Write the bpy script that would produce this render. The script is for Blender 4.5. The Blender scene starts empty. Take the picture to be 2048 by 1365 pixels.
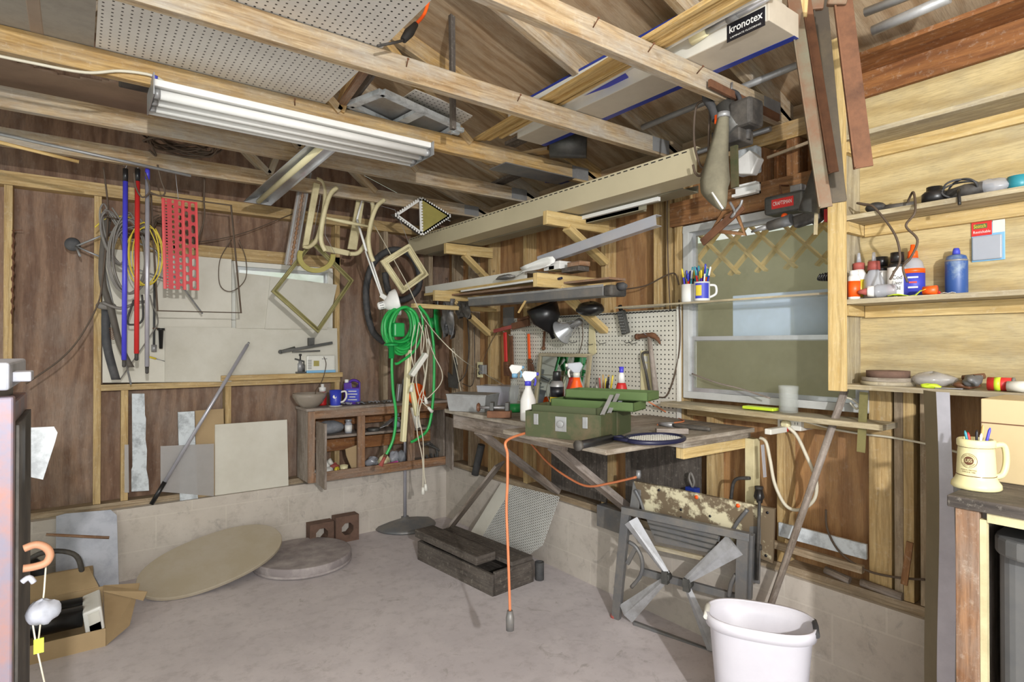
import bpy, bmesh, math, random
import numpy as np
from mathutils import Vector, Matrix
random.seed(7)
sc = bpy.context.scene
col = sc.collection
# ---------------------------------------------------------------- camera
FPX = 1173.0; YAW = math.radians(53.54); PITCH = math.radians(0.39); CAMZ = 1.45
cam_d = bpy.data.cameras.new('camera'); cam = bpy.data.objects.new('camera', cam_d); col.objects.link(cam)
cam.location = (0, 0, CAMZ); cam.rotation_euler = (math.pi/2+PITCH, 0, YAW-math.pi/2)
cam_d.sensor_width = 36; cam_d.lens = FPX/2048*36; cam_d.clip_start = 0.02
sc.camera = cam
_c, _s = math.cos(YAW), math.sin(YAW)
FW = np.array([_c*math.cos(PITCH), _s*math.cos(PITCH), math.sin(PITCH)])
RT = np.array([_s, -_c, 0.0]); UP = np.cross(RT, FW)
C0 = np.array([0, 0, CAMZ])
# ---------------------------------------------------------------- world, lamps, exposure
w = bpy.data.worlds.new('daylight'); sc.world = w; w.use_nodes = True
nt = w.node_tree; bg = nt.nodes['Background']
tc = nt.nodes.new('ShaderNodeTexCoord'); nz = nt.nodes.new('ShaderNodeTexNoise'); rp = nt.nodes.new('ShaderNodeValToRGB')
nz.inputs['Scale'].default_value = 9; nz.inputs['Detail'].default_value = 6
rp.color_ramp.elements[0].position = .4; rp.color_ramp.elements[0].color = (.80, .92, .74, 1)
rp.color_ramp.elements[1].position = .6; rp.color_ramp.elements[1].color = (1, 1, 1, 1)
nt.links.new(tc.outputs['Generated'], nz.inputs['Vector']); nt.links.new(nz.outputs['Fac'], rp.inputs['Fac'])
nt.links.new(rp.outputs['Color'], bg.inputs['Color']); bg.inputs['Strength'].default_value = 0.8
def lamp(name, kind, loc, energy, size, color, target=None):
    d = bpy.data.lights.new(name, kind); d.energy = energy; d.color = color
    if kind == 'AREA': d.shape = 'RECTANGLE'; d.size, d.size_y = size
    else: d.shadow_soft_size = size
    o = bpy.data.objects.new(name, d); col.objects.link(o); o.location = loc
    if target is not None:
        o.rotation_euler = (Vector(target)-Vector(loc)).to_track_quat('-Z', 'Y').to_euler()
    return o
lamp('camera_flash', 'POINT', tuple(C0+RT*.80+UP*.55-FW*1.3), 330, .035, (1, .985, .96))
lamp('rear_soft_fill', 'AREA', (-1.3, -2.2, 1.9), 90, (3.2, 2.2), (.93, .95, 1.0), (1.4, 2.6, 1.0))  # added soft fill behind the camera, no doorway stands there
sc.view_settings.view_transform = 'Standard'; sc.view_settings.look = 'None'
sc.view_settings.gamma = 1; sc.view_settings.use_curve_mapping = False
sc.view_settings.exposure = 0.4
# ---------------------------------------------------------------- rays through the photograph onto real planes
def _on(ax, val, px, py):
    d = FW+RT*(px-1024)/FPX-UP*(py-682.5)/FPX
    t = (val-C0[ax])/d[ax]
    return C0+d*t
def PX(v, px, py): return _on(0, v, px, py)
def PY(v, px, py): return _on(1, v, px, py)
def PZ(v, px, py): return _on(2, v, px, py)
# ---------------------------------------------------------------- mesh builder
A = lambda *a: np.array(a if len(a) > 1 else a[0], float)
def nrm(v): v = A(v); return v/(np.linalg.norm(v)+1e-12)
class G:
    def __init__(s): s.v = []; s.f = []; s.u = []; s.m = []
    def face(s, pts, uvs=None, sm=False):
        i = len(s.v); s.v += [tuple(map(float, p)) for p in pts]; s.f.append(tuple(range(i, i+len(pts))))
        s.u.append(uvs or [(0, 0)]*len(pts)); s.m.append(sm)
    def hexa(s, o, e, g=None):
        o = A(o); e = [A(k) for k in e]; L = [np.linalg.norm(k) for k in e]
        if np.dot(np.cross(e[0], e[1]), e[2]) < 0: e[0], e[1] = e[1], e[0]; L[0], L[1] = L[1], L[0]; g = {0: 1, 1: 0, 2: 2, None: None}[g]
        if g is None: g = int(np.argmax(L))
        i = len(s.v)
        for c in range(8): s.v.append(tuple(o+e[0]*(c & 1)+e[1]*(c >> 1 & 1)+e[2]*(c >> 2 & 1)))
        k = 0
        for fc, (a, b) in (((0, 2, 3, 1), (0, 1)), ((4, 5, 7, 6), (0, 1)), ((0, 1, 5, 4), (0, 2)), ((2, 6, 7, 3), (0, 2)), ((0, 4, 6, 2), (1, 2)), ((1, 3, 7, 5), (1, 2))):
            s.f.append(tuple(i+c for c in fc)); s.m.append(False)
            if b == g or (a != g and L[b] > L[a]): a, b = b, a
            s.u.append([((c >> a & 1)*L[a]+k*.37, (c >> b & 1)*L[b]+k*1.13) for c in fc]); k += 1
        return s
    def box(s, x0, y0, z0, x1, y1, z1, g=None):
        x0, x1 = sorted((x0, x1)); y0, y1 = sorted((y0, y1)); z0, z1 = sorted((z0, z1))
        return s.hexa((x0, y0, z0), ((x1-x0, 0, 0), (0, y1-y0, 0), (0, 0, z1-z0)), g)
    def beam(s, a, b, w, h, up=(0, 0, 1), g=2):
        a = A(a); b = A(b); d = nrm(b-a); x = np.cross(d, A(up))
        if np.linalg.norm(x) < 1e-4: x = np.cross(d, A(1, 0, 0))
        x = nrm(x); y = nrm(np.cross(x, d))
        return s.hexa(a-x*w/2-y*h/2, (x*w, y*h, b-a), g)
    def tube(s, pts, r, n=8, closed=False, cap=True):
        P = [A(p) for p in pts]; N = len(P); R = r if hasattr(r, '__len__') else [r]*N
        T = []
        for i in range(N):
            if closed: t = P[(i+1) % N]-P[i-1]
            else: t = P[min(i+1, N-1)]-P[max(i-1, 0)]
            T.append(nrm(t))
        x = np.cross(T[0], A(0, 0, 1))
        if np.linalg.norm(x) < .1: x = np.cross(T[0], A(1, 0, 0))
        x = nrm(x); i0 = len(s.v); ln = 0
        us = []
        for i in range(N):
            x = nrm(x-T[i]*np.dot(x, T[i])); y = np.cross(T[i], x)
            if i: ln += np.linalg.norm(P[i]-P[i-1])
            us.append(ln)
            for k in range(n):
                a = 2*math.pi*k/n; s.v.append(tuple(P[i]+(x*math.cos(a)+y*math.sin(a))*R[i]))
        M = N if closed else N-1
        for i in range(M):
            j = (i+1) % N; uj = us[j] if j else us[-1]+.02
            for k in range(n):
                l = (k+1) % n
                s.f.append((i0+i*n+k, i0+i*n+l, i0+j*n+l, i0+j*n+k)); s.m.append(True)
                c = 2*math.pi*max(R)/n
                s.u.append([(us[i], k*c), (us[i], (k+1)*c), (uj, (k+1)*c), (uj, k*c)])
        if cap and not closed:
            s.f.append(tuple(i0+k for k in range(n-1, -1, -1))); s.u.append([(0, 0)]*n); s.m.append(False)
            s.f.append(tuple(i0+(N-1)*n+k for k in range(n))); s.u.append([(0, 0)]*n); s.m.append(False)
        return s
    def lathe(s, c, prof, axis=(0, 0, 1), n=24, sx=1, xdir=None):
        z = nrm(axis); x = np.cross(z, A(0, 1, 0)) if xdir is None else A(xdir)-z*np.dot(A(xdir), z)
        if np.linalg.norm(x) < 1e-3: x = A(1, 0, 0)
        x = nrm(x); y = np.cross(z, x); c = A(c); i0 = len(s.v); N = len(prof)
        for r, t in prof:
            for k in range(n):
                a = 2*math.pi*k/n; s.v.append(tuple(c+z*t+x*math.cos(a)*r*sx+y*math.sin(a)*r))
        rm = max(p[0] for p in prof); h = 0
        for i in range(N-1):
            h2 = h+math.hypot(prof[i+1][0]-prof[i][0], prof[i+1][1]-prof[i][1])
            for k in range(n):
                l = (k+1) % n
                s.f.append((i0+i*n+k, i0+i*n+l, i0+(i+1)*n+l, i0+(i+1)*n+k)); s.m.append(True)
                s.u.append([(k/n*rm*6.283, h), ((k+1)/n*rm*6.283, h), ((k+1)/n*rm*6.283, h2), (k/n*rm*6.283, h2)])
            h = h2
        for i, rev in ((0, True), (N-1, False)):
            if prof[i][0] > 1e-4:
                q = [i0+i*n+k for k in range(n)]
                if rev: q.reverse()
                s.f.append(tuple(q)); s.m.append(False); r = prof[i][0]
                s.u.append([(r*math.cos(2*math.pi*k/n), r*math.sin(2*math.pi*k/n)) for k in range(n)])
        return s
    def prism(s, poly, vec, g=None):
        P = [A(p) for p in poly]; v = A(vec); n = len(P)
        nn = A(0, 0, 0)
        for i in range(n): nn = nn+np.cross(P[i], P[(i+1) % n])
        if np.dot(nn, v) > 0: P.reverse()
        e1 = nrm(A(g)) if g is not None else nrm(P[1]-P[0]); nn = nrm(nn); e1 = nrm(e1-nn*np.dot(e1, nn)); e2 = np.cross(nn, e1)
        uv = [(float(np.dot(p-P[0], e1)), float(np.dot(p-P[0], e2))) for p in P]
        i0 = len(s.v); s.v += [tuple(p) for p in P]+[tuple(p+v) for p in P]
        s.f.append(tuple(range(i0, i0+n))); s.u.append(uv); s.m.append(False)
        s.f.append(tuple(range(i0+2*n-1, i0+n-1, -1))); s.u.append(uv[::-1]); s.m.append(False)
        t = np.linalg.norm(v); l = 0
        for i in range(n):
            j = (i+1) % n; d = np.linalg.norm(P[j]-P[i])
            s.f.append((i0+i, i0+n+i, i0+n+j, i0+j)); s.m.append(False); s.u.append([(l, 0), (l, t), (l+d, t), (l+d, 0)]); l += d
        return s
    def ell(s, c, rx, ry=None, rz=None, n=16, m=8, rot=None):
        ry = ry or rx; rz = rz or rx; c = A(c); i0 = len(s.v); R = rot if rot is not None else np.eye(3)
        for i in range(m+1):
            th = math.pi*i/m
            for k in range(n):
                a = 2*math.pi*k/n
                s.v.append(tuple(c+R@A(rx*math.sin(th)*math.cos(a), ry*math.sin(th)*math.sin(a), rz*math.cos(th))))
        for i in range(m):
            for k in range(n):
                l = (k+1) % n
                s.f.append((i0+i*n+k, i0+(i+1)*n+k, i0+(i+1)*n+l, i0+i*n+l)); s.m.append(True)
                s.u.append([(k*.05, i*.05), (k*.05, i*.05+.05), (k*.05+.05, i*.05+.05), (k*.05+.05, i*.05)])
        return s
    def grid(s, P, sm=True):
        n = len(P); m = len(P[0]); i0 = len(s.v)
        for r in P:
            for p in r: s.v.append(tuple(map(float, p)))
        du = [0]; dv = [0]
        for i in range(1, n): du.append(du[-1]+np.linalg.norm(A(P[i][0])-A(P[i-1][0])))
        for j in range(1, m): dv.append(dv[-1]+np.linalg.norm(A(P[0][j])-A(P[0][j-1])))
        for i in range(n-1):
            for j in range(m-1):
                s.f.append((i0+i*m+j, i0+(i+1)*m+j, i0+(i+1)*m+j+1, i0+i*m+j+1)); s.m.append(sm)
                s.u.append([(du[i], dv[j]), (du[i+1], dv[j]), (du[i+1], dv[j+1]), (du[i], dv[j+1])])
        return s
def cr(pts, n=6, closed=False):
    P = [A(p) for p in pts]; out = []; N = len(P)
    rng = range(N) if closed else range(N-1)
    for i in rng:
        p0 = P[i-1] if (i or closed) else P[0]; p1 = P[i]; p2 = P[(i+1) % N]; p3 = P[(i+2) % N] if closed else P[min(i+2, N-1)]
        for k in range(n):
            t = k/n
            out.append(.5*((2*p1)+(-p0+p2)*t+(2*p0-5*p1+4*p2-p3)*t*t+(-p0+3*p1-3*p2+p3)*t**3))
    if not closed: out.append(P[-1])
    return out
OFF = {}
def part(name, g, mat, parent=None, label=None, bev=0, solid=0, origin=None, kind=None):
    V = np.array(g.v)
    if origin is None:
        if parent is not None: origin = OFF[parent.name]
        else: origin = A((V[:, 0].min()+V[:, 0].max())/2, (V[:, 1].min()+V[:, 1].max())/2, V[:, 2].min())
    origin = A(origin)
    me = bpy.data.meshes.new(name); me.from_pydata([tuple(p) for p in (V-origin)], [], g.f)
    ul = me.uv_layers.new(name='UVMap'); flat = [c for fu in g.u for uv in fu for c in uv]
    ul.data.foreach_set('uv', flat)
    me.polygons.foreach_set('use_smooth', g.m)
    me.materials.append(mat); me.update()
    o = bpy.data.objects.new(name, me); col.objects.link(o)
    if parent is not None: o.parent = parent
    else: o.location = origin
    OFF[o.name] = origin
    if label: o['label'] = label
    if kind: o['kind'] = kind
    if solid:
        m = o.modifiers.new('thickness', 'SOLIDIFY'); m.thickness = solid; m.offset = 0
    if (bev or solid) and not bev: bm = bmesh.new(); bm.from_mesh(me); bmesh.ops.remove_doubles(bm, verts=bm.verts, dist=1e-5); bm.to_mesh(me); bm.free()
    if bev:
        bm = bmesh.new(); bm.from_mesh(me); bmesh.ops.remove_doubles(bm, verts=bm.verts, dist=1e-6); bm.to_mesh(me); bm.free()
        m = o.modifiers.new('bevel', 'BEVEL'); m.width = bev; m.segments = 2; m.limit_method = 'ANGLE'
    return o
def tag(o, label, cat, group=None, kind=None):
    o['label'] = label; o['category'] = cat
    if group: o['group'] = group
    if kind: o['kind'] = kind
    return o
def thing(name, label, cat, loc, group=None):
    o = bpy.data.objects.new(name, None); col.objects.link(o); o.empty_display_size = .05
    o.location = tuple(map(float, loc)); OFF[o.name] = A(loc); return tag(o, label, cat, group)
def one(name, g, mat, label, cat, group=None, **k): return tag(part(name, g, mat, **k), label, cat, group)
def struct(name, g, mat, parent=None, **k):
    o = part(name, g, mat, parent, **k)
    if parent is None: o['kind'] = 'structure'
    return o
def dup(root, loc, rz=0, label=None, group=None, mats=None):
    r = root.copy(); col.objects.link(r); r.location = tuple(map(float, loc)); r.rotation_euler = (0, 0, rz)
    if label: r['label'] = label
    if group: r['group'] = group
    for ch in list(root.children):
        c = ch.copy(); col.objects.link(c); c.parent = r
        for g_ in ch.children:
            d = g_.copy(); col.objects.link(d); d.parent = c
    return r
def text(s, pos, xd, yd, h, mat, parent, name='lettering', bold=.0, width=None):
    cu = bpy.data.curves.new(name, 'FONT'); cu.body = s; cu.size = 1; cu.extrude = .0; cu.offset = bold
    cu.align_x = 'CENTER'; cu.align_y = 'CENTER'
    to = bpy.data.objects.new('tmp', cu); col.objects.link(to)
    bpy.context.view_layer.update()
    me = bpy.data.meshes.new_from_object(to.evaluated_get(bpy.context.evaluated_depsgraph_get()))
    bpy.data.objects.remove(to); bpy.data.curves.remove(cu)
    x = nrm(xd); y = nrm(A(yd)-x*np.dot(A(yd), x)); z = np.cross(x, y)
    xs = [v.co.x for v in me.vertices]; wd = max(xs)-min(xs) if xs else 1
    kx = h/.7; kxx = (width/wd) if width else kx
    o0 = OFF[parent.name]; pos = A(pos)+z*.0006
    for v in me.vertices: v.co = Vector(tuple(pos+x*v.co.x*kxx+y*v.co.y*kx-o0))
    me.materials.clear(); me.materials.append(mat); me.name = name
    o = bpy.data.objects.new(name, me); col.objects.link(o); o.parent = parent; OFF[o.name] = o0
    return o
# ---------------------------------------------------------------- materials
MAT = {}
def srgb(c):
    if isinstance(c, str):
        c = c.lstrip('#'); c = [int(c[i:i+2], 16)/255 for i in (0, 2, 4)]
    return tuple((x/12.92 if x <= .04045 else ((x+.055)/1.055)**2.4) for x in c)+(1,)
class N:
    def __init__(s, name):
        m = bpy.data.materials.new(name); m.use_nodes = True; s.m = m; s.t = m.node_tree; s.b = s.t.nodes['Principled BSDF']
    def n(s, ty, **k):
        x = s.t.nodes.new('ShaderNode'+ty)
        for a, v in k.items():
            if a in ('operation', 'blend_type', 'data_type', 'wave_type', 'bands_direction', 'feature', 'distance', 'noise_dimensions', 'wave_profile', 'interpolation_type'): setattr(x, a, v)
            else: x.inputs[a.replace('_', ' ')].default_value = v
        return x
    def l(s, a, b): s.t.links.new(a, b)
    def coords(s, sx=1, sy=1, obj=False, rnd=7.0):
        tc = s.n('TexCoord'); oi = s.n('ObjectInfo'); mp = s.n('Mapping')
        mu = s.n('Math', operation='MULTIPLY'); mu.inputs[1].default_value = rnd; s.l(oi.outputs['Random'], mu.inputs[0])
        s.l(tc.outputs['Object' if obj else 'UV'], mp.inputs['Vector']); 
        cx = s.n('CombineXYZ'); s.l(mu.outputs[0], cx.inputs[0]); s.l(mu.outputs[0], cx.inputs[1]); s.l(mu.outputs[0], cx.inputs[2])
        s.l(cx.outputs[0], mp.inputs['Location']); mp.inputs['Scale'].default_value = (sx, sy, 1)
        return mp.outputs[0]
    def noise(s, vec, scale, det=5, rough=.6, dist=0):
        x = s.n('TexNoise', Scale=scale, Detail=det, Roughness=rough, Distortion=dist); s.l(vec, x.inputs['Vector']); return x.outputs['Fac']
    def ramp(s, fac, stops):
        r = s.n('ValToRGB'); e = r.color_ramp.elements
        while len(e) < len(stops): e.new(.5)
        for i, (p, c) in enumerate(stops):
            e[i].position = p; e[i].color = c if not isinstance(c, (int, float)) else (c, c, c, 1)
        s.l(fac, r.inputs['Fac']); return r.outputs['Color']
    def mix(s, fac, a, b, mode='MIX'):
        x = s.n('Mix', data_type='RGBA'); x.blend_type = mode
        for q, v in ((x.inputs[0], fac), (x.inputs[6], a), (x.inputs[7], b)):
            if isinstance(v, (int, float)): q.default_value = v
            elif isinstance(v, tuple): q.default_value = v
            else: s.l(v, q)
        return x.outputs[2]
    def bump(s, h, st=.3, d=.002):
        b = s.n('Bump', Strength=st, Distance=d); s.l(h, b.inputs['Height']); s.l(b.outputs[0], s.b.inputs['Normal'])
    def math(s, op, a, b=0.0):
        x = s.n('Math', operation=op)
        for q, v in ((x.inputs[0], a), (x.inputs[1], b)):
            if isinstance(v, (int, float)): q.default_value = v
            else: s.l(v, q)
        return x.outputs[0]
def fin(s, name, color, rough=.7, metal=0):
    if isinstance(color, tuple): s.b.inputs['Base Color'].default_value = color
    else: s.l(color, s.b.inputs['Base Color'])
    if isinstance(rough, (int, float)): s.b.inputs['Roughness'].default_value = rough
    else: s.l(rough, s.b.inputs['Roughness'])
    s.b.inputs['Metallic'].default_value = metal; MAT[name] = s.m; return s.m
def wood(name, light, dark, stain=None, sa=.35, knots=.5, gs=1.0, rough=.75, bump=.25):
    s = N(name); v = s.coords(1.3, 15*gs); L, D = srgb(light), srgb(dark)
    g1 = s.noise(v, 3.0, 7, .65, .6); c = s.ramp(g1, [(.32, D), (.5, tuple((a+b)/2 for a, b in zip(L, D))), (.68, L)])
    v2 = s.coords(.9, 6*gs); wv = s.n('TexWave', Scale=1.6, Distortion=9, Detail=3, Detail_Scale=1.2); wv.wave_type = 'BANDS'; wv.bands_direction = 'Y'; s.l(v2, wv.inputs['Vector'])
    c = s.mix(s.ramp(wv.outputs['Fac'], [(.0, .0), (.75, 0.0), (1., .45)]), c, tuple(x*.62 for x in D[:3])+(1,))
    if stain:
        v3 = s.coords(1, 2.2); c = s.mix(s.ramp(s.noise(v3, 2.6, 6, .7), [(.42, 0.), (.66, sa*1.6)]), c, srgb(stain))
    if knots:
        v4 = s.coords(1.0, 3.2); vo = s.n('TexVoronoi', Scale=2.6); s.l(v4, vo.inputs['Vector'])
        c = s.mix(s.ramp(vo.outputs['Distance'], [(.03, knots), (.10, 0.)]), c, tuple(x*.4 for x in D[:3])+(1,))
    v5 = s.coords(3, 60*gs); c = s.mix(s.ramp(s.noise(v5, 4, 3, .8), [(.35, .32), (.55, 0.)]), c, tuple(x*.45 for x in D[:3])+(1,))
    v6 = s.coords(8, 8); c = s.mix(s.ramp(s.noise(v6, 5, 5, .8), [(.55, 0.), (.75, .30)]), c, srgb('#d8d0c0'))
    s.bump(g1, bump*1.6, .0015); return fin(s, name, c, rough)
def ply(name, a, b, cc, stain, knots=.8, st=.4):
    # broad cathedral figure; u runs along the grain
    s = N(name); v = s.coords(.55, 2.3); L, D = srgb(a), srgb(b)
    wv = s.n('TexWave', Scale=1.5, Distortion=22, Detail=5, Detail_Scale=.55, Detail_Roughness=.6); wv.bands_direction = 'Y'; s.l(v, wv.inputs['Vector'])
    v1 = s.coords(1.5, 26); g1 = s.noise(v1, 3, 6, .65)
    c = s.mix(s.ramp(wv.outputs['Fac'], [(.25, 0.), (.95, 1.)]), L, D); c = s.mix(.38, c, s.ramp(g1, [(.3, srgb(cc)), (.7, L)]))
    v3 = s.coords(.8, 1.2); c = s.mix(s.ramp(s.noise(v3, 1.7, 7, .7), [(.45, 0.), (.72, st*1.5)]), c, srgb(stain))
    if knots:
        v4 = s.coords(1.0, 1.6); vo = s.n('TexVoronoi', Scale=2.1); s.l(v4, vo.inputs['Vector'])
        c = s.mix(s.ramp(vo.outputs['Distance'], [(.035, knots), (.055, knots*.4), (.12, 0.)]), c, tuple(x*.3 for x in D[:3])+(1,))
    v5 = s.coords(4, 70); c = s.mix(s.ramp(s.noise(v5, 4, 3, .8), [(.35, .35), (.55, 0.)]), c, tuple(x*.4 for x in D[:3])+(1,))
    v6 = s.coords(6, 9); c = s.mix(s.ramp(s.noise(v6, 4, 6, .8), [(.56, 0.), (.74, .30)]), c, srgb('#b5a79a'))
    s.bump(g1, .4, .001); return fin(s, name, c, .72)
def dirty(name, base, dirt=None, amt=.5, scale=6, rough=.6, metal=0, lo=.42, hi=.7, bump=.1, spec=None):
    s = N(name); v = s.coords(obj=True, rnd=9); B = srgb(base); D = srgb(dirt) if dirt else tuple(x*.6 for x in B[:3])+(1,)
    n1 = s.noise(v, scale, 7, .68); c = s.mix(s.ramp(n1, [(lo, 0.), (hi, float(amt))]), B, D)
    s.bump(s.noise(v, scale*9, 4), bump, .0012)
    if spec is not None: s.b.inputs['Specular IOR Level'].default_value = spec
    return fin(s, name, c, rough, metal)
def plain(name, base, rough=.4, metal=0):
    return dirty(name, base, amt=.16, scale=12, rough=rough, metal=metal, bump=.03)
def M(name): return MAT[name]
wood('stud', '#cdb382', '#a98853', '#8c7a5c', .3)
wood('stud_grey', '#b9a78c', '#8c7558', '#6f6252', .4)
wood('truss', '#c4b08e', '#91734d', '#a9a49a', .55, .5)
wood('truss_gold', '#c9a86e', '#94703c', '#aca28e', .4, .7)
wood('pine', '#dcc48e', '#c1a163', '#a88d5b', .2, .5)
wood('pale_ply', '#d3c18f', '#b79d64', '#94886f', .45, .45, .5)
wood('shelf_ply', '#cbbfa0', '#9a8a68', '#8b8478', .5, .2, .7)
wood('grey_wood', '#97897c', '#64574c', '#b6aca5', .4, .2)
wood('brown_wood', '#a37a57', '#6f4b30', '#8f8175', .45, .2)
wood('dark_wood', '#5e554d', '#38322e', '#7b736b', .3, 0)
wood('trim_wood', '#d9bd84', '#b08b4c', None, 0, 0)
wood('header', '#9f6f42', '#6c4424', '#8c6d4c', .35, .3)
wood('bench_top', '#9c9080', '#6c6052', '#b9b1a4', .5, .1)
wood('door_wood', '#a26d3c', '#6d4020', '#8b5d33', .3, 0, .6)
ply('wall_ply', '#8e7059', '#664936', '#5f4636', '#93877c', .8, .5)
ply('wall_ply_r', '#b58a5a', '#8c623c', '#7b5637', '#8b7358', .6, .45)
ply('roof_ply', '#b29a7c', '#8f7150', '#a0835f', '#c4b9a2', .8, .55)
ply('pale_panel', '#cbb787', '#ab9361', '#a8946a', '#8f8873', .6, .6)
def concrete(name, a, b, c_, blocks=False):
    s = N(name); v = s.coords(obj=True, rnd=0); n1 = s.noise(v, 1.6, 8, .68, .3); n2 = s.noise(v, 14, 7, .7)
    c = s.mix(s.ramp(n1, [(.38, 0.), (.62, 1.)]), srgb(a), srgb(b)); c = s.mix(s.ramp(n2, [(.5, 0.), (.78, .75)]), c, srgb(c_))
    n3 = s.noise(v, 5.5, 6, .75, 1.5); c = s.mix(s.ramp(n3, [(.60, 0.), (.68, .5)]), c, srgb('#8d8680'))
    n4 = s.noise(v, 3.1, 9, .8, .8); c = s.mix(s.ramp(n4, [(.62, 0.), (.70, .55)]), c, srgb('#dcd7d2'))
    h = n2
    if blocks:
        u = s.coords(rnd=0); br = s.n('TexBrick', Scale=1, Mortar_Size=.0045, Mortar_Smooth=.3, Brick_Width=.405, Row_Height=.2025); s.l(u, br.inputs['Vector'])
        c = s.mix(s.math('MULTIPLY', br.outputs['Fac'], .22), c, srgb('#d9d2c4')); 
        h = s.math('SUBTRACT', n2, s.math('MULTIPLY', br.outputs['Fac'], .35))
    s.bump(h, .35, .003); return fin(s, name, c, .85)
concrete('floor_concrete', '#c0b8ba', '#d0c8c9', '#a39b9b')
concrete('block', '#b6ada2', '#c3bab0', '#9b9188', True)
def pegmat(name, base, dark, pitch=.0254, r=.16, hole='#2a2826'):
    s = N(name); tc = s.n('TexCoord'); sx = s.n('SeparateXYZ'); s.l(tc.outputs['UV'], sx.inputs[0])
    def fr(o): return s.math('SUBTRACT', s.math('FRACT', s.math('DIVIDE', o, pitch)), .5)
    a, b = fr(sx.outputs[0]), fr(sx.outputs[1]); d = s.math('SQRT', s.math('ADD', s.math('MULTIPLY', a, a), s.math('MULTIPLY', b, b)))
    v = s.coords(obj=True); c = s.mix(s.ramp(s.noise(v, 3, 6), [(.4, 0.), (.7, .6)]), srgb(base), srgb(dark))
    c = s.mix(s.math('LESS_THAN', d, r), c, srgb(hole)); return fin(s, name, c, .5)
pegmat('pegboard', '#cfccc0', '#b9b5a6'); pegmat('pegboard_grey', '#dddbd5', '#c2c0bb', .026, .15)
for a in (('white', '#e4e3df'), ('offwhite', '#d6d4cb'), ('cream', '#dcd3a9'), ('grey', '#8f8f8e'), ('black', '#1d1c1d', .35), ('blue', '#3440b0'), ('dkblue', '#1c1e3a'), ('red', '#c02424'), ('orange', '#ef5a17'), ('green', '#169145'), ('lime', '#c6de3a'), ('purple', '#4d2591'), ('yellow', '#d9c23a'), ('pink', '#e04fae'), ('teal', '#2f8a9a'), ('ink', '#15151c'), ('tape_red', '#c9302e'), ('skyblue', '#7fb2d6'), ('brown', '#6a4732')):
    plain(*a)
dirty('galv_paint', '#b9bab8', '#94948f', .5, 6, .5); dirty('galv', '#a2a3a4', '#7d7a76', .7, 8, .45, .4); dirty('steel', '#9a9a9c', '#6e665c', .7, 9, .42, .4); dirty('leg_steel', '#b3b4b8', '#84827f', .8, 8, .5, .2)
dirty('alu', '#c5c7ca', '#8b8a88', .4, 7, .3, .6); dirty('bright_alu', '#b4b2ba', '#8f8c95', .4, 10, .32, .35)
dirty('rust', '#7a543c', '#4a3226', .8, 10, .75, .3); dirty('rail', '#7c5c46', '#7b7f6d', .9, 5, .6, .35)
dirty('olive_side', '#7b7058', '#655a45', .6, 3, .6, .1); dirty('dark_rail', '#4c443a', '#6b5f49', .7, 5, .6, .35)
dirty('dark_metal', '#4b4b49', '#7a7873', .6, 7, .5, .4); dirty('dusty_black', '#2d2b2a', '#6d675f', .65, 7, .65)
dirty('dusty_grey', '#6e6f71', '#8d867c', .7, 8, .5, .35); dirty('bag', '#6c6756', '#8d8771', .7, 7, .9)
dirty('cardboard', '#a8906d', '#8b7454', .4, 5, .85); dirty('foam', '#c9cfd3', '#8e9296', .8, 14, .8, lo=.45, hi=.62)
dirty('board_white', '#cdc9bd', '#b4ad9e', .5, 3, .8); dirty('old_panel', '#c4c0b4', '#a9a393', .6, 3, .8)
dirty('siding', '#bdb396', '#a59b80', .3, 3, .45); dirty('siding_dark', '#8e8873', '#6f6a59', .5, 3, .5)
dirty('olive', '#474e33', '#7d6450', .55, 5, .6, .1, lo=.52); dirty('army', '#566c3e', '#4d5b38', .5, 6, .5)
dirty('cream_paint', '#cfc49c', '#8d8059', .6, 6, .5); dirty('gold_frame', '#8b8355', '#5d5735', .6, 12, .45, .35)
dirty('olive_yellow', '#a09550', '#77703c', .5, 7, .6); dirty('hose', '#26a24c', '#0e6b2b', .4, 9, .35)
dirty('cable_grey', '#7b7670', '#5a554f', .5, 9, .6); dirty('cable_brown', '#57483a', '#3b3028', .5, 9, .7)
dirty('cable_white', '#cfc8b4', '#a39c88', .4, 9, .5); dirty('cord_orange', '#cf7d52', '#a85a36', .5, 9, .5)
dirty('rubber', '#3a3a3c', '#5c5a58', .6, 12, .7); dirty('plate', '#a9abb4', '#7f858f', .7, 9, .6, .2); dirty('disc_grey', '#8f8686', '#bfb6b3', .8, 6, .8); dirty('oval_tan', '#a99d88', '#b9b0a6', .6, 3, .75)
dirty('brick', '#6d5447', '#4f3d34', .7, 16, .9); dirty('beige', '#c9b58d', '#ad9a74', .3, 5, .55)
dirty('stove', '#5e5f60', '#77746e', .5, 5, .45); dirty('wb_board', '#6e5f4a', '#cfc6a6', 1.0, 9, .7, lo=.5, hi=.58)
dirty('box_blue', '#23388f', '#16246a', .3, 5, .4); dirty('faux_oak', '#bdb4a4', '#a1988a', .6, 4, .5)
dirty('violet_panel', '#3f47b8', '#313aa0', .3, 5, .5); dirty('stein', '#e3dba8', '#cfc78e', .3, 5, .2)
dirty('old_steel', '#76707d', '#9b6a56', .8, 12, .5, .35); dirty('plastic_blue', '#4a46c9', '#3834a0', .3, 5, .4)
dirty('brick_red', '#a5524a', '#7c3a32', .7, 9, .7); dirty('glass_bowl_tint', '#a89d90', '#7c7266', .5, 12, .15)
dirty('lattice', '#e0c27c', '#c9ab68', .4, 5, .8); dirty('outer_wall', '#aeac90', '#8f8d72', .6, 3, .9); dirty('pale_blue', '#cfe5ff', '#c0daf8', .2, 2, .7)
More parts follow.
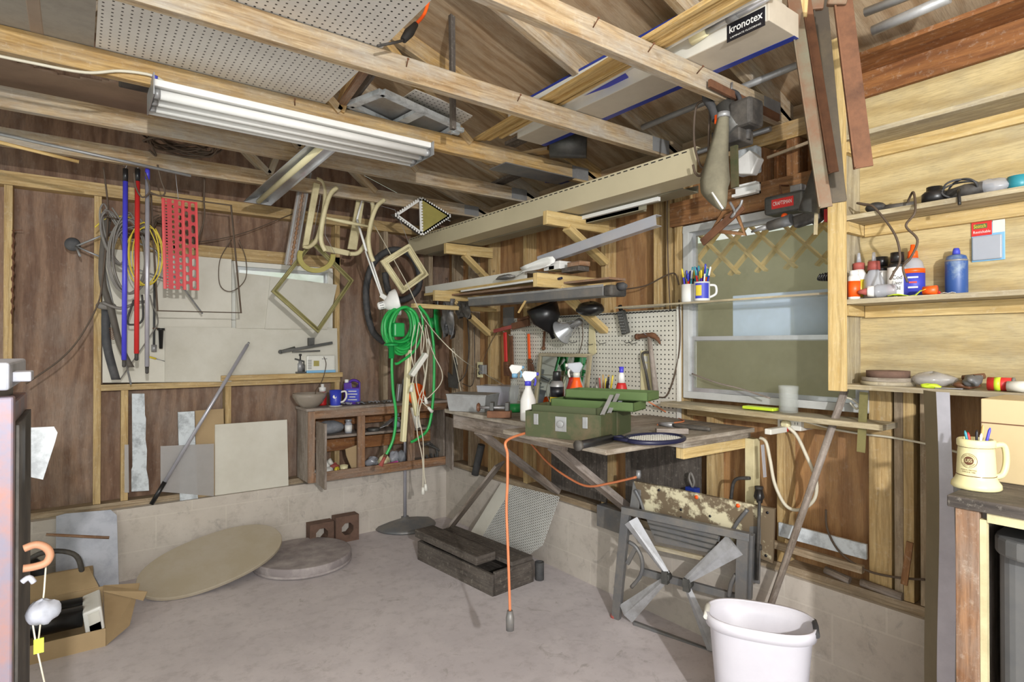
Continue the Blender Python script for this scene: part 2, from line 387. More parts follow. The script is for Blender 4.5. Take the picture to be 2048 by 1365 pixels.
dirty('panel_tan', '#9c8b7b', '#85766a', .6, 4, .7); dirty('screen_tan', '#9a948a', '#7f7a72', .5, 20, .8); dirty('bin_white', '#d6d4dc', '#bdbac4', .4, 4, .4); dirty('pale_rust', '#a8795c', '#7d5440', .7, 9, .6); dirty('scuffed_blue', '#2c4f8e', '#8394a3', .8, 9, .45, lo=.48, hi=.62); dirty('moulded', '#927b68', '#6b584a', .6, 4, .6); dirty('leather', '#4f4942', '#6d655b', .5, 6, .7); dirty('net', '#777a80', '#9a9ca0', .5, 30, .6)
def glass(name, tint, a=.25, rough=.05, dirt=0.0):
    s = N(name); s.b.inputs['Base Color'].default_value = srgb(tint); s.b.inputs['Roughness'].default_value = rough
    tr = s.n('BsdfTransparent'); mx = s.n('MixShader'); out = s.t.nodes['Material Output']
    if dirt:
        v = s.coords(obj=True); f = s.math('ADD', s.math('MULTIPLY', s.noise(v, 4, 7, .7), dirt), a); s.l(f, mx.inputs[0])
    else: mx.inputs[0].default_value = a
    tr.inputs[0].default_value = (1, 1, 1, 1)
    s.l(tr.outputs[0], mx.inputs[1]); s.l(s.b.outputs[0], mx.inputs[2]); s.l(mx.outputs[0], out.inputs[0]); MAT[name] = s.m
glass('window_glass', '#a3a287', .06, .1, .2); glass('clear_glass', '#c9cdc8', .22, .03, .1)
glass('clear_plastic', '#b9bcc4', .5, .15, .2); glass('film', '#b5b2b0', .42, .2, .25); glass('glass_shelf', '#b0b4a0', .28, .1, .25)
glass('bowl_glass', '#a2978a', .45, .05, .3); glass('smoke_glass', '#0b0b0c', .93, .05)
def mirror():
    s = N('mirror'); s.b.inputs['Base Color'].default_value = (.62, .66, .66, 1); fin(s, 'mirror', srgb('#b5bdbd'), .03, 1)
mirror()
def holes(name, base, kind):
    s = N(name); tc = s.n('TexCoord'); sx = s.n('SeparateXYZ'); s.l(tc.outputs['UV'], sx.inputs[0])
    tr = s.n('BsdfTransparent'); mx = s.n('MixShader'); out = s.t.nodes['Material Output']
    u, v = sx.outputs[0], sx.outputs[1]
    if kind == 'mesh':
        row = s.math('FLOOR', s.math('DIVIDE', v, .012)); off = s.math('MULTIPLY', s.math('MODULO', row, 2.0), .5)
        fu = s.math('ABSOLUTE', s.math('SUBTRACT', s.math('FRACT', s.math('ADD', s.math('DIVIDE', u, .026), off)), .5)); fv = s.math('ABSOLUTE', s.math('SUBTRACT', s.math('FRACT', s.math('DIVIDE', v, .012)), .5))
        h = s.math('MULTIPLY', s.math('LESS_THAN', fu, .33), s.math('LESS_THAN', fv, .24))
    else:
        # rows of round and slotted holes along u, five columns across v
        cw = .034; fv = s.math('SUBTRACT', s.math('FRACT', s.math('DIVIDE', v, cw)), .5); cl = s.math('FLOOR', s.math('DIVIDE', v, cw))
        pu = s.math('ADD', .017, s.math('MULTIPLY', .012, cl)); fu0 = s.math('SUBTRACT', s.math('FRACT', s.math('DIVIDE', u, pu)), .5)
        fu = s.math('MAXIMUM', s.math('SUBTRACT', s.math('ABSOLUTE', s.math('MULTIPLY', fu0, pu)), s.math('MULTIPLY', .0035, cl)), 0.0)
        d = s.math('SQRT', s.math('ADD', s.math('MULTIPLY', fu, fu), s.math('MULTIPLY', s.math('MULTIPLY', fv, cw), s.math('MULTIPLY', fv, cw))))
        h = s.math('LESS_THAN', d, s.math('ADD', .005, s.math('MULTIPLY', .0012, cl)))
    vv = s.coords(obj=True); c = s.mix(s.ramp(s.noise(vv, 6), [(.4, 0.), (.7, .4)]), srgb(base), tuple(x*.6 for x in srgb(base)[:3])+(1,))
    fin(s, name, c, .5); s.l(h, mx.inputs[0]); s.l(s.b.outputs[0], mx.inputs[1]); s.l(tr.outputs[0], mx.inputs[2]); s.l(mx.outputs[0], out.inputs[0])
holes('red_holes', '#b41f26', 'rack'); holes('white_mesh', '#c4c3be', 'mesh')
# ================================================================ THE SHELL
SL = .335; ZR = 2.575; XR = 2.52; XRP = 2.615; YB = 4.37; YBP = 4.465; ZC = .44; ZT = 2.44; XL = -1.9; YF = -.7
struct('floor', G().box(XL-.3, YF-1.2, -.1, XR+.3, YB+.3, 0), M('floor_concrete'), origin=(0, 0, 0))
# block courses, split round the corner
struct('wall_base_back', G().box(XL, YB-.05, 0, XR, YB+.2, ZC, g=0), M('block'), origin=(0, 0, 0))
struct('wall_base_right', G().box(XR-.02, YF-.3, 0, XR+.2, YB-.05, ZC, g=1), M('block'), origin=(0, 0, 0))
def wallY(g, x0, x1, z0, z1): g.box(x0, YBP, z0, x1, YBP+.015, z1, g=2)
def wallX(g, y0, y1, z0, z1): g.box(XRP, y0, z0, XRP+.015, y1, z1, g=2)
# window opening of the back wall
wx0, wx1 = PY(YB, 464, 600)[0], PY(YB, 668, 600)[0]; wz0, wz1 = PY(YB, 560, 757)[2], PY(YB, 560, 528)[2]
g = G(); 
for a, b in ((XL, -.75), (-.748, PY(YBP, 200, 500)[0]), (PY(YBP, 200, 500)[0]+.003, wx0)): wallY(g, a, b, ZC, ZT)
wallY(g, wx1, XR+.1, ZC, ZT); wallY(g, wx0, wx1, ZC, wz0); wallY(g, wx0, wx1, wz1, ZT)
g.prism([(XL, YBP, ZT), (XR+.1, YBP, ZT), (XR+.1, YBP, ZR-.035), (-.13, YBP, ZR+2.65*SL), (XL-.05, YBP, ZR+2.65*SL-1.8*SL)], (0, .015, 0), g=(0, 0, 1))
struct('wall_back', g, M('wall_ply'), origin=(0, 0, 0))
# window opening of the right wall
vy1 = PX(XR, 1367, 600)[1]; vy0 = 1.03; vz0 = PX(XR, 1383, 797)[2]; vz1 = PX(XR, 1375, 452)[2]
g = G(); wallX(g, YF-.3, vy0, ZC, ZT)
for a, b in ((vy1, 3.1), (3.102, YBP)): wallX(g, a, b, ZC, ZT)
wallX(g, vy0, vy1, ZC, vz0); wallX(g, vy0, vy1, vz1, ZT)
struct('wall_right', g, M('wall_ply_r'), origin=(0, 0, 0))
# roof sheathing on both slopes

def roofz(x): return ZR+(XR-x)*SL
g = G()
for i in range(5):
    y0 = YF-.3+i*1.28; y1 = min(y0+1.275, YBP)
    g.hexa((XR+.25, y0, roofz(XR+.25)), ((-2.9, 0, 2.9*SL), (0, y1-y0, 0), (0, 0, .012)), g=0)
    g.hexa((XR-2.65, y0, roofz(XR-2.65)), ((-1.8, 0, -1.8*SL), (0, y1-y0, 0), (0, 0, .012)), g=0)
struct('ceiling', g, M('roof_ply'), origin=(0, 0, 0))
# framing of the two walls: every stud its own piece of the setting
n_ = [0]
def trim(g, mat='stud', **k):
    n_[0] += 1; return struct('trim_%d' % n_[0], g, M(mat), bev=.002, **k)
def studY(px, z0=ZC+.04, z1=ZT-.08, w=.038, mat='stud'):
    x = PY(YB, px, 690)[0]; trim(G().box(x-w/2, YB+.003, z0, x+w/2, YBP, z1), mat)
def studX(px, z0=ZC+.04, z1=ZT-.08, w=.038, mat='stud'):
    y = PX(XR, px, 690)[1]; trim(G().box(XR+.003, y-w/2, z0, XRP, y+w/2, z1), mat)
trim(G().box(XL, YB-.0, ZC, XR, YBP, ZC+.038), 'stud_grey'); trim(G().box(XR, YF-.3, ZC, XRP, YB-.02, ZC+.038), 'stud_grey')
trim(G().box(XL, YB+.003, ZT-.078, XR, YBP, ZT), 'stud'); trim(G().box(XR, YF-.3, ZT-.078, XRP, YB, ZT), 'truss_gold')
zl = PY(YB, 440, 768)[2]
for px in (15, 195): studY(px)
studY(-190); studY(-420); studY(250, z1=zl-.02); studY(457, z1=zl-.02); studY(675); studY(772, mat='stud_grey'); studY(862, mat='stud_grey')
studY(352, z0=PY(YB, 352, 500)[2], z1=ZT-.08)
x0, x1 = PY(YB, 202, 765)[0], PY(YB, 681, 750)[0]
trim(G().box(x0, YB+.0, zl-.019, x1, YBP, zl+.019))                          # ledge under the boards
trim(G().box(PY(YB, 440, 745)[0], YB-.05, zl+.021, x1, YBP, zl+.056), 'stud')  # second board of the sill
trim(G().box(x0, YB+.003, wz1, x1, YBP, wz1+.085), 'stud')                   # header over the window
for px in (905, 938): studX(px, mat='stud_grey')
studX(978, mat='stud'); studX(1049); studX(1206); studX(1312); studX(1337); studX(1356, w=.05)
for px, z1 in ((1418, vz0-.04), (1560, vz0-.04)): studX(px, z1=z1)
studX(1770); studX(1748, w=.045); studX(1795, w=.03, mat='stud_grey'); studX(1815, w=.035); studX(1850, mat='stud_grey'); studX(1990); studX(2250)
y0, y1 = PX(XR, 1344, 400)[1], 1.085
trim(G().box(XR-.02, y0, vz1+.005, XRP, y1, vz1+.13), 'header')              # lintel over the window
for px in (1515, 1585): 
    y = PX(XR, px, 300)[1]; trim(G().box(XR+.003, y-.03, vz1+.132, XRP, y+.03, ZT-.08), 'header')
g = G().box(XRP-.02, PX(XR, 1605, 300)[1], vz1+.14, XRP-.002, PX(XR, 1530, 300)[1], ZT-.09, g=2); trim(g, 'door_wood')
# sill board of the right window
trim(G().beam((XR-.05, PX(XR-.1, 1337, 797)[1]+.03, vz0-.03), (XR-.05, .93, vz0-.035), .16, .022), 'shelf_ply')
trim(G().box(XR-.005, PX(XR-.1, 1350, 797)[1], vz0-.085, XRP, .95, vz0-.045), 'stud')
# ---- windows
def window(name, ax, a0, a1, z0, z1, d0, mid, fm, gm, wdt=.034):
    # ax 'x': plane x = d0, a runs along y
    def bx(g, a, b, c, d, t0, t1):
        if ax == 'x': g.box(d0+t0, a, c, d0+t1, b, d)
        else: g.box(a, d0+t0, c, b, d0+t1, d)
    g = G(); bx(g, a0, a1, z0, z0+wdt, 0, .07); bx(g, a0, a1, z1-wdt, z1, 0, .07); bx(g, a0, a0+wdt, z0+wdt, z1-wdt, 0, .07); bx(g, a1-wdt, a1, z0+wdt, z1-wdt, 0, .07)
    f = struct(name, g, fm, bev=.002)
    g = G(); i = wdt+.0; s_ = .02
    for (c, d, t) in ((z0+i, mid+.012, .015), (mid-.012, z1-i, .035)):
        bx(g, a0+i, a1-i, c, c+s_, t, t+.018); bx(g, a0+i, a1-i, d-s_, d, t, t+.018); bx(g, a0+i, a0+i+s_, c+s_, d-s_, t, t+.018); bx(g, a1-i-s_, a1-i, c+s_, d-s_, t, t+.018)
    part('sash', g, M('alu'), f, origin=OFF[f.name])
    for (c, d, t) in ((z0+i, mid+.012, .015), (mid-.012, z1-i, .035)):
        g = G(); bx(g, a0+i+s_, a1-i-s_, c+s_, d-s_, t+.007, t+.011); part('pane', g, gm, f)
    return f
window('window_1', 'x', vy0, vy1, vz0, vz1, XR-.005, PX(XR, 1500, 677)[2], M('galv_paint'), M('window_glass'))
window('window_2', 'y', wx0+.005, wx1, wz0+.06, wz1, YB+.03, (wz0+wz1)/2+.02, M('offwhite'), M('clear_glass'))
# ---- outside the right window
one('neighbouring_wall', G().box(XR+1.4, -.6, -.3, XR+1.5, 4.5, 2.25), M('outer_wall'), 'olive grey outside wall seen through the dusty window', 'wall')
g = G(); z0, z1 = 1.83, 2.2; X_ = XR+.30
for k in range(14):
    y = .55+k*.155
    g.beam((X_, y, z0), (X_, y+.37, z1), .012, .036, up=(1, 0, 0)); g.beam((X_+.013, y+.37, z0), (X_+.013, y, z1), .012, .036, up=(1, 0, 0))
g.box(X_-.01, .45, z1, X_+.025, 3.0, z1+.05)
for y in (.45, 2.95): g.box(X_-.01, y, -.3, X_+.05, y+.05, z1+.05)
one('garden_lattice', g, M('lattice'), 'yellowish diagonal lattice behind the top of the dusty window', 'lattice')
g = G(); pA = PX(XR+.08, 1467, 600); pB = PX(XR+.08, 1700, 672)
g.box(XR+.072, vy0+.002, pB[2]-.01, XR+.08, pA[1], PX(XR+.08, 1500, 590)[2])
one('blue_board', g, M('pale_blue'), 'pale blue board fixed behind the middle of the dusty window', 'board', bev=.003)
one('ground', G().box(XR+.2, -6, -.35, XR+6, 9, -.3), M('outer_wall'), 'dull ground outside the right window', 'ground')['kind'] = 'structure'
struct('trim_eave', G().box(XR+.093, YF-.3, ZT+.001, XR+.11, YBP, ZR-.040), M('roof_ply'), origin=(0, 0, 0))
# ---- trusses
def tr_y(i): return [0.79, 1.40, 2.01, 2.62, 3.23, 3.84][i]
LB = ['topmost ceiling truss in the photo corner above the shelves', 'ceiling truss whose nail-studded chord carries the flooring boxes', 'long ceiling truss running under the pegboard sheet to the wall', 'ceiling truss that carries the three-tube light', 'ceiling truss just behind the fluorescent light', 'rearmost ceiling truss, closest to the back wall']
for i in range(1, 6):
    y = tr_y(i); t = thing('roof_truss', LB[i], 'truss', (XR-.1, y, ZT), 'roof trusses')
    mt = 'truss_gold' if i in (0, 3) else 'truss'
    g = G(); h = .089
    g.prism([(XR+.09, y-.019, ZT), (XL-.3, y-.019, ZT), (XL-.3, y-.019, ZT+h), (XR-.05, y-.019, ZT+h), (XR+.09, y-.019, ZT+.03)], (0, .038, 0), g=(1, 0, 0))
    part('bottom_chord', g, M(mt), t, bev=.002)
    g = G().beam((XR+.12, y, roofz(XR+.12)-.047), (XR-2.55, y, roofz(XR-2.55)-.047), .038, .089, g=2); part('rafter', g, M(mt), t, bev=.002)
    g = G().beam((XR-2.6, y, roofz(XR-2.6)-.047), (XL-.4, y, roofz(XR-2.6)-.047-(XR-2.6-XL+.4)*SL), .038, .089, g=2); part('rafter', g, M(mt), t, bev=.002)
    for a, b in (((1.65, 1.1), (.95, 1.1), (.95, .1), (-.6, .1), (-.6, -.8)) if i > 2 else ((-.6, .1), (-.6, -.8))):
        part('web', G().beam((a, y+.0, ZT+.07), (b, y+.0, min(roofz(b), 9)-.1 if b > 0 else 3.1), .036, .07, up=(0, 1, 0)), M(mt), t, bev=.002)
    for x in (XR-.09,):
        part('nail_plate', G().box(x-.06, y-.0215, ZT+.012, x+.07, y-.0195, ZT+.085), M('galv'), t, label='perforated galvanised nail plate')
    for k, x in enumerate({1: (.95, 1.35, 1.62, 1.9), 2: (.98, 1.5), 3: (.75,)}.get(i, ())):
        part('nail', G().tube([(x, y-.02, ZT+.05), (x-.01, y-.055, ZT+.062)], .0022, 6).lathe((x-.01, y-.055, ZT+.062), [(.005, 0), (.005, .001)], axis=(-.01, -.035, .012), n=8), M('rust'), t)
# ================================================================ BACK WALL
def LY(y, pts): return [PY(y, *p) for p in pts]
def LX(x, pts): return [PX(x, *p) for p in pts]
def LZ(z, pts): return [PZ(z, *p) for p in pts]
def prY(y, pts, t, g=None): return G().prism(LY(y, pts), (0, t, 0), g)
def prX(x, pts, t, g=None): return G().prism(LX(x, pts), (t, 0, 0), g)
def rect(p, q, z0, z1, t, up=(0, 0, 1)): return G().beam((p[0], p[1], (z0+z1)/2), (q[0], q[1], (z0+z1)/2), t, z1-z0)
def snap(pts, z): return [A(p[0], p[1], z) if abs(p[2]-z) < .06 else A(p) for p in pts]
def rim(pts, w):
    c = sum(A(p) for p in pts)/len(pts); return c
# boards closing the window
one('cover_board', prY(YB-.012, [(205, 497), (463, 519), (463, 764), (205, 766)], .010), M('board_white'), 'large off-white board leaning over the wall left of the window', 'board')
one('cover_board', prY(YB-.026, [(330, 655), (674, 657), (676, 748), (460, 752), (455, 764), (330, 764)], .012), M('old_panel'), 'long dull white board standing on the window ledge under the grey pieces', 'board')
one('cover_board', prY(YB-.040, [(472, 545), (541, 553), (532, 657), (472, 657)], .008), M('old_panel'), 'small pale grey board against the window pane, left of the tilted one', 'board')
one('cover_board', prY(YB-.05, [(541, 553), (674, 570), (655, 659), (530, 658)], .008), M('old_panel'), 'tilted darker grey board seen through the gold diamond frame', 'board')
# things leaning below the ledge
zb = ZC+.002
def lean(name, pts, y, t, mat, lab, cat, grp=None):
    P = snap(LY(y, pts), zb); return one(name, G().prism(P, (0, t, 0), g=(0, 0, 1)), mat, lab, cat, grp)
jag = [(264, 788), (289, 788), (290, 830), (292, 838), (291, 880), (294, 900), (293, 940), (297, 960), (298, 982), (263, 984), (263, 940), (265, 935)]
lean('foam_strip', jag, YB-.03, .02, M('foam'), 'tall silvery foam strip with a ragged edge leaning left of the grey pole', 'foam strip')
lean('foam_strip', [(356, 825), (389, 823), (390, 870), (396, 982), (360, 984)], YB-.04, .018, M('foam'), 'shorter white foam strip standing between the grey pole and brown card', 'foam strip')
lean('brown_card', [(390, 822), (447, 818), (450, 978), (394, 982)], YB-.02, .006, M('cardboard'), 'narrow brown card leaning behind the white foam strip', 'card')
lean('clear_panel', [(321, 893), (428, 888), (428, 976), (321, 984)], YB-.046, .003, M('film'), 'low see-through plastic panel leaning behind the grey pole foot', 'panel')
lean('white_panel', [(430, 850), (574, 840), (577, 969), (430, 978)], YB-.03, .012, M('board_white'), 'nearly square white panel leaning below the ledge', 'panel')
lean('clear_strip', [(249, 890), (257, 890), (258, 986), (249, 986)], YB-.03, .004, M('film'), 'narrow clear strip leaning by the short stud', 'strip')
a, b = PY(YB-.075, 495, 690), PY(YB-.075, 303, 972); b[2] = ZC+.014; m = b+(a-b)*.13
t = thing('extension_pole', 'long grey pole with black grip leaning across the back wall', 'pole', b)
part('shaft', G().tube([m, a], .0115, 12), M('bright_alu'), t); part('grip', G().tube([b, m], .0135, 12), M('black'), t, label='black grip')
part('end_cap', G().tube([a, a+nrm(a-b)*.02], .007, 8), M('steel'), t)
# ledge things: bottle jack, charger, clamp
zs = zl+.057
p = PY(YB-.02, 600, 743); t = thing('bottle_jack', 'small dark bottle jack standing on the window ledge', 'jack', (p[0], p[1], zs)); bx_, by_ = p[0], p[1]
part('base', G().box(bx_-.035, by_-.028, zs, bx_+.035, by_+.028, zs+.012), M('dark_metal'), t, bev=.003)
part('cylinder', G().lathe((bx_, by_, zs), [(.02, .012), (.021, .07), (.015, .075), (.014, .09)]), M('steel'), t)
part('ram', G().lathe((bx_, by_, zs), [(.008, .09), (.008, .125), (.012, .126), (.012, .14), (.004, .142)]), M('dusty_black'), t)
part('pump', G().lathe((bx_+.026, by_-.005, zs), [(.009, .012), (.009, .06), (.005, .065), (.005, .09)]).beam((bx_+.026, by_-.005, zs+.085), (bx_-.04, by_-.01, zs+.105), .008, .012), M('dark_metal'), t)
x0, x1 = PY(YB-.045, 613, 740)[0], PY(YB-.045, 671, 740)[0]; y0, y1 = YB-.05, YB+.03
t = thing('battery_charger', 'grey-white battery charger box with a display on the window ledge', 'charger', ((x0+x1)/2, YB, zs))
part('body', G().box(x0, y0, zs+.006, x1, y1, zs+.13), M('offwhite'), t, bev=.012)
part('base', G().box(x0, y0-.004, zs, x1, y1, zs+.02), M('skyblue'), t, bev=.005)
part('display', G().box(x0+.05, y0-.002, zs+.05, x0+.09, y0, zs+.09), M('olive_yellow'), t); part('panel', G().box(x0+.095, y0-.002, zs+.03, x1-.02, y0, zs+.09), M('offwhite'), t)
g = G()
for k in range(6): g.box(x0+.008, y0-.003, zs+.03+k*.012, x0+.035, y0, zs+.036+k*.012)
part('vents', g, M('grey'), t); part('handle', G().tube(cr([(x0+.06, by_, zs+.115), (x0+.07, by_, zs+.135), (x1-.07, by_, zs+.135), (x1-.06, by_, zs+.115)], 4), .005), M('steel'), t)
part('name_mark', G().box(x0+.11, y0-.0015, zs+.10, x0+.15, y0, zs+.106), M('grey'), t)
g = G(); yy = YB-.075
a, b = PY(yy, 562, 704), PY(yy, 664, 686); g.beam(a, b, .03, .018); c = PY(yy, 622, 690); g.beam(c+A(0, 0, .0), c+A(0, 0, .05), .035, .04); g.tube([a, PY(yy, 590, 696)], .011); g.beam(PY(yy, 585, 704), PY(yy, 640, 702), .012, .01); g.lathe(a, [(.014, 0), (.014, .02)], axis=(0, 1, 0))
t = one('tile_cutter', g, M('dark_metal'), 'dusty grey clamp tool lying over the charger and the jack', 'clamp')
part('support_foot', G().box(c[0]-.01, yy+.055, zs, c[0]+.01, yy+.07, c[2]+.02).box(c[0]-.01, yy-.0, c[2]-.01, c[0]+.01, yy+.07, c[2]+.0), M('dark_metal'), t)
one('charger_lead', G().tube(cr([(x1-.09, y0+.0, zs+.118), (x1-.08, y0-.02, zs+.06), PY(YB-.08, 645, 760), PY(YB-.1, 633, 780), PY(YB-.13, 630, 796)], 6), .0028, 6), M('cable_brown'), 'thin brown lead hanging from the charger into the glass bowl', 'cable')
# ---- open shelf cabinet
cx0, cx1, cy0, cy1 = 1.28, 2.375, 4.10, YB-.012; cz0, cz1 = .492, 1.008
C_ = thing('wall_cabinet', 'low weathered wooden cabinet without doors on the back wall', 'cabinet', (cx0, cy1, cz0))
G_ = lambda *a: G().box(*a)
part('side_panel', G_(cx0, cy0+.02, cz0, cx0+.018, cy1, cz1-.02), M('grey_wood'), C_, bev=.002)
part('side_panel', G_(cx1-.018, cy0+.02, cz0, cx1, cy1, cz1-.02), M('grey_wood'), C_, bev=.002)
part('top_board', G_(cx0-.012, cy0+.0, cz1-.02, cx1+.02, cy1, cz1), M('grey_wood'), C_, bev=.002)
part('bottom_board', G_(cx0+.018, cy0+.02, cz0+.012, cx1-.018, cy1, cz0+.03), M('grey_wood'), C_)
zm = PY(4.12, 850, 858)[2]; zm = .80
part('shelf', G_(cx0+.018, cy0+.045, zm-.018, cx1-.12, cy1, zm), M('grey_wood'), C_)
part('face_frame', G().box(cx0, cy0, cz0, cx0+.045, cy0+.019, cz1-.021).box(cx0+.045, cy0, cz0, cx1, cy0+.019, cz0+.065).box(cx0+.045, cy0, cz1-.075, cx1, cy0+.019, cz1-.021), M('brown_wood'), C_, bev=.002)
for px in (723, 823):
    x = PY(4.1, px, 850)[0]; part('divider_stile', G_(x-.028, cy0, cz0+.066, x+.028, cy0+.019, cz1-.076), M('brown_wood'), C_, bev=.002)
for z0, z1 in ((.845, .925), (.655, .745)): part('back_rail', G_(cx0+.018, cy1-.022, z0, cx1-.018, cy1-.002, z1), M('door_wood'), C_)
g = G().hexa(PY(4.1, 633, 825)-A(0, 0, .0), ((.012, 0, 0), (.02, -.14, -.03), (0, 0, -.40))); 
part('door', G().prism([(cx0+.05, cy0-.003, cz1-.09), (cx0+.055, cy0-.17, cz1-.09), (cx0+.055, cy0-.17, cz0-.02), (cx0+.05, cy0-.003, cz0+.0)], (.016, 0, 0), g=(0, 0, 1)), M('grey_wood'), C_, bev=.002, label='left door swung wide open')
part('door', G().prism([(cx1-.01, cy0-.003, cz1-.13), (cx1-.03, cy0-.14, cz1-.13), (cx1-.03, cy0-.14, cz0-.02), (cx1-.01, cy0-.003, cz0+.0)], (.016, 0, 0), g=(0, 0, 1)), M('grey_wood'), C_, bev=.002, label='right door swung wide open')
def on(px, z, y): # a point standing at height z on plane y below pixel column px
    p = PY(y, px, 800); return A(p[0], y, z)
def jar(c, r, h, mat, lid=None): return G().lathe(c, [(r*.9, 0), (r, .006), (r, h*.8), (r*.75, h*.88), (r*.75, h)])
zt = cz1
# cabinet top things
c = on(619, zt, 4.2); t = thing('glass_bowl', 'large ribbed glass bowl on the left end of the cabinet', 'bowl', c)
g = G(); prof = [(.05, 0), (.055, .004), (.085, .03), (.112, .075), (.118, .1), (.115, .1), (.108, .075), (.08, .034), (.05, .010), (.0, .008)]
n = 40
P = [[tuple(c+A(math.cos(2*math.pi*k/n)*r*(1+.025*(k % 2)*(z < .08)), math.sin(2*math.pi*k/n)*r*(1+.025*(k % 2)*(z < .08)), z)) for k in range(n+1)] for r, z in prof]
g.grid(P, True); part('bowl', g, M('bowl_glass'), t)
c = on(645, zt, 4.29); t = thing('cleaner_bottle', 'small white-capped bottle with a red label behind the glass bowl', 'bottle', c)
part('body', G().lathe(c, [(.028, 0), (.03, .01), (.03, .085), (.02, .1)]), M('red'), t); part('cap', G().lathe(c, [(.024, .1), (.026, .13), (.012, .135), (.012, .155), (0, .156)]), M('white'), t)
c = on(671, zt+.006, 4.17); t = thing('blue_mug', 'glossy blue mug with a small white emblem on a coaster', 'mug', c)
part('body', G().lathe(c, [(.034, 0), (.038, .01), (.043, .11), (.040, .11), (.035, .015), (0, .012)], n=32), M('blue'), t, label='glossy blue body')
dr = nrm(A(*RT)-A(0, 0, 0)); hd = A(dr[0], dr[1], 0)
part('handle', G().tube(cr([c+hd*.036+A(0, 0, .095), c+hd*.072+A(0, 0, .1), c+hd*.078+A(0, 0, .06), c+hd*.058+A(0, 0, .03), c+hd*.036+A(0, 0, .022)], 6), .007), M('offwhite'), t, label='white handle')
fd = nrm(A(0-c[0], 0-c[1], 0)); e = c+fd*.0405+A(0, 0, .065)-hd*.006
part('emblem', G().lathe(e, [(.013, 0), (.013, .0015)], axis=fd, n=20), M('offwhite'), t)
c2 = A(c[0], c[1], zt); one('coaster', G().lathe(c2, [(.046, 0), (.048, .005), (0, .0055)], n=28), M('offwhite'), 'round patterned coaster under the blue mug', 'coaster')
c = on(704, zt, 4.24); t = thing('purple_jug', 'purple plastic cleaner jug with moulded handle and white cap', 'jug', c); hd2 = hd; q = lambda a, b: c+hd2*a+A(0, 0, b)
v = fd*-.055
g = G().prism([q(-.062, 0)-v/2, q(.062, 0)-v/2, q(.062, .165)-v/2, q(.045, .175)-v/2, q(.05, .125)-v/2, q(.0, .125)-v/2, q(-.005, .165)-v/2, q(-.062, .158)-v/2], v); part('body', g, M('purple'), t, bev=.006)
part('handle', G().tube(cr([q(.05, .165), q(.02, .178), q(-.01, .172), q(-.02, .15)], 5), .010), M('purple'), t); part('cap', G().lathe(q(-.04, .158), [(.015, 0), (.015, .026), (0, .027)]), M('white'), t)
part('label_sheet', G().prism([q(-.045, .02)+fd*.028, q(.05, .02)+fd*.028, q(.05, .115)+fd*.028, q(-.045, .115)+fd*.028], fd*.001), M('violet_panel'), t)
for k, w_ in enumerate((.030, .036, .022, .034)): part('printed_band', G().beam(q(.002-w_, .098-k*.021)+fd*.0295, q(.002+w_, .098-k*.021)+fd*.0295, .0008, .007), M('offwhite'), t)
for k, (px, mt, lb) in enumerate(((692, 'clear_plastic', 'crumpled clear plastic scrap in front of the purple jug'), (722, 'net', 'flattened grey plastic scrap just right of the purple jug'), (748, 'clear_plastic', 'crumpled clear wrapper on the middle of the cabinet top'), (772, 'grey', 'grey metal scrap right of the wrappers on the cabinet'))):
    c = on(px, zt+.002, 4.15); g = G(); rr = random.Random(k); 
    P = [[(c[0]+(i-3)*.012, c[1]+(j-2)*.016, c[2]+.006+rr.random()*.02) for j in range(5)] for i in range(7)]; one('plastic_scrap', g.grid(P), M(mt), lb, 'scrap', solid=.0012)
# inside the cabinet
zu, zw = zm+.001, cz0+.031
def blob(c, rx, ry, rz, seed, amp=.18, n=18, m=10):
    rr = random.Random(seed); ph = [rr.random()*6 for _ in range(6)]; g = G(); P = []
    for i in range(m+1):
        th = math.pi*i/m; row = []
        for k in range(n+1):
            a = 2*math.pi*k/n; f = 1+amp*(math.sin(3*a+ph[0])*math.sin(2*th+ph[1])+.6*math.sin(5*a+ph[2])*math.sin(4*th+ph[3])); 
            row.append((c[0]+rx*f*math.sin(th)*math.cos(a), c[1]+ry*f*math.sin(th)*math.sin(a), max(c[2], c[2]+rz+rz*f*math.cos(th))))
        P.append(row)
    return g.grid(P)
one('plastic_bag', blob(on(660, zu, 4.24), .105, .07, .048, 3, .08), M('net'), 'grey translucent bag bulging on the upper left cabinet shelf', 'bag')
c = on(697, zu, 4.2); t = thing('glass_jar', 'small glass jar with a white label on the upper cabinet shelf', 'jar', c); part('body', jar(c, .026, .085, 0), M('clear_plastic'), t); part('label_sheet', G().lathe(c, [(.0268, .012), (.0268, .06)], n=24), M('white'), t); part('lid', G().lathe(c, [(.023, .085), (.024, .1), (0, .101)]), M('galv'), t)
one('polish_tin', G().lathe(on(747, zu, 4.19), [(.045, 0), (.048, .004), (.048, .02), (.042, .024), (0, .025)]), M('dark_metal'), 'flat round dark tin on the upper cabinet shelf', 'tin')
c = on(776, zu+.012, 4.22); t = thing('trowel', 'grey pointed trowel lying on the upper cabinet shelf', 'trowel', c); part('blade', G().prism([c+A(-.09, 0, -.01), c+A(-.02, -.03, .02), c+A(.05, -.02, .06), c+A(.04, .03, .06), c+A(-.02, .03, .02)], (0, 0, .003)), M('galv'), t); part('handle', G().tube([c+A(.05, 0, .06), c+A(.08, 0, .055), c+A(.15, 0, .02)], .011), M('grey_wood'), t)
one('tin_can', G().lathe(on(793, zu, 4.3), [(.03, 0), (.03, .075), (0, .076)]), M('clear_plastic'), 'dull can behind the trowel', 'can')
c = on(652, zw, 4.19); t = thing('caulk_bottle', 'white squeeze bottle tipped over in the lower left cabinet bay', 'bottle', c)
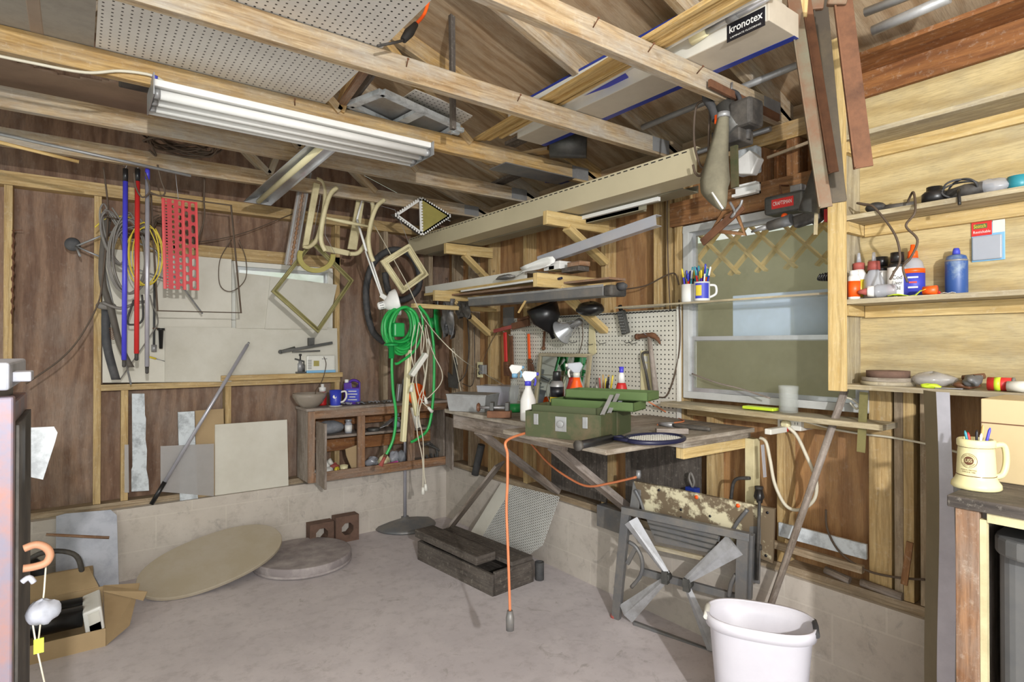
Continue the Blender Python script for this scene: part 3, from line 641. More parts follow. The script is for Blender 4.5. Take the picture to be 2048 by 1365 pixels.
ax_ = nrm(A(.6, -.5, .45)); part('body', G().lathe(c+A(-.04, .03, .04), [(.03, 0), (.034, .02), (.034, .07), (.02, .085)], axis=ax_), M('white'), t); part('cap', G().lathe(c+A(-.04, .03, .04)+ax_*.085, [(.024, 0), (.023, .025), (0, .026)], axis=ax_), M('offwhite'), t)
one('paper_wrapper', blob(on(650, zw, 4.15), .07, .035, .028, 9, .2), M('white'), 'crumpled white wrapper under the tipped bottle', 'wrapper')
one('tape_roll', G().lathe(on(673, zw+.028, 4.14)+A(0, -.01, 0), [(.017, -.01), (.027, -.01), (.027, .01), (.017, .01), (.017, -.01)], axis=(.75, -.65, 0), n=24), M('yellow'), 'roll of bright yellow tape in the lower left bay', 'tape')
c = on(688, zw, 4.15); one('paper_cup', G().lathe(c, [(.024, 0), (.03, .055), (.028, .055), (.022, .003), (0, .003)]), M('cream'), 'small cream paper cup beside the yellow tape', 'cup')
one('brown_folder', G().prism([on(706, zw, 4.15)+A(0, 0, .0), on(716, zw, 4.15)+A(0, 0, .01), on(714, zw, 4.15)+A(0, 0, .19), on(691, zw, 4.15)+A(0, 0, .17), on(693, zw, 4.15)+A(0, 0, .12)], (.0, .012, 0)), M('cardboard'), 'folded brown cardboard sleeve leaning in the lower left bay', 'cardboard')
for k, (px, rx, rz, mt, lb) in enumerate(((745, .05, .035, 'clear_plastic', 'clear bag of small parts left in the middle cabinet bay'), (768, .045, .04, 'cream', 'cream crumpled packet in the middle cabinet bay'), (790, .05, .045, 'clear_plastic', 'clear crinkled bag at the right of the middle bay'), (803, .03, .05, 'net', 'grey net bag behind the pole'), (667, .04, .03, 'brick_red', 'dark red wrapper at the back of the lower left bay'))):
    one('parts_bag', blob(on(px, zw, 4.24-.03*(k % 2)), rx, .04, rz, 20+k, .22), M(mt), lb, 'bag')
one('pink_packet', G().hexa(on(778, zw, 4.12)+A(0, 0, .0), ((.075, 0, .012), (0, .03, 0), (0, 0, .028))), M('pink'), 'bright pink packet at the front of the middle cabinet bay', 'packet')
def tool(name, a, b, r, mat, lab, cat, grip=None, gm='rubber', grp=None, head=None):
    a = A(a); b = A(b); t = thing(name, lab, cat, a, grp); m = a+(b-a)*.55
    part('handle', G().tube([a, m], r*1.5, 8), M(gm), t); part('blade', G().tube([m, b], r*.8, 8), M(mat), t); return t
g = G()
p = on(862, zw+.02, 4.2); one('old_pliers', G().tube(cr([p+A(.06, 0, -.015), p+A(.05, 0, .06), p+A(-.02, 0, .12), p+A(-.06, 0, .1)], 5), .007).tube(cr([p+A(.1, 0, -.015), p+A(.07, -.02, .05), p+A(-.02, -.01, .1), p+A(-.07, 0, .12)], 5), .007).ell(p+A(-.02, 0, .11), .02, .012, .02), M('dark_metal'), 'open dark pliers standing in the right cabinet bay', 'pliers')
for k in range(5):
    p = on(850+k*9, zw+.008, 4.16+.03*(k % 2)); one('spare_bracket', G().beam(p+A(-.03, 0, 0), p+A(.03, .02, .012), .014, .006).beam(p+A(.03, .02, .01), p+A(.03, .03, .04), .014, .005), M('dark_metal'), 'small bent metal bracket, %s in the right cabinet bay' % ('leftmost of the five', 'second from the left', 'middle one of the five', 'second from the right', 'rightmost of the five')[k], 'bracket', 'loose brackets in the cabinet')
# ---- hanging on the left: three poles, rack, cables
yp = 3.86
def pole(x0, y0, x1, y1, mat, topm, r, lab):
    a, b = PY(yp, x0, y0), PY(yp, x1, y1); t = thing('broom_pole', lab, 'pole', b, 'poles hanging from the rear truss'); d = nrm(b-a)
    part('shaft', G().tube([a+d*.05, b-d*.04], r, 14), M(mat), t); hc = part('hanging_cap', G().tube([a-d*.02, a+d*.05], r*1.05, 14), M(topm), t); part('threaded_tip', G().tube([b-d*.04, b-d*.005, b], [r*.8, r*.75, r*.4], 12), M('dusty_black'), t)
    part('hook', G().tube(cr([a-d*.02, a-d*.05+A(.008, 0, 0), a-d*.06, a-d*.04-A(.008, -.02, 0)], 4), .0025), M('steel'), hc)
pole(251, 345, 248, 735, 'plastic_blue', 'black', .0125, 'blue broom pole, leftmost of the hanging poles'); pole(275, 345, 273, 722, 'tape_red', 'black', .0125, 'dark red broom pole hanging between the blue and silver ones'); pole(295, 342, 294, 748, 'bright_alu', 'plastic_blue', .0115, 'silver broom pole with a blue cap')
P = LY(yp+.02, [(325, 396), (378, 403), (382, 584), (329, 578)]); g = G()
u_ = nrm(P[3]-P[0]); v_ = nrm(P[1]-P[0]); w_ = .172; 
def rackstrip(o, a, b): 
    L = np.linalg.norm(P[3]-P[0]); g.face([o+v_*a, o+v_*b, o+v_*b+u_*L, o+v_*a+u_*L], [(0, a), (0, b), (L, b), (L, a)])
rackstrip(P[0], 0, .172)
t = one('tool_rack', g, M('red_holes'), 'red perforated metal tool rack hanging beside the silver pole', 'rack', solid=.002)
L = np.linalg.norm(P[3]-P[0]); wd = np.linalg.norm(P[1]-P[0])
g = G(); 
for a in (0, .102, .17): g.beam(P[0]+v_*a-A(0, .006, 0), P[0]+v_*a+u_*L-A(0, .006, 0), .004, .012, up=(1, 0, 0))
part('folded_edge', g, M('tape_red'), t); part('hanging_wire', G().tube(cr([P[0]+v_*.08, P[0]+v_*.07+A(0, -.01, .08), P[0]+v_*.06+A(0, -.01, .19)], 4), .0018, 6), M('steel'), t)
# thin black rod frame
P = LY(3.95, [(302, 389), (462, 411), (482, 626), (315, 622)]); t = one('rod_frame', G().tube([P[0], P[1], P[2], P[3]], .0065, 6, closed=True), M('cable_brown'), 'thin dark rectangular rod frame hanging behind the red rack', 'frame')
# white rod stand: three rods to a round foot
h_ = PY(4.28, 152, 493); g = G()
for q_ in ((222, 464), (205, 516)): g.tube([h_, PY(4.25, *q_)], .0055, 8)
g.tube([h_, PY(4.2, 160, 512)], .006, 8); g.tube([PY(4.25, 205, 516), PY(4.2, 335, 560)], .0055, 8); g.tube([PY(4.25, 222, 464), PY(4.22, 310, 500), PY(4.2, 405, 628)], .0055, 8); g.tube([PY(4.25, 205, 516), PY(4.2, 262, 770)], .0055, 8)
t = one('wheeled_rod_frame', g, M('galv'), 'thin pale rod frame of a folding cart, its wheel against the plywood', 'frame'); part('wheel', G().lathe(PY(4.31, 145, 489)+A(0, .0, 0), [(.012, -.012), (.036, -.012), (.04, 0), (.036, .012), (.012, .012)], axis=(.2, .95, .1), n=24), M('rubber'), t)
# rusty drill bit / auger on nail at the far left
a, b = PY(YB-.03, 27, 460), PY(YB-.03, 24, 648); g = G(); pts = [a+(b-a)*k/60+A(.005*math.cos(k*.9), .005*math.sin(k*.9), 0) for k in range(55)]; g.tube(pts, .0035, 6); g.tube([a, b], .003, 6)
t = one('auger_bit', g, M('rust'), 'long rusty auger bit hanging at the far left stud', 'drill bit'); part('nail', G().tube([a+A(-.01, .035, .0), a+A(.04, -.01, .002)], .002, 6), M('rust'), t)
# coils of cable: each hank its own object
def hank(name, cx, cy, rx, ry, n, mat, lab, y, r=.004, seed=0, ties=True, tilt=0, cat='cable'):
    rr = random.Random(seed); pts = []; c = PY(y, cx, cy); k1 = np.linalg.norm(PY(y, cx+rx, cy)-c); k2 = np.linalg.norm(PY(y, cx, cy+ry)-c)
    for i in range(n):
        fx, fy = rr.uniform(.8, 1.05), rr.uniform(.85, 1.05); ox = rr.uniform(-.012, .012); oy = rr.uniform(-.02, .02)
        for k in range(10):
            a = 2*math.pi*(k+i*.03)/10+math.pi/2; x = k1*fx*math.cos(a)+ox; z = k2*fy*math.sin(a)-k2*(1-fy); x, z = x*math.cos(tilt)-z*math.sin(tilt), x*math.sin(tilt)+z*math.cos(tilt)
            pts.append(c+A(x, oy+.006*math.sin(3*a+i), z))
    t = one(name, G().tube(cr(pts, 4), r, 6), M(mat), lab, cat)
    if ties: part('tie', G().tube([c+A(-.025, -.03, k2*.55), c+A(.025, -.03, k2*.5), c+A(.025, .03, k2*.5), c+A(-.025, .03, k2*.55)], .005, 6, closed=True), M('cable_brown'), t)
    return t
hank('coiled_cable', 258, 510, 42, 78, 9, 'cable_grey', 'thick hank of grey cable behind the blue and red poles', 3.98, .0045, 1)
hank('coiled_cable', 322, 462, 18, 28, 6, 'cable_brown', 'small tight dark hank beside the red rack', 4.34, .004, 2)
hank('coiled_cable', 290, 505, 34, 66, 4, 'yellow', 'yellow and green wire coil looped around the silver pole', 3.93, .0032, 3)
hank('coiled_cable', 225, 470, 22, 60, 5, 'cable_grey', 'grey cable loop hanging at the stud left of the blue pole', 4.02, .005, 4, tilt=.25)
one('yellow_wire', G().tube(cr(LY(4.1, [(190, 455), (212, 438), (245, 433), (275, 440)]), 6), .004, 6), M('yellow'), 'stiff yellow wire end sticking out past the stud', 'wire')
def strap(pts, y, w_, mat, lab, cat='strap', name='hanging_strap'):
    P = cr(LY(y, pts), 6); g = G(); g.grid([[p-A(w_/2, 0, 0), p+A(w_/2, 0, 0)] for p in P]); return one(name, g, M(mat), lab, cat, solid=.006)
strap([(218, 430), (207, 490), (205, 560), (222, 620), (240, 690), (262, 735)], 4.1, .035, 'leather', 'broad dark grey belt hanging left of the blue pole')
strap([(212, 620), (214, 690), (232, 760)], 4.14, .045, 'rubber', 'short black strap whose end rests on the ledge')
one('saddle_grip', G().ell(PY(4.12, 212, 612), .05, .02, .024).tube(cr(LY(4.08, [(205, 605), (240, 617), (275, 606), (290, 604)]), 5), .009), M('cable_grey'), 'grey rubber handle looped behind the poles', 'handle')
for k, (pts, r, mt, lb) in enumerate((([(207, 335), (216, 430), (205, 560), (195, 610), (160, 675), (120, 720), (52, 768)], .0045, 'cable_brown', 'dark cord sagging from the truss to the left machine'), ([(385, 320), (407, 345), (408, 400), (408, 440), (390, 500)], .005, 'cable_brown', 'brown cord hanging past the red rack'), ([(268, 600), (255, 640), (262, 650), (285, 640), (284, 590)], .006, 'dusty_black', 'dark loop of hose between red and silver poles'), ([(380, 486), (440, 478), (500, 462), (580, 430), (640, 410)], .003, 'cable_brown', 'thin dark wire strung along the wall over the window'), ([(463, 480), (440, 520), (440, 570), (463, 583), (490, 560), (492, 520), (478, 480)], .0028, 'cable_brown', 'thin wire loop hanging over the corner of the rod frame'), ([(300, 590), (305, 610), (316, 640), (305, 665), (240, 760)], .0035, 'cable_grey', 'grey flex trailing down behind the silver pole to the ledge'))):
    one('hanging_cord', G().tube(cr(LY((4.02, 3.93, 4.05, 4.352, 4.31, 4.2)[k], pts), 7), r, 7), M(mt), lb, 'cord')
# hooked tools under the rod frame
p = PY(4.32, 322, 660); t = thing('plastic_holster', 'small black tapered plug hanging on a wire hook', 'holder', p); part('cone', G().lathe(p+A(0, 0, .01), [(.022, 0), (.022, -.012), (.015, -.014), (.010, -.13), (0, -.131)]), M('black'), t); part('hook', G().tube(LY(4.32, [(305, 657), (318, 657), (324, 664)]), .003), M('rust'), t)
a, b = PY(4.33, 309, 560), PY(4.33, 308, 690); t = thing('socket_bar', 'dark bar with a socket end hanging behind the silver pole', 'wrench', b); part('shaft', G().tube([a, b], .007), M('rubber'), t); part('socket', G().tube([b, b+A(0, 0, -.045)], .015), M('steel'), t)
a, b = PY(4.345, 290, 712), PY(4.345, 330, 723); t = thing('awl', 'yellow-handled awl stuck near the ledge', 'awl', a); part('handle', G().tube([a, a+(b-a)*.55], .006), M('yellow'), t); part('spike', G().tube([a+(b-a)*.55, b], .002), M('steel'), t)
a, b = PY(4.1, 222, 655), PY(4.1, 225, 680); one('coil_spring', G().tube([a+(b-a)*k/50+A(.009*math.cos(k*.8), .009*math.sin(k*.8), 0) for k in range(51)], .0018, 5), M('rust'), 'small rusty coil spring hanging by the black strap', 'spring')
# ---- chair back frame, mouldings and picture frames
yc = 3.78
def band(pts, y, wd, th, g=None):
    g = g or G(); P = cr(LY(y, pts), 6); n = len(P)
    rows = []
    for i, p in enumerate(P):
        d = nrm(P[min(i+1, n-1)]-P[max(i-1, 0)]); s_ = A(-d[2], 0, d[0])*wd/2; rows.append([p-s_-A(0, th/2, 0), p+s_-A(0, th/2, 0), p+s_+A(0, th/2, 0), p-s_+A(0, th/2, 0), p-s_-A(0, th/2, 0)])
    return g.grid(rows, False)
t = thing('chair_frame', 'upturned cream-painted bentwood chair frame hanging from a truss', 'chair frame', PY(yc, 690, 540))
CP = M('cream_paint')
part('seat_rail', prY(yc+.1, [(641, 360), (726, 383), (722, 393), (640, 369)], .03), CP, t, bev=.004)
part('seat_rail', prY(yc+.02, [(628, 365), (641, 368), (618, 490), (606, 492)], .022), CP, t, bev=.004)
part('seat_rail', prY(yc+.14, [(716, 388), (732, 384), (714, 500), (696, 498)], .02), CP, t, bev=.004)
part('seat_rail', prY(yc+.16, [(648, 490), (700, 502), (698, 512), (646, 502)], .02), CP, t, bev=.004)
part('bent_bow', G().tube(cr(LY(yc+.05, [(633, 358), (645, 366), (650, 395), (644, 440), (634, 478), (618, 494), (606, 492)]), 6), .014, 10), CP, t)
part('bent_bow', G().tube(cr(LY(yc+.08, [(727, 384), (738, 392), (746, 415), (742, 450), (734, 480), (718, 505), (700, 508)]), 6), .015, 10), CP, t)
part('leg', G().tube(cr(LY(yc-.08, [(674, 375), (660, 390), (649, 425), (643, 460), (643, 485), (651, 502)]), 6), .0145, 10), CP, t)
part('leg', G().tube(cr(LY(yc-.1, [(769, 400), (754, 413), (742, 445), (737, 480), (741, 508), (747, 523)]), 6), .0145, 10), CP, t)
part('stretcher', G().tube([PY(yc-.08, 652, 436), PY(yc-.09, 690, 444), PY(yc-.1, 736, 453)], [.007, .013, .007], 10), CP, t)
part('hanging_wire', G().tube([PY(yc+.08, 705, 389), A(PY(yc+.08, 703, 340)[0], 3.85, ZT+.0)], .002, 6), M('steel'), t)
# moulding plank
a, b = PY(3.9, 612, 345), PY(3.9, 580, 531); t = one('moulding_strip', G().beam(a, b, .018, .075, up=(1, 0, 0)), M('grey_wood'), 'ornate carved grey moulding hanging at the truss end of the reflector', 'moulding', bev=.004)
part('carved_bead', G().tube([a+A(0, -.013, 0)+(b-a)*k/60 for k in range(61)], [.008+.004*math.sin(k*2.1) for k in range(61)], 8), M('brown_wood'), t)
part('side_fillet', G().beam(a+A(-.028, -.012, 0), b+A(-.028, -.012, 0), .008, .010, up=(1, 0, 0)).beam(a+A(.028, -.012, 0), b+A(.028, -.012, 0), .008, .010, up=(1, 0, 0)), M('galv'), t)
def pic_frame(name, pts, y, w_, th, mat, lab, cat='picture frame', inner=None):
    P = LY(y, pts); c = sum(P)/4; g = G(); k = 1-w_/np.linalg.norm((P[0]+P[1])/2-c); I = [c+(p-c)*k for p in P]
    T = A(0, th, 0)
    for i in range(4):
        j = (i+1) % 4; g.prism([P[i], P[j], I[j], I[i]], T)
    t = one(name, g, mat, lab, cat, bev=.0015)
    J = [c+(p-c)*(k*.55+.45) for p in P]; g = G()
    for i in range(4): g.tube([J[i]-A(0, .003, 0), J[(i+1) % 4]-A(0, .003, 0)], w_*.18, 6)
    part('raised_bead', g, mat, t); return t
t = pic_frame('picture_frame', [(625, 478), (708, 561), (637, 667), (543, 583)], 3.88, .028, .02, M('gold_frame'), 'empty dull gold frame hanging as a diamond before the window')
part('hanging_wire', G().tube([PY(3.88, 625, 480), PY(3.86, 640, 400), A(PY(3.86, 640, 380)[0], 3.85, ZT)], .0015, 6), M('steel'), t)
P = [PY(3.8, 633+38*math.cos(a), 512+34*math.sin(a)) for a in [math.radians(d) for d in range(-5, 211, 12)]]
g = G(); c = PY(3.8, 633, 508); rows = []
for p in P: d = nrm(p-c); rows.append([p+d*.0, p-d*.030, p-d*.030+A(0, .018, 0), p+A(0, .018, 0), p])
t = one('wooden_ring', g.grid(rows, False), M('olive_yellow'), 'olive yellow half ring of wood hanging over the gold frame', 'ring'); part('hanging_wire', G().tube([P[0], PY(3.82, 650, 470), A(PY(3.84, 655, 420)[0], 3.84, ZT)], .0015, 6), M('steel'), t)
t = pic_frame('square_frame', [(819, 487), (858, 550), (806, 588), (762, 522)], 3.62, .038, .02, M('cream_paint'), 'small cream square frame hanging tilted near the corner')
part('hanging_wire', G().tube([PY(3.62, 819, 490), PY(3.62, 800, 440), A(PY(3.62, 790, 420)[0], 3.62, PY(3.62, 790, 420)[2]), (PY(3.62, 780, 400)[0]-.1, 3.84, ZT)], .0015, 6), M('steel'), t)
# lace-edged wall shelf
ys = 3.78; P = LY(ys, [(843, 395), (902, 432), (845, 470), (790, 430)]); T_, R_, B_, L_ = P
t = thing('lace_shelf', 'ornate white lace-edged corner shelf hanging beside the truss ends', 'wall shelf', B_)
part('streaked_panel', G().prism([T_, R_, B_, (T_+B_)/2+A(-.004, 0, 0)], (0, .01, 0)), M('olive_yellow'), t, label='gold streaked panel')
g = G(); iT, iB, iL, iR = [p+(A(*((T_+B_)/2))-p)*.0 for p in (T_, B_, L_, R_)]
def lace(a, b, inward):
    g.prism([a, b, b+inward*.022, a+inward*.022], (0, .006, 0)); n = int(np.linalg.norm(b-a)/.02)
    for k in range(n): g.ell(a+(b-a)*(k+.5)/n-inward*.002, .008, .004, .008, 8, 5)
ctr = (T_+B_)/2
for a, b in ((T_, L_), (L_, B_), (B_, T_), (B_, R_), (R_, T_)): lace(a, b, nrm((L_ if abs(a[0]-T_[0])+abs(b[0]-B_[0]) < .06 or abs(a[0]-B_[0])+abs(b[0]-T_[0]) < .06 else ctr)-(a+b)/2)*.8)
part('lace_border', g, M('white'), t, label='white pierced border'); part('side_board', G().prism([L_, B_, B_+A(.0, .07, .01), L_+A(.0, .07, .01)], (0, 0, .006)), M('dark_wood'), t)
part('hanging_wire', G().tube([T_, A(T_[0]+.01, 3.83, ZT+.0)], .0018, 6), M('steel'), t)
# vacuum hose on the back wall
g = G(); pts = cr(LY(4.30, [(768, 685), (745, 662), (733, 610), (735, 560), (752, 520), (785, 500), (820, 510), (838, 545), (835, 580), (805, 600), (778, 585), (770, 545)]), 10)
t = one('vacuum_hose', G().tube(pts, [.024+.0025*(k % 2) for k in range(len(pts))], 12), M('rubber'), 'thick black ribbed hose looped on the back wall near the corner', 'hose')
# clamp lamp
p0, p1, p2 = PY(3.8, 714, 440), PY(3.65, 762, 590), PY(3.6, 775, 608)
t = thing('swing_arm_lamp', 'white swing-arm lamp with round shade hanging upside down', 'lamp', p2)
part('arm', G().tube([p0, PY(3.7, 733, 503)], .008).tube([PY(3.7, 731, 503), p1], .006).tube([PY(3.7, 737, 503), p1+A(.012, 0, 0)], .006), M('white'), t)
axl = nrm(p2-PY(3.6, 757, 612)+A(.0, -.02, 0)); 
part('shade', G().lathe(PY(3.6, 770, 610), [(.028, 0), (.045, .02), (.078, .045), (.088, .075), (.09, .085), (.086, .085), (.07, .045), (.025, .01)], axis=axl, n=32), M('white'), t)
part('socket', G().lathe(PY(3.6, 770, 610), [(.0, -.05), (.018, -.048), (.026, -.04), (.028, 0)], axis=axl), M('white'), t)
g = G()
for k in range(10):
    a = k*.628; x = nrm(np.cross(axl, A(0, 0, 1))); y = np.cross(axl, x); q_ = x*math.cos(a)+y*math.sin(a); g.tube([PY(3.6, 770, 610)+q_*.0275-axl*.012, PY(3.6, 770, 610)+q_*.0265-axl*.036], .002, 5)
part('vent_slots', g, M('ink'), t)
part('clamp_bracket', G().beam(p1, p2+A(0, 0, .03), .012, .03), M('white'), t)
part('upper_arm', G().tube([p0, PY(3.85, 725, 395), A(PY(3.85, 727, 370)[0], 3.84, ZT)], .006), M('white'), t)
# string running down to the outlet
one('white_string', G().tube(cr([PY(3.84, 748, 450), PY(3.5, 810, 560), PY(3.3, 850, 640), PY(3.0, 915, 712), PX(2.5, 965, 745), PX(2.35, 1010, 772)], 8), .0028, 6), M('cable_white'), 'pale string slanting from the truss down to the bench', 'string')
# ================================================================ RIGHT WALL RACKS
def along(name, x, p, q, t, h, mat, lab, cat, bev=.002, dz=0, **k):
    # a long member parallel to the right wall at plane x, from pixel p to pixel q (centre line)
    a, b = PX(x, *p), PX(x, *q); a[2] += dz; b[2] += dz
    return one(name, G().beam(a, b, t, h), M(mat), lab, cat, bev=bev, **k)
def bracket(px, arm_px, z0, drop, lab):
    y = PX(XR, px, 600)[1]-.035; a = PY(y, *arm_px); t = thing('wood_bracket', lab, 'bracket', (XR, y, z0), 'home-made wooden brackets')
    part('arm', G().beam((a[0], y, z0), (XR+.0, y, z0), .036, .075), M('pine'), t, bev=.002)
    part('brace', G().beam((a[0]+.16, y+.0, z0-.035), (XR-.02, y, z0-drop), .034, .06, up=(0, 1, 0)), M('pine'), t, bev=.002)
    return a[0]
zu_ = 2.115; zl_ = PY(2.53, 1068, 556)[2]
bracket(1206, (1090, 450), 2.145, .21, 'upper wooden bracket, nearer the window'); bracket(978, (890, 505), 2.145, .21, 'upper wooden bracket, nearer the corner')
bracket(1206, (1070, 560), zl_-.02, .27, 'lower wooden bracket holding the white board and shop light'); bracket(978, (868, 590), zl_-.02, .27, 'lower wooden bracket beside the green hose reel')
ZA = 2.145+.04
g = G(); x = 2.13
def chan(g, x, y0, y1, z, h, d, t=.004):
    g.box(x, y0, z, x+t, y1, z+h); g.box(x+t, y0, z, x+d, y1, z+t); g.box(x+d-t, y0, z+t, x+d, y1, z+h*.4); g.box(x+t, y0, z+h-t, x+.03, y1, z+h)
ya, yb = 1.55, 4.28
chan(g, x, ya, yb, ZA+.004, .115, .15); t = one('siding_panel', g, M('siding'), 'long beige vinyl siding panel lying on the upper brackets', 'siding')
g = G()
for k in range(62): y = ya+.05+k*.043; g.box(x-.001, y, ZA+.106, x+.0, y+.026, ZA+.111)
part('nail_slots', g, M('ink'), t)
g = G(); chan(g, 2.30, 1.75, 4.28, ZA+.004, .09, .12); one('siding_panel', g, M('siding_dark'), 'duller siding panel tucked behind the long beige one', 'siding')
one('trim_channel', G().box(2.33, 2.05, ZA-.035, 2.39, 2.5, ZA-.0).box(2.33, 2.0, ZA-.04, 2.335, 2.5, ZA+.0), M('siding_dark'), 'dark trim channel sticking out under the siding by the near bracket', 'channel')
one('white_batten', G().box(2.30, 1.9, ZA-.02, 2.32, 2.5, ZA+.0), M('white'), 'thin white batten under the siding panels', 'batten')
one('conduit_pipe', G().tube([(XR-.03, 1.42, ZT-.02), (XR-.03, 4.2, ZT-.05)], .012, 10), M('galv'), 'long galvanised conduit running along the top plate', 'pipe')
for k, (p, q, r, lb) in enumerate((((1285, 255), (1620, 120), .014, 'pale pipe lying in the roof above the nail-plated truss end'), ((1730, 25), (2000, -80), .014, 'grey pipe at the top right corner of the roof'), ((1745, 62), (1900, -5), .016, 'second grey pipe just under the topmost one'))):
    one('roof_pipe', G().tube([PX(2.25-.2*(k > 0), *p), PX(2.25-.2*(k > 0), *q)], r, 10), M('galv'), lb, 'pipe')
# lower bracket load
zb_ = zl_+.02
one('gypsum_board', G().beam((2.22, 2.86, zb_+.045), (2.22, 4.15, zb_+.045), .02, .055).box(2.23, 2.86, zb_+.055, 2.4, 4.15, zb_+.072), M('offwhite'), 'long white board with small printed letters on the lower brackets', 'board')
gb = bpy.data.objects['gypsum_board']
for s_, px, py in (('JM', 893, 560), ('Record', 955, 548), ('Ply', 972, 545), ('168', 987, 543)):
    p = PX(2.209, px, py); text(s_, p, (0, -1, 0), (0, 0, 1), .03 if s_ == 'JM' else .016, M('ink'), gb)
one('rough_plank', G().box(2.2, 2.55, zb_-.001, 2.38, 4.15, zb_+.017), M('pine'), 'rough plank directly under the long white board', 'plank')
a, b = PX(2.12, 950, 606), PX(2.12, 1222, 583)
t = thing('shop_light', 'dusty grey shop light housing with a black end lying below the white board', 'light fixture', b)
d = nrm(b-a); part('housing', G().beam(a, b, .11, .05), M('dusty_grey'), t, bev=.006); part('reflector_lip', G().beam(a+A(-.055, 0, .026), b+A(-.055, 0, .026), .006, .012), M('galv'), t)
part('end_cap', G().beam(b, b+d*.055, .112, .055), M('dusty_black'), t, bev=.01); part('cable_grip', G().lathe(b+d*.05+A(0, 0, .02), [(.02, 0), (.02, .03), (.01, .05)], axis=d), M('rubber'), t)
one('white_trim_piece', G().beam(PX(2.2, 925, 583), PX(2.2, 1068, 562), .03, .012), M('white'), 'thin white trim strip lying on the grey shop light', 'trim')
one('thin_board', G().beam(PX(2.22, 910, 592), PX(2.22, 1235, 558), .12, .012), M('brown_wood'), 'weathered thin board between the trim strip and shop light', 'board')
one('wood_sliver', G().beam(PX(2.05, 1037, 626), PX(2.06, 1051, 602), .012, .006), M('trim_wood'), 'short light wood sliver dangling from the shop light', 'sliver')
a, b = PX(2.20, 1075, 522), PX(2.20, 1312, 440)
one('clear_angle_strip', G().beam(a, b, .003, .05).beam(a+A(.02, 0, -.025), b+A(.02, 0, -.025), .04, .003).beam(a+A(.02, 0, .025), b+A(.02, 0, .025), .04, .003), M('clear_plastic'), 'translucent plastic channel slanting up over the lower bracket', 'channel')
z = zb_+.075
P = [PX(2.2, *q) for q in ((1040, 542), (1055, 520), (1075, 514), (1105, 513))]
g = G(); rows = []
for i in range(7):
    f = i/6; rows.append([PX(2.15+.02*math.sin(j), *(1040+65*f+6*math.sin(j*1.2), 536-22*f**.6+j*4.5+2*math.sin(i+j))) for j in range(5)])
one('white_cloth', g.grid(rows), M('white'), 'white sheet folded over the near end of the long white board', 'cloth', solid=.004)
c = PX(2.22, 1118, 530); one('paper_stack', G().box(c[0]-.04, c[1]-.05, c[2]-.03, c[0]+.08, c[1]+.09, c[2]+.0).box(c[0]-.03, c[1]-.04, c[2]+.001, c[0]+.07, c[1]+.08, c[2]+.018), M('white'), 'stack of white paper pads beside the folded sheet', 'paper', bev=.002)
for k, (px, py, w_, mt, lb) in enumerate(((1108, 537, .05, 'cream', 'small cream wood block under the paper pads'), (1145, 540, .14, 'dark_wood', 'dark wood block lying on the lower bracket arm'), (1152, 529, .10, 'brown_wood', 'upper brown offcut on top of the dark block'))):
    c = PX(2.2, px, py); one('wood_offcut', G().box(c[0]-.02, c[1]-w_/2, c[2]-.012, c[0]+.06, c[1]+w_/2, c[2]+.014), M(mt), lb, 'wood block', bev=.002)
one('glove_roll', blob(PX(2.15, 1010, 560), .03, .09, .015, 5, .2), M('dusty_grey'), 'crumpled grey paper on the plank', 'paper')
c = PX(2.12, 1100, 562); one('caulk_tube', G().tube([c+A(0, .05, 0), c-A(0, .05, -.003)], .012).tube([c-A(0, .05, -.003), c-A(0, .1, -.006)], .007), M('dkblue'), 'small dark blue tube lying against the lower bracket arm', 'tube')
# dark stuff hanging under lower shelf
c = PX(2.35, 1090, 630); t = thing('black_funnel', 'big black funnel hanging above the pegboard', 'funnel', c)
part('cone', G().lathe(c, [(.012, -.16), (.016, -.12), (.09, -.03), (.1, .06), (.094, .06), (.08, -.03), (.008, -.12)], axis=(-.35, .1, .93), n=28), M('black'), t)
one('black_bag', blob(PX(2.3, 1180, 622)+A(0, 0, -.03), .06, .09, .04, 12, .1), M('black'), 'black bag hanging behind the lower bracket brace', 'bag')
one('blue_grey_sheet', G().box(2.48, PX(2.48, 1027, 640)[1], PX(2.48, 1015, 652)[2], 2.486, PX(2.48, 1006, 640)[1], PX(2.48, 1015, 615)[2]), M('dusty_grey'), 'narrow blue-grey metal piece hanging below the shop light', 'sheet')
# green hose reel and cloths near the corner
c = PX(2.2, 876, 645); t = thing('hose_reel', 'green plastic cord reel hanging beside the grey rag', 'reel', c)
part('flange', G().lathe(c, [(0, -.008), (.13, -.008), (.135, 0), (.13, .008), (0, .008)], axis=(.75, -.6, .1), n=36), M('green'), t); part('hub', G().lathe(c, [(.04, 0), (.04, -.06), (0, -.06)], axis=(.75, -.6, .1)), M('green'), t); part('hook', G().tube(cr([c+A(0, 0, .12), c+A(0, 0, .17), c+A(.02, -.02, .2)], 4), .006), M('steel'), t)
def drape(px0, px1, y0, y1, x, mat, lab, seed=0, amp=.02):
    rr = random.Random(seed); rows = []
    for i in range(9):
        f = i/8; row = []
        for j in range(10):
            h = j/9; p = PX(x, px0+(px1-px0)*h+3*math.sin(i*.9+j), y0+(y1-y0)*f*(1-.15*math.sin(3.1*h))); row.append(p+A(amp*math.sin(j*2.2+i*.4), 0, 0))
        rows.append(row)
    return one('hanging_rag', G().grid(rows), M(mat), lab, 'rag', solid=.004)
drape(886, 905, 598, 680, 2.15, 'dusty_grey', 'dark grey rag hanging between the green reel and bracket', 1)
drape(915, 938, 603, 640, 2.15, 'dusty_black', 'black rag bunched under the shop light end', 2)
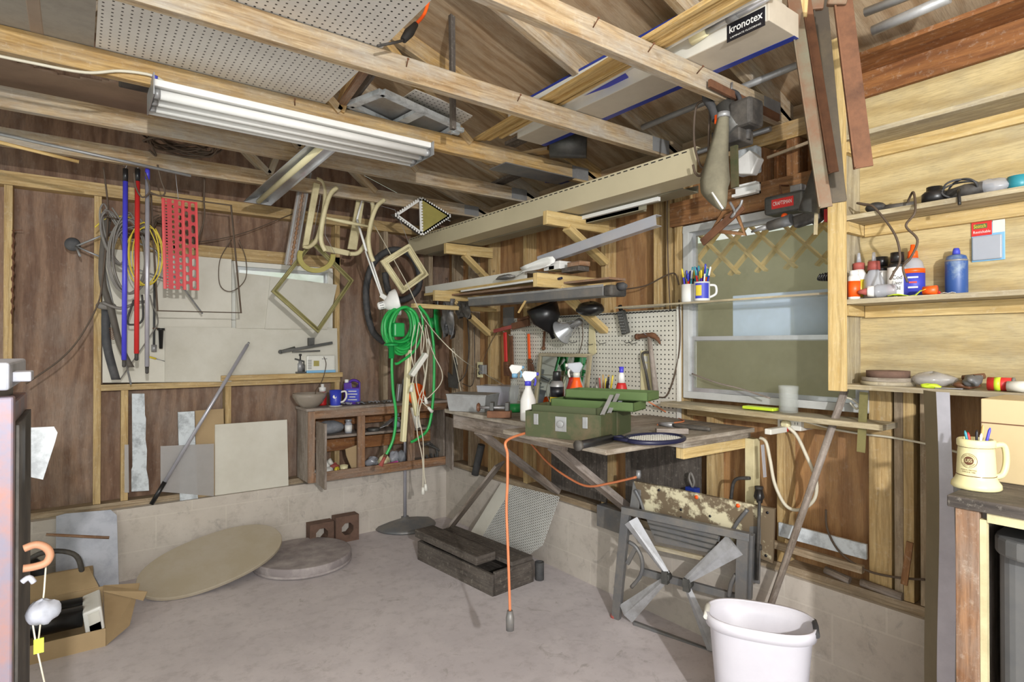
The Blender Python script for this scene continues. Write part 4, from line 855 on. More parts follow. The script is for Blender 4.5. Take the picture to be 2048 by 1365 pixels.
# pegboard
z1 = PX(2.5, 1350, 618)[2]; z0 = 1.055; y0, y1 = PX(2.5, 1356, 700)[1], PX(2.5, 1022, 700)[1]
t = thing('pegboard', 'off-white pegboard with tools standing behind the bench', 'pegboard', (2.5, y0, z0))
part('panel', G().hexa((2.497, y0, z0), ((.006, 0, 0), (0, y1-y0, 0), (0, 0, z1-z0)), g=1), M('pegboard'), t)
part('edge_trim', G().box(2.488, y0-.012, z0, 2.512, y0, z1+.01), M('offwhite'), t)
g = G()
for k in range(40): yk = y0+.01+k*.0254; g.box(2.4955, yk, z1-.012, 2.4965, yk+.017, z1-.005)
part('top_slots', g, M('ink'), t)
XP = 2.488
def hookp(px, py, n=0):
    a = PX(XP, px, py); return G().tube(cr([a+A(.008, 0, 0), a+A(-.04, -.0, -.006), a+A(-.06, 0, .008)], 3), .0022, 6)
for k, (px, py, lb) in enumerate(((1188, 688, 'bent wire hook left of the scraper handle'), (1210, 686, 'bent wire hook in the middle of the pegboard'), (1262, 684, 'bent wire hook beside the grater, left one'), (1272, 686, 'bent wire hook just left of the hammer'), (1152, 684, 'wire hook under the silver work light'))):
    one('peg_hook', hookp(px, py), M('dark_metal'), lb, 'hook')
def wrench(px, y0_, y1_, red, lab, w_=.02, flip=False):
    a, b = PX(XP-.02, px, y0_), PX(XP-.02, px+3, y1_); t = thing('pipe_wrench', lab, 'wrench', b, 'pipe wrenches'); d = b-a
    part('handle', G().beam(a, a+d*.68, .012, w_, up=(0, 1, 0)), M(red), t, bev=.003); jh = part('jaw_head', G().beam(a+d*.68, b, .02, w_*1.5, up=(0, 1, 0)).beam(a+d*.82+A(0, -.02, 0), b+A(0, -.03, 0), .018, .02, up=(0, 1, 0)), M('rust'), t, bev=.003)
    part('adjusting_nut', G().lathe(a+d*.75+A(0, -.018, 0), [(.012, -.008), (.012, .008), (0, .009)], n=12), M('rust'), jh); part('hook', G().tube([a+A(.02, 0, 0), a-A(.01, 0, 0), a-A(.02, 0, -.01)], .0022, 6), M('steel'), t)
wrench(1010, 665, 752, 'tape_red', 'large red pipe wrench, leftmost on the board edge', .03); wrench(1057, 668, 742, 'orange', 'slim orange-red pipe wrench on the pegboard')
wrench(1022, 672, 758, 'rust', 'big rusty pipe wrench hanging against the red one', .034)
a, b = PX(2.42, 988, 663), PX(2.42, 1058, 645); t = thing('long_wrench', 'rusty pipe wrench with faded red handle lying level above the others', 'wrench', a); d = b-a
part('handle', G().beam(a, a+d*.6, .014, .026), M('brick_red'), t, bev=.003); part('jaw_head', G().beam(a+d*.55, b, .022, .045).beam(a+d*.7+A(0, 0, .035), b+A(0, 0, .035), .02, .02), M('rust'), t, bev=.003)
a, b = PX(XP-.015, 1089, 663), PX(XP-.015, 1087, 697); t = thing('plumb_hammer', 'small rusty ball-head bar hanging right of the slim wrench', 'tool', b); part('shaft', G().beam(a, b, .010, .014, up=(0, 1, 0)), M('rust'), t); part('ball_head', G().ell(b, .014), M('rust'), t); part('hook', G().tube([a+A(0, .03, 0), a-A(0, .02, 0)], .002), M('dark_metal'), t)
c = PX(2.40, 1140, 655); t = thing('clip_light', 'battered silver clip work light hanging at the pegboard top', 'work light', c); ax_ = nrm(A(-.25, .85, -.45))
part('reflector', G().lathe(c, [(.012, -.01), (.03, 0), (.05, .04), (.075, .065), (.078, .07), (.07, .066), (.04, .04), (.015, .006)], axis=ax_, n=28), M('alu'), t); part('socket', G().lathe(c, [(.012, 0), (.02, -.03), (.022, -.08), (.012, -.09)], axis=ax_), M('dusty_grey'), t)
g = G()
for k in range(6):
    a = k*1.047; x = nrm(np.cross(ax_, A(0, 0, 1))); y = np.cross(ax_, x); q_ = x*math.cos(a)+y*math.sin(a); g.tube(cr([c+q_*.02-ax_*.05, c+q_*.05+ax_*.02, c+q_*.045+ax_*.1], 4), .0018, 5)
part('wire_guard', g, M('steel'), t); part('power_cord', G().tube(cr([c-ax_*.09, PX(2.45, 1165, 680), PX(2.48, 1150, 730), PX(2.48, 1130, 780)], 5), .003, 6), M('cable_brown'), t)
one('wooden_shim', prX(XP-.01, [(1178, 650), (1188, 652), (1192, 706), (1184, 712), (1177, 704)], .006), M('cream_paint'), 'cream scraper handle hanging under the work light', 'scraper')
a, b = PX(XP-.03, 1242, 622), PX(XP-.03, 1252, 668); t = thing('rasp_plane', 'dark perforated rasp plane tilted at the top of the pegboard', 'rasp', b)
part('body', G().beam(a, b, .045, .028, up=(1, 0, 0)), M('dark_metal'), t, bev=.004); part('grip', G().beam(a+(a-b)*.25, a, .022, .018, up=(1, 0, 0)), M('black'), t, bev=.005)
g = G(); d = b-a
for i in range(8):
    for j in range(3): g.lathe(a+d*(i+.5)/8+A(-.0146, (j-1)*.012, 0), [(.0032, 0), (.0032, .001)], axis=(-1, 0, 0), n=8)
part('rasp_holes', g, M('galv'), t)
a, b = PX(XP-.025, 1298, 672), PX(XP-.03, 1312, 786); t = thing('claw_hammer', 'rusty claw hammer with a weathered wooden handle on the pegboard', 'hammer', b)
part('handle', G().tube([a, a+(b-a)*.3, a+(b-a)*.8, b], [.011, .013, .016, .015], 12), M('grey_wood'), t)
part('head', G().tube(cr([a+A(0, .075, -.004), a+A(0, .05, 0), a+A(0, 0, .003), a+A(0, -.03, 0), a+A(0, -.06, -.02), a+A(0, -.075, -.045)], 4), [.013]*5+[.014]*5+[.016]*4+[.012]*3+[.008]*2+[.005]*2, 10), M('rust'), t); part('striking_face', G().lathe(a+A(0, .07, -.004), [(.016, 0), (.017, .018), (0, .019)], axis=(0, 1, 0)), M('rust'), t)
part('hook', hookp(1302, 668), M('steel'), t)
one('pry_bar', G().tube(cr(LX(XP-.03, [(1297, 705), (1287, 706), (1285, 715), (1292, 745), (1299, 785)]), 6), .007, 8), M('dusty_black'), 'black curved pry bar hanging left of the hammer', 'pry bar')
c = PX(XP, 1291, 720); t = thing('outlet_plate', 'pale cream outlet plate behind the hammer', 'outlet', c)
part('plate', G().box(XP, c[1]-.035, c[2]-.19, XP+.009, c[1]+.035, c[2]+.05), M('cream'), t, bev=.002); part('socket', G().box(XP-.002, c[1]-.016, c[2]-.05, XP, c[1]+.016, c[2]-.02), M('offwhite'), t); part('socket', G().box(XP-.002, c[1]-.016, c[2]-.01, XP, c[1]+.016, c[2]+.02), M('offwhite'), t)
# mirror standing on the bench
P = LX(2.42, [(1074, 704), (1176, 712)]); zt1 = 1.051
P = [PX(2.42, 1074, 706), PX(2.42, 1176, 711)]; y0, y1 = P[1][1], P[0][1]; zt2 = PX(2.42, 1100, 707)[2]
t = thing('framed_mirror', 'mirror in a thin whitish frame leaning on the pegboard', 'mirror', (2.42, (y0+y1)/2, 1.051)); tl = .045
def tp(y, z): return A(2.40+tl*(z-1.05)/(zt2-1.05), y, z)
part('glass', G().prism([tp(y0, 1.07), tp(y1, 1.07), tp(y1, zt2-.02), tp(y0, zt2-.02)], (.004, 0, 0)), M('mirror'), t, label='silvery mirror glass')
g = G(); 
for a, b in (((y0, 1.06), (y1, 1.06)), ((y0, zt2-.01), (y1, zt2-.01)), ((y0+.01, 1.06), (y0+.01, zt2-.01)), ((y1-.01, 1.06), (y1-.01, zt2-.01))): g.beam(tp(*a), tp(*b), .022, .022, up=(1, 0, 0))
part('frame', g, M('shelf_ply'), t, bev=.002)
# outlet box on the stud by the corner and hanging cords there
c = PX(XR-.02, 957, 740); t = thing('corner_outlet', 'cream double outlet and grey box on the stud near the corner', 'outlet', c)
part('plate', G().box(XR-.01, c[1]-.035, c[2]-.06, XR+.0, c[1]+.035, c[2]+.06), M('cream'), t, bev=.002); g = G()
for dz in (-.025, .025): g.lathe((XR-.0105, c[1], c[2]+dz), [(.014, 0), (.014, .003), (0, .0031)], axis=(-1, 0, 0))
part('socket', g, M('ink'), t); part('junction_box', G().box(XR-.04, c[1]-.09, c[2]-.03, XR+.0, c[1]-.037, c[2]+.04), M('galv'), t, bev=.003)
for k, (pts, r, mt, lb) in enumerate((([(935, 640), (938, 700), (930, 750), (905, 775)], .004, 'dusty_black', 'black cord dangling beside the corner studs'), ([(948, 655), (949, 720), (945, 770), (925, 768)], .003, 'dusty_black', 'second black cord right of the first by the corner stud'), ([(1020, 625), (985, 680), (968, 720), (970, 730)], .0025, 'cable_brown', 'thin cord rising from the corner outlet to the wrenches'), ([(1240, 580), (1290, 572), (1330, 552), (1350, 548), (1358, 570)], .004, 'cable_brown', 'brown cord running from the shop light end toward the window'), ([(1335, 398), (1334, 430), (1336, 520), (1340, 620)], .0035, 'cable_brown', 'thin cord stapled down the studs left of the window'), ([(1358, 600), (1360, 680), (1352, 740), (1335, 790), (1318, 795)], .004, 'cable_brown', 'dark cord hanging beside the pegboard edge to the sill'))):
    one('wall_cord', G().tube(cr(LX(XR-.03, pts), 7), r, 7), M(mt), lb, 'cord')
one('garden_trowel_blade', prX(2.44, [(897, 775), (915, 778), (912, 720), (908, 715), (905, 752), (895, 745)], .01), M('dark_metal'), 'dark pointed metal bracket standing behind the bins', 'bracket')
one('wire_tongs', G().tube(cr(LX(2.40, [(922, 783), (912, 735), (904, 702), (908, 700), (915, 730)]), 5), .003, 6), M('cable_white'), 'pale bent wire standing behind the bins', 'wire')
one('green_strap_bar', G().beam(PX(2.2, 870, 583), PX(2.2, 873, 610), .01, .02), M('dark_metal'), 'small hook bar above the green reel', 'hook')
# ================================================================ HANGING HOSES AND CORDS AT THE CORNER (plane y = 3.45)
yh = 3.5
def loops(c, rx, ry, n, r, mat, lab, name, cat, seed=1, dy=.02, y=yh):
    rr = random.Random(seed); C = PY(y, *c); k1 = np.linalg.norm(PY(y, c[0]+rx, c[1])-C); k2 = np.linalg.norm(PY(y, c[0], c[1]+ry)-C); pts = []
    for i in range(n):
        f, h = rr.uniform(.62, 1), rr.uniform(.72, 1); o = rr.uniform(-dy, dy)*1.6
        for k in range(10): a = 2*math.pi*k/10+math.pi/2; pts.append(C+A(k1*f*math.cos(a)+.3*k1*(1-math.sin(a))*(-.25), o+i*.004, k2*h*math.sin(a)+k2*(1-h)))
    return one(name, G().tube(cr(pts, 4), r, 8), M(mat), lab, cat)
loops((808, 662), 33, 47, 15, .0105, 'hose', 'thick bundle of green garden hose hanging from the bracket', 'garden_hose', 'hose', 3)
P = LY(yh-.03, [(790, 690), (784, 720), (786, 780), (792, 830), (786, 880), (768, 918)])
t = one('hose_end', G().tube(cr(P, 8), .0095, 8), M('hose'), 'green hose tail hanging down over the cabinet to a red nozzle', 'hose'); d = nrm(P[-1]-P[-2]); part('nozzle', G().tube([P[-1]-d*.012, P[-1]+d*.018, P[-1]+d*.05], [.011, .011, .016], 10), M('brick_red'), t); part('coupling', G().tube([P[-1]-d*.03, P[-1]-d*.01], .0115, 10), M('rust'), t)
P = LY(yh-.05, [(838, 612), (858, 640), (867, 690), (868, 760), (864, 820), (855, 860), (835, 878), (822, 885)])
one('hose_end', G().tube(cr(P, 8), .0095, 8), M('hose'), 'green hose tail curving down in front of the white cords', 'hose')
P = LY(yh-.02, [(842, 620), (845, 660), (830, 700), (800, 725), (790, 728)]); one('hose_end', G().tube(cr(P, 8), .009, 8), M('hose'), 'short green hose loop crossing the power strips', 'hose')
c = PY(yh-.01, 795, 665); t = thing('hose_hanger', 'dark green hose bracket clipped around the hose bundle', 'hanger', c); part('clip', G().box(c[0]-.045, c[1]-.05, c[2]-.03, c[0]+.03, c[1]+.02, c[2]+.06), M('green'), t, bev=.01); part('spout', G().lathe(PY(yh-.03, 783, 692), [(.05, 0), (.045, .012), (.02, .02), (.018, -.08)], n=20), M('green'), t)
for k, (pts, r, lb) in enumerate((([(838, 645), (832, 690), (830, 740), (838, 790), (850, 800), (880, 770), (884, 745), (870, 715), (860, 690)], .0032, 'white cord looping widest to the right of the hanging bundle'), ([(845, 650), (842, 700), (850, 760), (838, 800), (834, 860), (845, 920), (846, 975)], .0034, 'long white cord whose plug hangs lowest'), ([(850, 655), (855, 720), (846, 790), (838, 830), (846, 880), (848, 940), (851, 968)], .0034, 'long white cord ending in a round plug beside the lowest one'), ([(838, 645), (848, 675), (842, 720), (832, 760), (842, 800), (856, 815)], .003, 'short white cord curling behind the tilted power strip'), ([(852, 650), (858, 690), (852, 740), (846, 780), (850, 795)], .003, 'thin white cord nearest the green hose tail'), ([(830, 650), (822, 700), (828, 740), (824, 770)], .003, 'white cord hanging left of the tilted power strip'))):
    P = LY(yh-.06-.012*k, pts); t = one('extension_cord', G().tube(cr(P, 7), r, 7), M('cable_white'), lb, 'cord', 'white cords at the corner')
    d = nrm(P[-1]-P[-2]); part('plug', G().tube([P[-1], P[-1]+d*.045], [.008, .013], 10), M('offwhite' if k != 1 else 'offwhite'), t)
def strip(a, b, y, w_, lab, mat='cream', n=6):
    a, b = PY(y, *a), PY(y, *b); t = thing('power_strip', lab, 'power strip', b); d = b-a; part('body', G().beam(a, b, .03, w_, up=(0, 1, 0)), M(mat), t, bev=.006); s_ = nrm(np.cross(d, A(0, 1, 0)))
    g = G()
    for k in range(n):
        c = a+d*(k+.7)/(n+.4)-A(0, .016, 0)
        for o in (-.006, .006): g.beam(c+s_*o-nrm(d)*.005, c+s_*o+nrm(d)*.005, .002, .002)
        g.lathe(c+nrm(d)*.011, [(.0025, 0), (.0025, .001)], axis=(0, -1, 0), n=8)
    if n: part('socket_slots', g, M('ink'), t)
    return t
strip((818, 700), (806, 884), yh+.02, .045, 'long cream power strip hanging vertically by the pole'); strip((852, 708), (822, 752), yh-.16, .045, 'white power strip tilted in front of the cords', 'offwhite', 4); strip((822, 766), (834, 832), yh+.0, .035, 'cream power strip just right of the pole top', 'cream', 4); strip((826, 815), (836, 856), yh+.03, .035, 'small white power strip lowest right of the pole', 'offwhite', 2)
p = PY(yh-.0, 840, 790); one('orange_reel', G().lathe(p+A(.0, .05, 0), [(0, -.02), (.07, -.018), (.075, 0), (.07, .018), (0, .02)], axis=(.3, -.9, .1), n=28), M('orange'), 'orange plastic cord reel half hidden behind the white cords', 'reel')
one('hanging_rail', G().beam((PY(yh, 825, 600)[0], yh, PY(yh, 830, 612)[2]), (2.5, yh+.1, PY(yh, 830, 612)[2]), .04, .03), M('pine'), 'short wooden rail carrying the green hose bundle', 'rail', bev=.003)
# floor pole with round base
b = PZ(0, 810, 1052); tp_ = A(b[0], b[1], 1.12); strip((799, 768), (793, 832), b[1]-.035, .04, 'grey aluminium rail clamped to the left of the pole top', 'alu', 0); t = thing('floor_stand', 'silver pole standing on a heavy round grey base in the corner', 'stand', b)
part('base', G().lathe(b, [(.24, 0), (.245, .012), (.22, .03), (.12, .05), (.03, .06), (.03, .075), (0, .076)], n=48), M('dusty_grey'), t)
part('pole', G().tube([b+A(0, 0, .06), tp_], .0135, 14), M('bright_alu'), t); part('sleeve', G().beam(A(b[0], b[1], .86), A(b[0], b[1], 1.14), .05, .05), M('alu'), t, bev=.004)
part('clamp_collar', G().lathe(A(b[0], b[1], .85), [(.03, 0), (.03, .03), (.02, .035)]), M('steel'), t); part('top_knob', G().lathe(A(b[0], b[1], 1.12), [(.025, 0), (.025, .04), (.02, .06), (0, .061)]), M('galv'), t)
# ================================================================ BENCH
ZBN = 1.05
B_ = thing('workbench', 'weathered wooden wall bench with apron and diagonal braces', 'workbench', (2.2, 2.4, ZC))
part('worktop', G().box(1.85, 2.12, ZBN-.026, 2.49, 3.22, ZBN, g=1).box(2.0, 1.52, ZBN-.026, 2.49, 2.12, ZBN, g=1), M('bench_top'), B_, bev=.003)
part('apron', G().box(1.885, 2.14, ZBN-.115, 1.92, 3.17, ZBN-.027), M('grey_wood'), B_, bev=.002); part('apron', G().box(2.02, 1.535, ZBN-.075, 2.5, 1.575, ZBN-.027), M('pine'), B_, bev=.002, label='paler end apron')
part('apron', G().box(1.92, 3.13, ZBN-.125, 2.5, 3.165, ZBN-.027), M('grey_wood'), B_)
part('post', G().box(2.465, 1.49, ZC, 2.515, 1.535, ZBN-.028), M('cream_paint'), B_, bev=.002, label='yellow-stained end post')
for y in (2.22, 2.9): part('brace', G().beam((1.9, y, ZBN-.11), (2.5, y, ZC+.06), .036, .08, up=(0, 1, 0)), M('grey_wood'), B_, bev=.002)
for y in (2.05, 2.7): part('back_panel', G().box(2.5, y-.25, .52, 2.51, y+.25, .92, g=2), M('dark_wood'), B_)
one('plywood_sheet', G().box(1.53, 1.50, ZBN+.001, 2.49, 2.14, ZBN+.021, g=0), M('bench_top'), 'worn plywood sheet laid over the bench and jutting out', 'sheet', bev=.003)
zt = ZBN+.001; zs2 = ZBN+.022
def onb(px, py, z=zt): return PZ(z, px, py)
# bins
def bin_(c, l, w_, h, mat, lab, rz=-.05, lidm='clear_plastic'):
    t = thing('plastic_bin', lab, 'bin', c, 'plastic bins'); x = A(math.cos(rz), math.sin(rz), 0); y = A(-x[1], x[0], 0); z = A(0, 0, 1)
    g = G(); o = c
    def ring(k, zz): return [o+x*(sx*l/2*k)+y*(sy*w_/2*k)+z*zz for sx, sy in ((-1, -1), (1, -1), (1, 1), (-1, 1))]
    r0, r1 = ring(.9, 0.001), ring(1, h)
    for i in range(4): j = (i+1) % 4; g.face([r0[i], r0[j], r1[j], r1[i]])
    g.face(r0[::-1]); part('tub', g, M(mat), t, solid=.003)
    q0, q1 = ring(1.03, h), ring(1.03, h+.008); g = G(); g.prism(q0, (0, 0, .008)); part('lid', g, M(lidm), t, bev=.002); return t
c = PX(2.12, 935, 818); c[2] = zt; c = PZ(zt, 936, 826)+A(.10, .10, 0); bin_(c, .2, .26, .095, 'galv', 'dusty grey plastic bin at the bench corner', .55, 'galv'); 
c = PZ(zt, 985, 812)+A(.08, .05, 0); bin_(c, .15, .24, .12, 'clear_plastic', 'clear plastic bin with a pinkish side behind the vise', .5); one('pink_film', G().box(c[0]-.04, c[1]-.06, c[2]+.01, c[0]+.04, c[1]+.03, c[2]+.09), M('pink'), 'pink packet inside the clear bin', 'packet')
c = PZ(zt, 998, 838)+A(.03, .03, 0); t = thing('small_vise', 'small rusty brown vise on the bench by the bins', 'vise', c); x = nrm(A(1, -1, 0)); y = A(-x[1], x[0], 0)
part('base', G().beam(c-x*.07+A(0, 0, .02), c+x*.06+A(0, 0, .02), .06, .038), M('rust'), t, bev=.004); part('jaw', G().beam(c-x*.045+A(0, 0, .04), c-x*.045+A(0, 0, .085), .05, .02, up=x), M('dark_metal'), t, bev=.002); part('jaw', G().beam(c+x*.04+A(0, 0, .04), c+x*.04+A(0, 0, .085), .05, .02, up=x), M('dark_metal'), t, bev=.002)
part('screw', G().tube([c-x*.12+A(0, 0, .055), c+x*.04+A(0, 0, .055)], .008), M('steel'), t); part('knob', G().lathe(c-x*.13+A(0, 0, .055), [(.02, 0), (.026, .008), (.02, .016), (0, .017)], axis=x), M('brown'), t)
def spray(c, body, headm, trig, lab, h=.19, r=.036, low=None, flat=False, cat='spray bottle', dirv=None):
    t = thing('spray_bottle', lab, cat, c, 'spray bottles'); x = hd if dirv is None else dirv
    part('body', G().lathe(c, [(r*.94, 0), (r, .008), (r, h*.58), (r*.8, h*.72), (r*.42, h*.92), (r*.38, h)], n=28), M(body), t)
    if low: part('liquid', G().lathe(c, [(r*.96, .001), (r*1.02, .01), (r*1.02, .05), (0, .051)], n=28), M(low), t, label='green liquid at the bottom')
    part('collar', G().lathe(c, [(.017, h), (.018, h+.022), (.014, h+.025)]), M(trig), t)
    z = A(0, 0, 1); yv = np.cross(z, x)
    sh_ = part('spray_head', G().prism([c+z*(h+.022)-x*.016-yv*.011, c+z*(h+.022)+x*.014-yv*.011, c+z*(h+.05)+x*.045-yv*.011, c+z*(h+.072)+x*.045-yv*.011, c+z*(h+.078)-x*.02-yv*.011, c+z*(h+.06)-x*.034-yv*.011], yv*.022), M(headm), t, bev=.004)
    part('trigger', G().tube(cr([c+z*(h+.05)+x*.02, c+z*(h+.03)+x*.04, c+z*(h+.0)+x*.035], 4), .0055), M(trig), sh_); part('nozzle', G().lathe(c+z*(h+.061)+x*.044, [(.009, 0), (.009, .012), (.003, .013)], axis=x), M(trig), sh_); return t
spray(PZ(zt, 1056, 842), 'white', 'white', 'plastic_blue', 'white spray bottle with a blue trigger beside the toolbox', .185, .041)
spray(PZ(zt, 1030, 826)+A(.02, .03, 0), 'clear_glass', 'white', 'skyblue', 'clear spray bottle with green liquid behind the white one', .205, .034, 'green')
spray(PZ(zt, 1153, 848), 'orange', 'clear_plastic', 'offwhite', 'orange spray bottle behind the toolbox trays', .235, .048, dirv=-hd)
spray(PZ(zt, 1143, 838), 'tape_red', 'dusty_grey', 'dusty_grey', 'dark red bottle half hidden behind the orange one', .225, .035)
c = PZ(zt, 1114, 853); t = thing('spray_can', 'yellow and silver insect spray can with a black cap', 'spray can', c); part('body', G().lathe(c, [(.033, 0), (.034, .005), (.034, .2), (.03, .21), (.022, .225)], n=28), M('steel'), t); part('cap', G().lathe(c, [(.023, .222), (.02, .265), (.018, .27), (0, .271)]), M('black'), t)
part('label_sheet', G().lathe(c, [(.0345, .02), (.0345, .145)], n=28), M('yellow'), t, label='yellow label'); part('label_band', G().lathe(c, [(.0346, .145), (.0346, .195)], n=28), M('ink'), t, label='dark band'); 
fdw = nrm(A(-c[0], -c[1], 0)); xr_ = nrm(np.cross(A(0, 0, 1), -fdw))*-1; xr_ = A(RT[0], RT[1], 0)
text('Wasp', c+fdw*.0355+A(0, 0, .115), xr_, (0, 0, 1), .018, M('ink'), t, width=.045); text('Hornet', c+fdw*.0355+A(0, 0, .088), xr_, (0, 0, 1), .016, M('ink'), t, width=.05)
c = PZ(zt, 1243, 850); t = thing('red_bottle', 'red glue bottle with a blue and white cap on the bench', 'bottle', c); part('body', G().lathe(c, [(.034, 0), (.036, .01), (.032, .16), (.024, .2), (.020, .21)]), M('red'), t); part('cap', G().lathe(c, [(.019, .21), (.015, .25), (.009, .265)]), M('white'), t); part('tip_cap', G().lathe(c, [(.010, .25), (.012, .29), (0, .291)]), M('plastic_blue'), t)
def pencup(c, r, h, mat, n, lab, name, cols, hh, seed, handle=False, cat='mug'):
    t = thing(name, lab, cat, c); part('body', G().lathe(c, [(r*.93, 0), (r, .006), (r, h), (r*.9, h), (r*.88, .008), (0, .006)], n=28), M(mat), t)
    if handle: part('handle', G().tube(cr([c+hd*r*.95+A(0, 0, h*.85), c+hd*(r+.028)+A(0, 0, h*.8), c+hd*(r+.03)+A(0, 0, h*.4), c+hd*r*.95+A(0, 0, h*.2)], 6), .006), M(mat), t)
    return t
def pens(c, r, h, n, cols, hh, seed, grp, where):
    rr = random.Random(seed); nm = {'blue': 'blue', 'red': 'red', 'white': 'white', 'purple': 'purple', 'yellow': 'yellow', 'ink': 'black', 'teal': 'teal', 'orange': 'orange', 'trim_wood': 'wooden', 'green': 'green', 'brick_red': 'dark red', 'grey': 'grey', 'plastic_blue': 'bright blue'}
    for k in range(n):
        a = 2.4*k; q_ = r*.62*math.sqrt((k+.5)/n); dx, dy = q_*math.cos(a), q_*math.sin(a); mt = cols[k % len(cols)]; l = hh*rr.uniform(.85, 1.12); p0 = c+A(dx*.5, dy*.5, .012); p1 = p0+nrm(A(dx*1.0, dy*1.0, .10))*l
        side = 'left' if np.dot(A(dx, dy, 0), hd) < 0 else 'right'; fr = 'front' if dx*FW[0]+dy*FW[1] < 0 else 'back'
        t = one('pen', G().tube([p0, p1-(p1-p0)*.28], .0042, 7), M(mt), '%s pen at the %s %s of %s, %s' % (nm[mt], fr, side, where, ('upright', 'leaning out', 'taller than its neighbours', 'shorter than its neighbours', 'close to the middle')[(k+k//len(cols)) % 5]), 'pen', grp); part('cap', G().tube([p1-(p1-p0)*.28, p1-(p1-p0)*.03, p1], [.005, .0048, .003], 7), M(cols[(k*3+1) % len(cols)]), t)
c = PZ(zt, 1208, 848); pencup(c, .034, .135, 'cream', 0, 'small cream cup full of pencils behind the toolbox', 'pencil_cup', 0, 0, 0, cat='cup'); pens(c, .034, .095, 9, ['trim_wood', 'yellow', 'ink', 'brick_red', 'white'], .215, 5, 'pencils in the bench cup', 'the bench cup')
# toolbox
F0, F1, F2 = PZ(zs2, 1051, 872), PZ(zs2, 1200, 886), PZ(zs2, 1306, 862); u1 = nrm(F1-F0); L1 = np.linalg.norm(F1-F0); u2 = nrm(F2-F1-u1*np.dot(F2-F1, u1)); L2 = min(np.linalg.norm(F2-F1), .34); zz = A(0, 0, 1); HB = .105
T = thing('toolbox', 'open olive-green steel cantilever toolbox with rusty lower edge', 'toolbox', F0+u1*L1/2+u2*L2/2)
g = G(); tk = .006
g.hexa(F0, (u1*L1, u2*tk, zz*HB)); g.hexa(F0+u2*(L2-tk), (u1*L1, u2*tk, zz*HB)); g.hexa(F0+u2*tk, (u1*tk, u2*(L2-2*tk), zz*HB)); g.hexa(F0+u2*tk+u1*(L1-tk), (u1*tk, u2*(L2-2*tk), zz*HB)); g.hexa(F0+u1*tk+u2*tk, (u1*(L1-2*tk), u2*(L2-2*tk), zz*.006)); part('body', g, M('olive'), T)
g = G(); o = F0+u1*.02+u2*.015+zz*(HB-.035)
for a_, b_, e1, e2 in ((0, 0, L1-.04, .004), (0, .13, L1-.04, .004), (0, 0, .004, .13), (L1-.044, 0, .004, .13)): g.hexa(o+u1*a_+u2*b_, (u1*e1, u2*e2, zz*.06))
g.hexa(o, (u1*(L1-.04), u2*.13, zz*.004)); part('lower_tray', g, M('olive'), T)
for k, (du, dz) in enumerate(((.13, .006), (.21, .042))):
    o = F0+u1*(.05+.03*k)+u2*du+zz*(HB+dz); g = G(); LL = L1+.04
    for a_, b_, e1, e2 in ((0, 0, LL, .004), (0, .14, LL, .004), (0, 0, .004, .14), (LL-.004, 0, .004, .14)): g.hexa(o+u1*a_+u2*b_, (u1*e1, u2*e2, zz*.036))
    g.hexa(o, (u1*LL, u2*.14, zz*.004)); part('cantilever_tray' if k == 0 else 'lid', g, M('army'), T, label='brighter green raised tray' if k == 0 else 'brighter green raised lid')
for k, f in enumerate((.12, .45, .78)):
    o = F0+u1*L1*f-u2*.004; part('latch', G().hexa(o+zz*.05, (u1*.022, u2*.004, zz*.045)) if k != 1 else G().hexa(o+zz*.03-u1*.01, (u1*.05, u2*.004, zz*.06)).lathe(o+u1*.015+zz*.06-u2*.004, [(.014, 0), (.014, .003), (0, .0035)], axis=-u2), M('galv'), T, bev=.003, label='worn steel latch')
for k in range(3):
    o = F0+u1*(L1-.01+.0)+zz*(HB-.02)+u2*(.02+.07*k); part('hinge_arm', G().beam(o, o+u2*.10+zz*.09+u1*.01, .004, .016, up=u1), M('alu'), T)
for k in (0, 1): part('corner_strap', G().hexa(F0+u1*(L1*(.0 if k else .995))-u2*.001+zz*0, (u1*.006, u2*.03, zz*HB)), M('olive'), T)
part('side_strap', G().hexa(F1+u2*(L2*.5)+u1*.0005, (u1*.003, u2*.035, zz*HB)), M('olive'), T, bev=.001)
# racket
a, m, b = PZ(zs2+.016, 1155, 892), PZ(zs2+.016, 1222, 877), PZ(zs2+.012, 1290, 874)
t = thing('tennis_racket', 'dark blue racket with black grip lying at the sheet edge', 'racket', a); d = nrm(b-a); s_ = nrm(np.cross(zz, d))
part('grip', G().tube([a, m], .0155, 12), M('black'), t, label='black wrapped grip'); part('butt_cap', G().lathe(a, [(0, -.004), (.019, -.003), (.019, .012)], axis=d), M('dusty_black'), t)
hc = PZ(zs2+.012, 1300, 879)+d*.03; hl, hw = .135, .095
ring = [hc+d*hl*math.cos(k*math.pi/14)+s_*hw*math.sin(k*math.pi/14) for k in range(28)]
part('frame', G().tube(ring, .009, 10, closed=True).tube([m, m+d*.06+s_*.0, hc-d*hl*.9+s_*.03], .008).tube([m, hc-d*hl*.9-s_*.03], .008), M('dkblue'), t, label='glossy dark blue frame')
g = G()
for k in range(-8, 9):
    f = k/9.5; w2 = hw*math.sqrt(1-f*f); g.tube([hc+d*hl*f-s_*w2, hc+d*hl*f+s_*w2], .0008, 4, cap=False)
for k in range(-7, 8):
    f = k/8.5; w2 = hl*math.sqrt(1-f*f); g.tube([hc+s_*hw*f-d*w2, hc+s_*hw*f+d*w2], .0008, 4, cap=False)
part('strings', g, M('offwhite'), t)
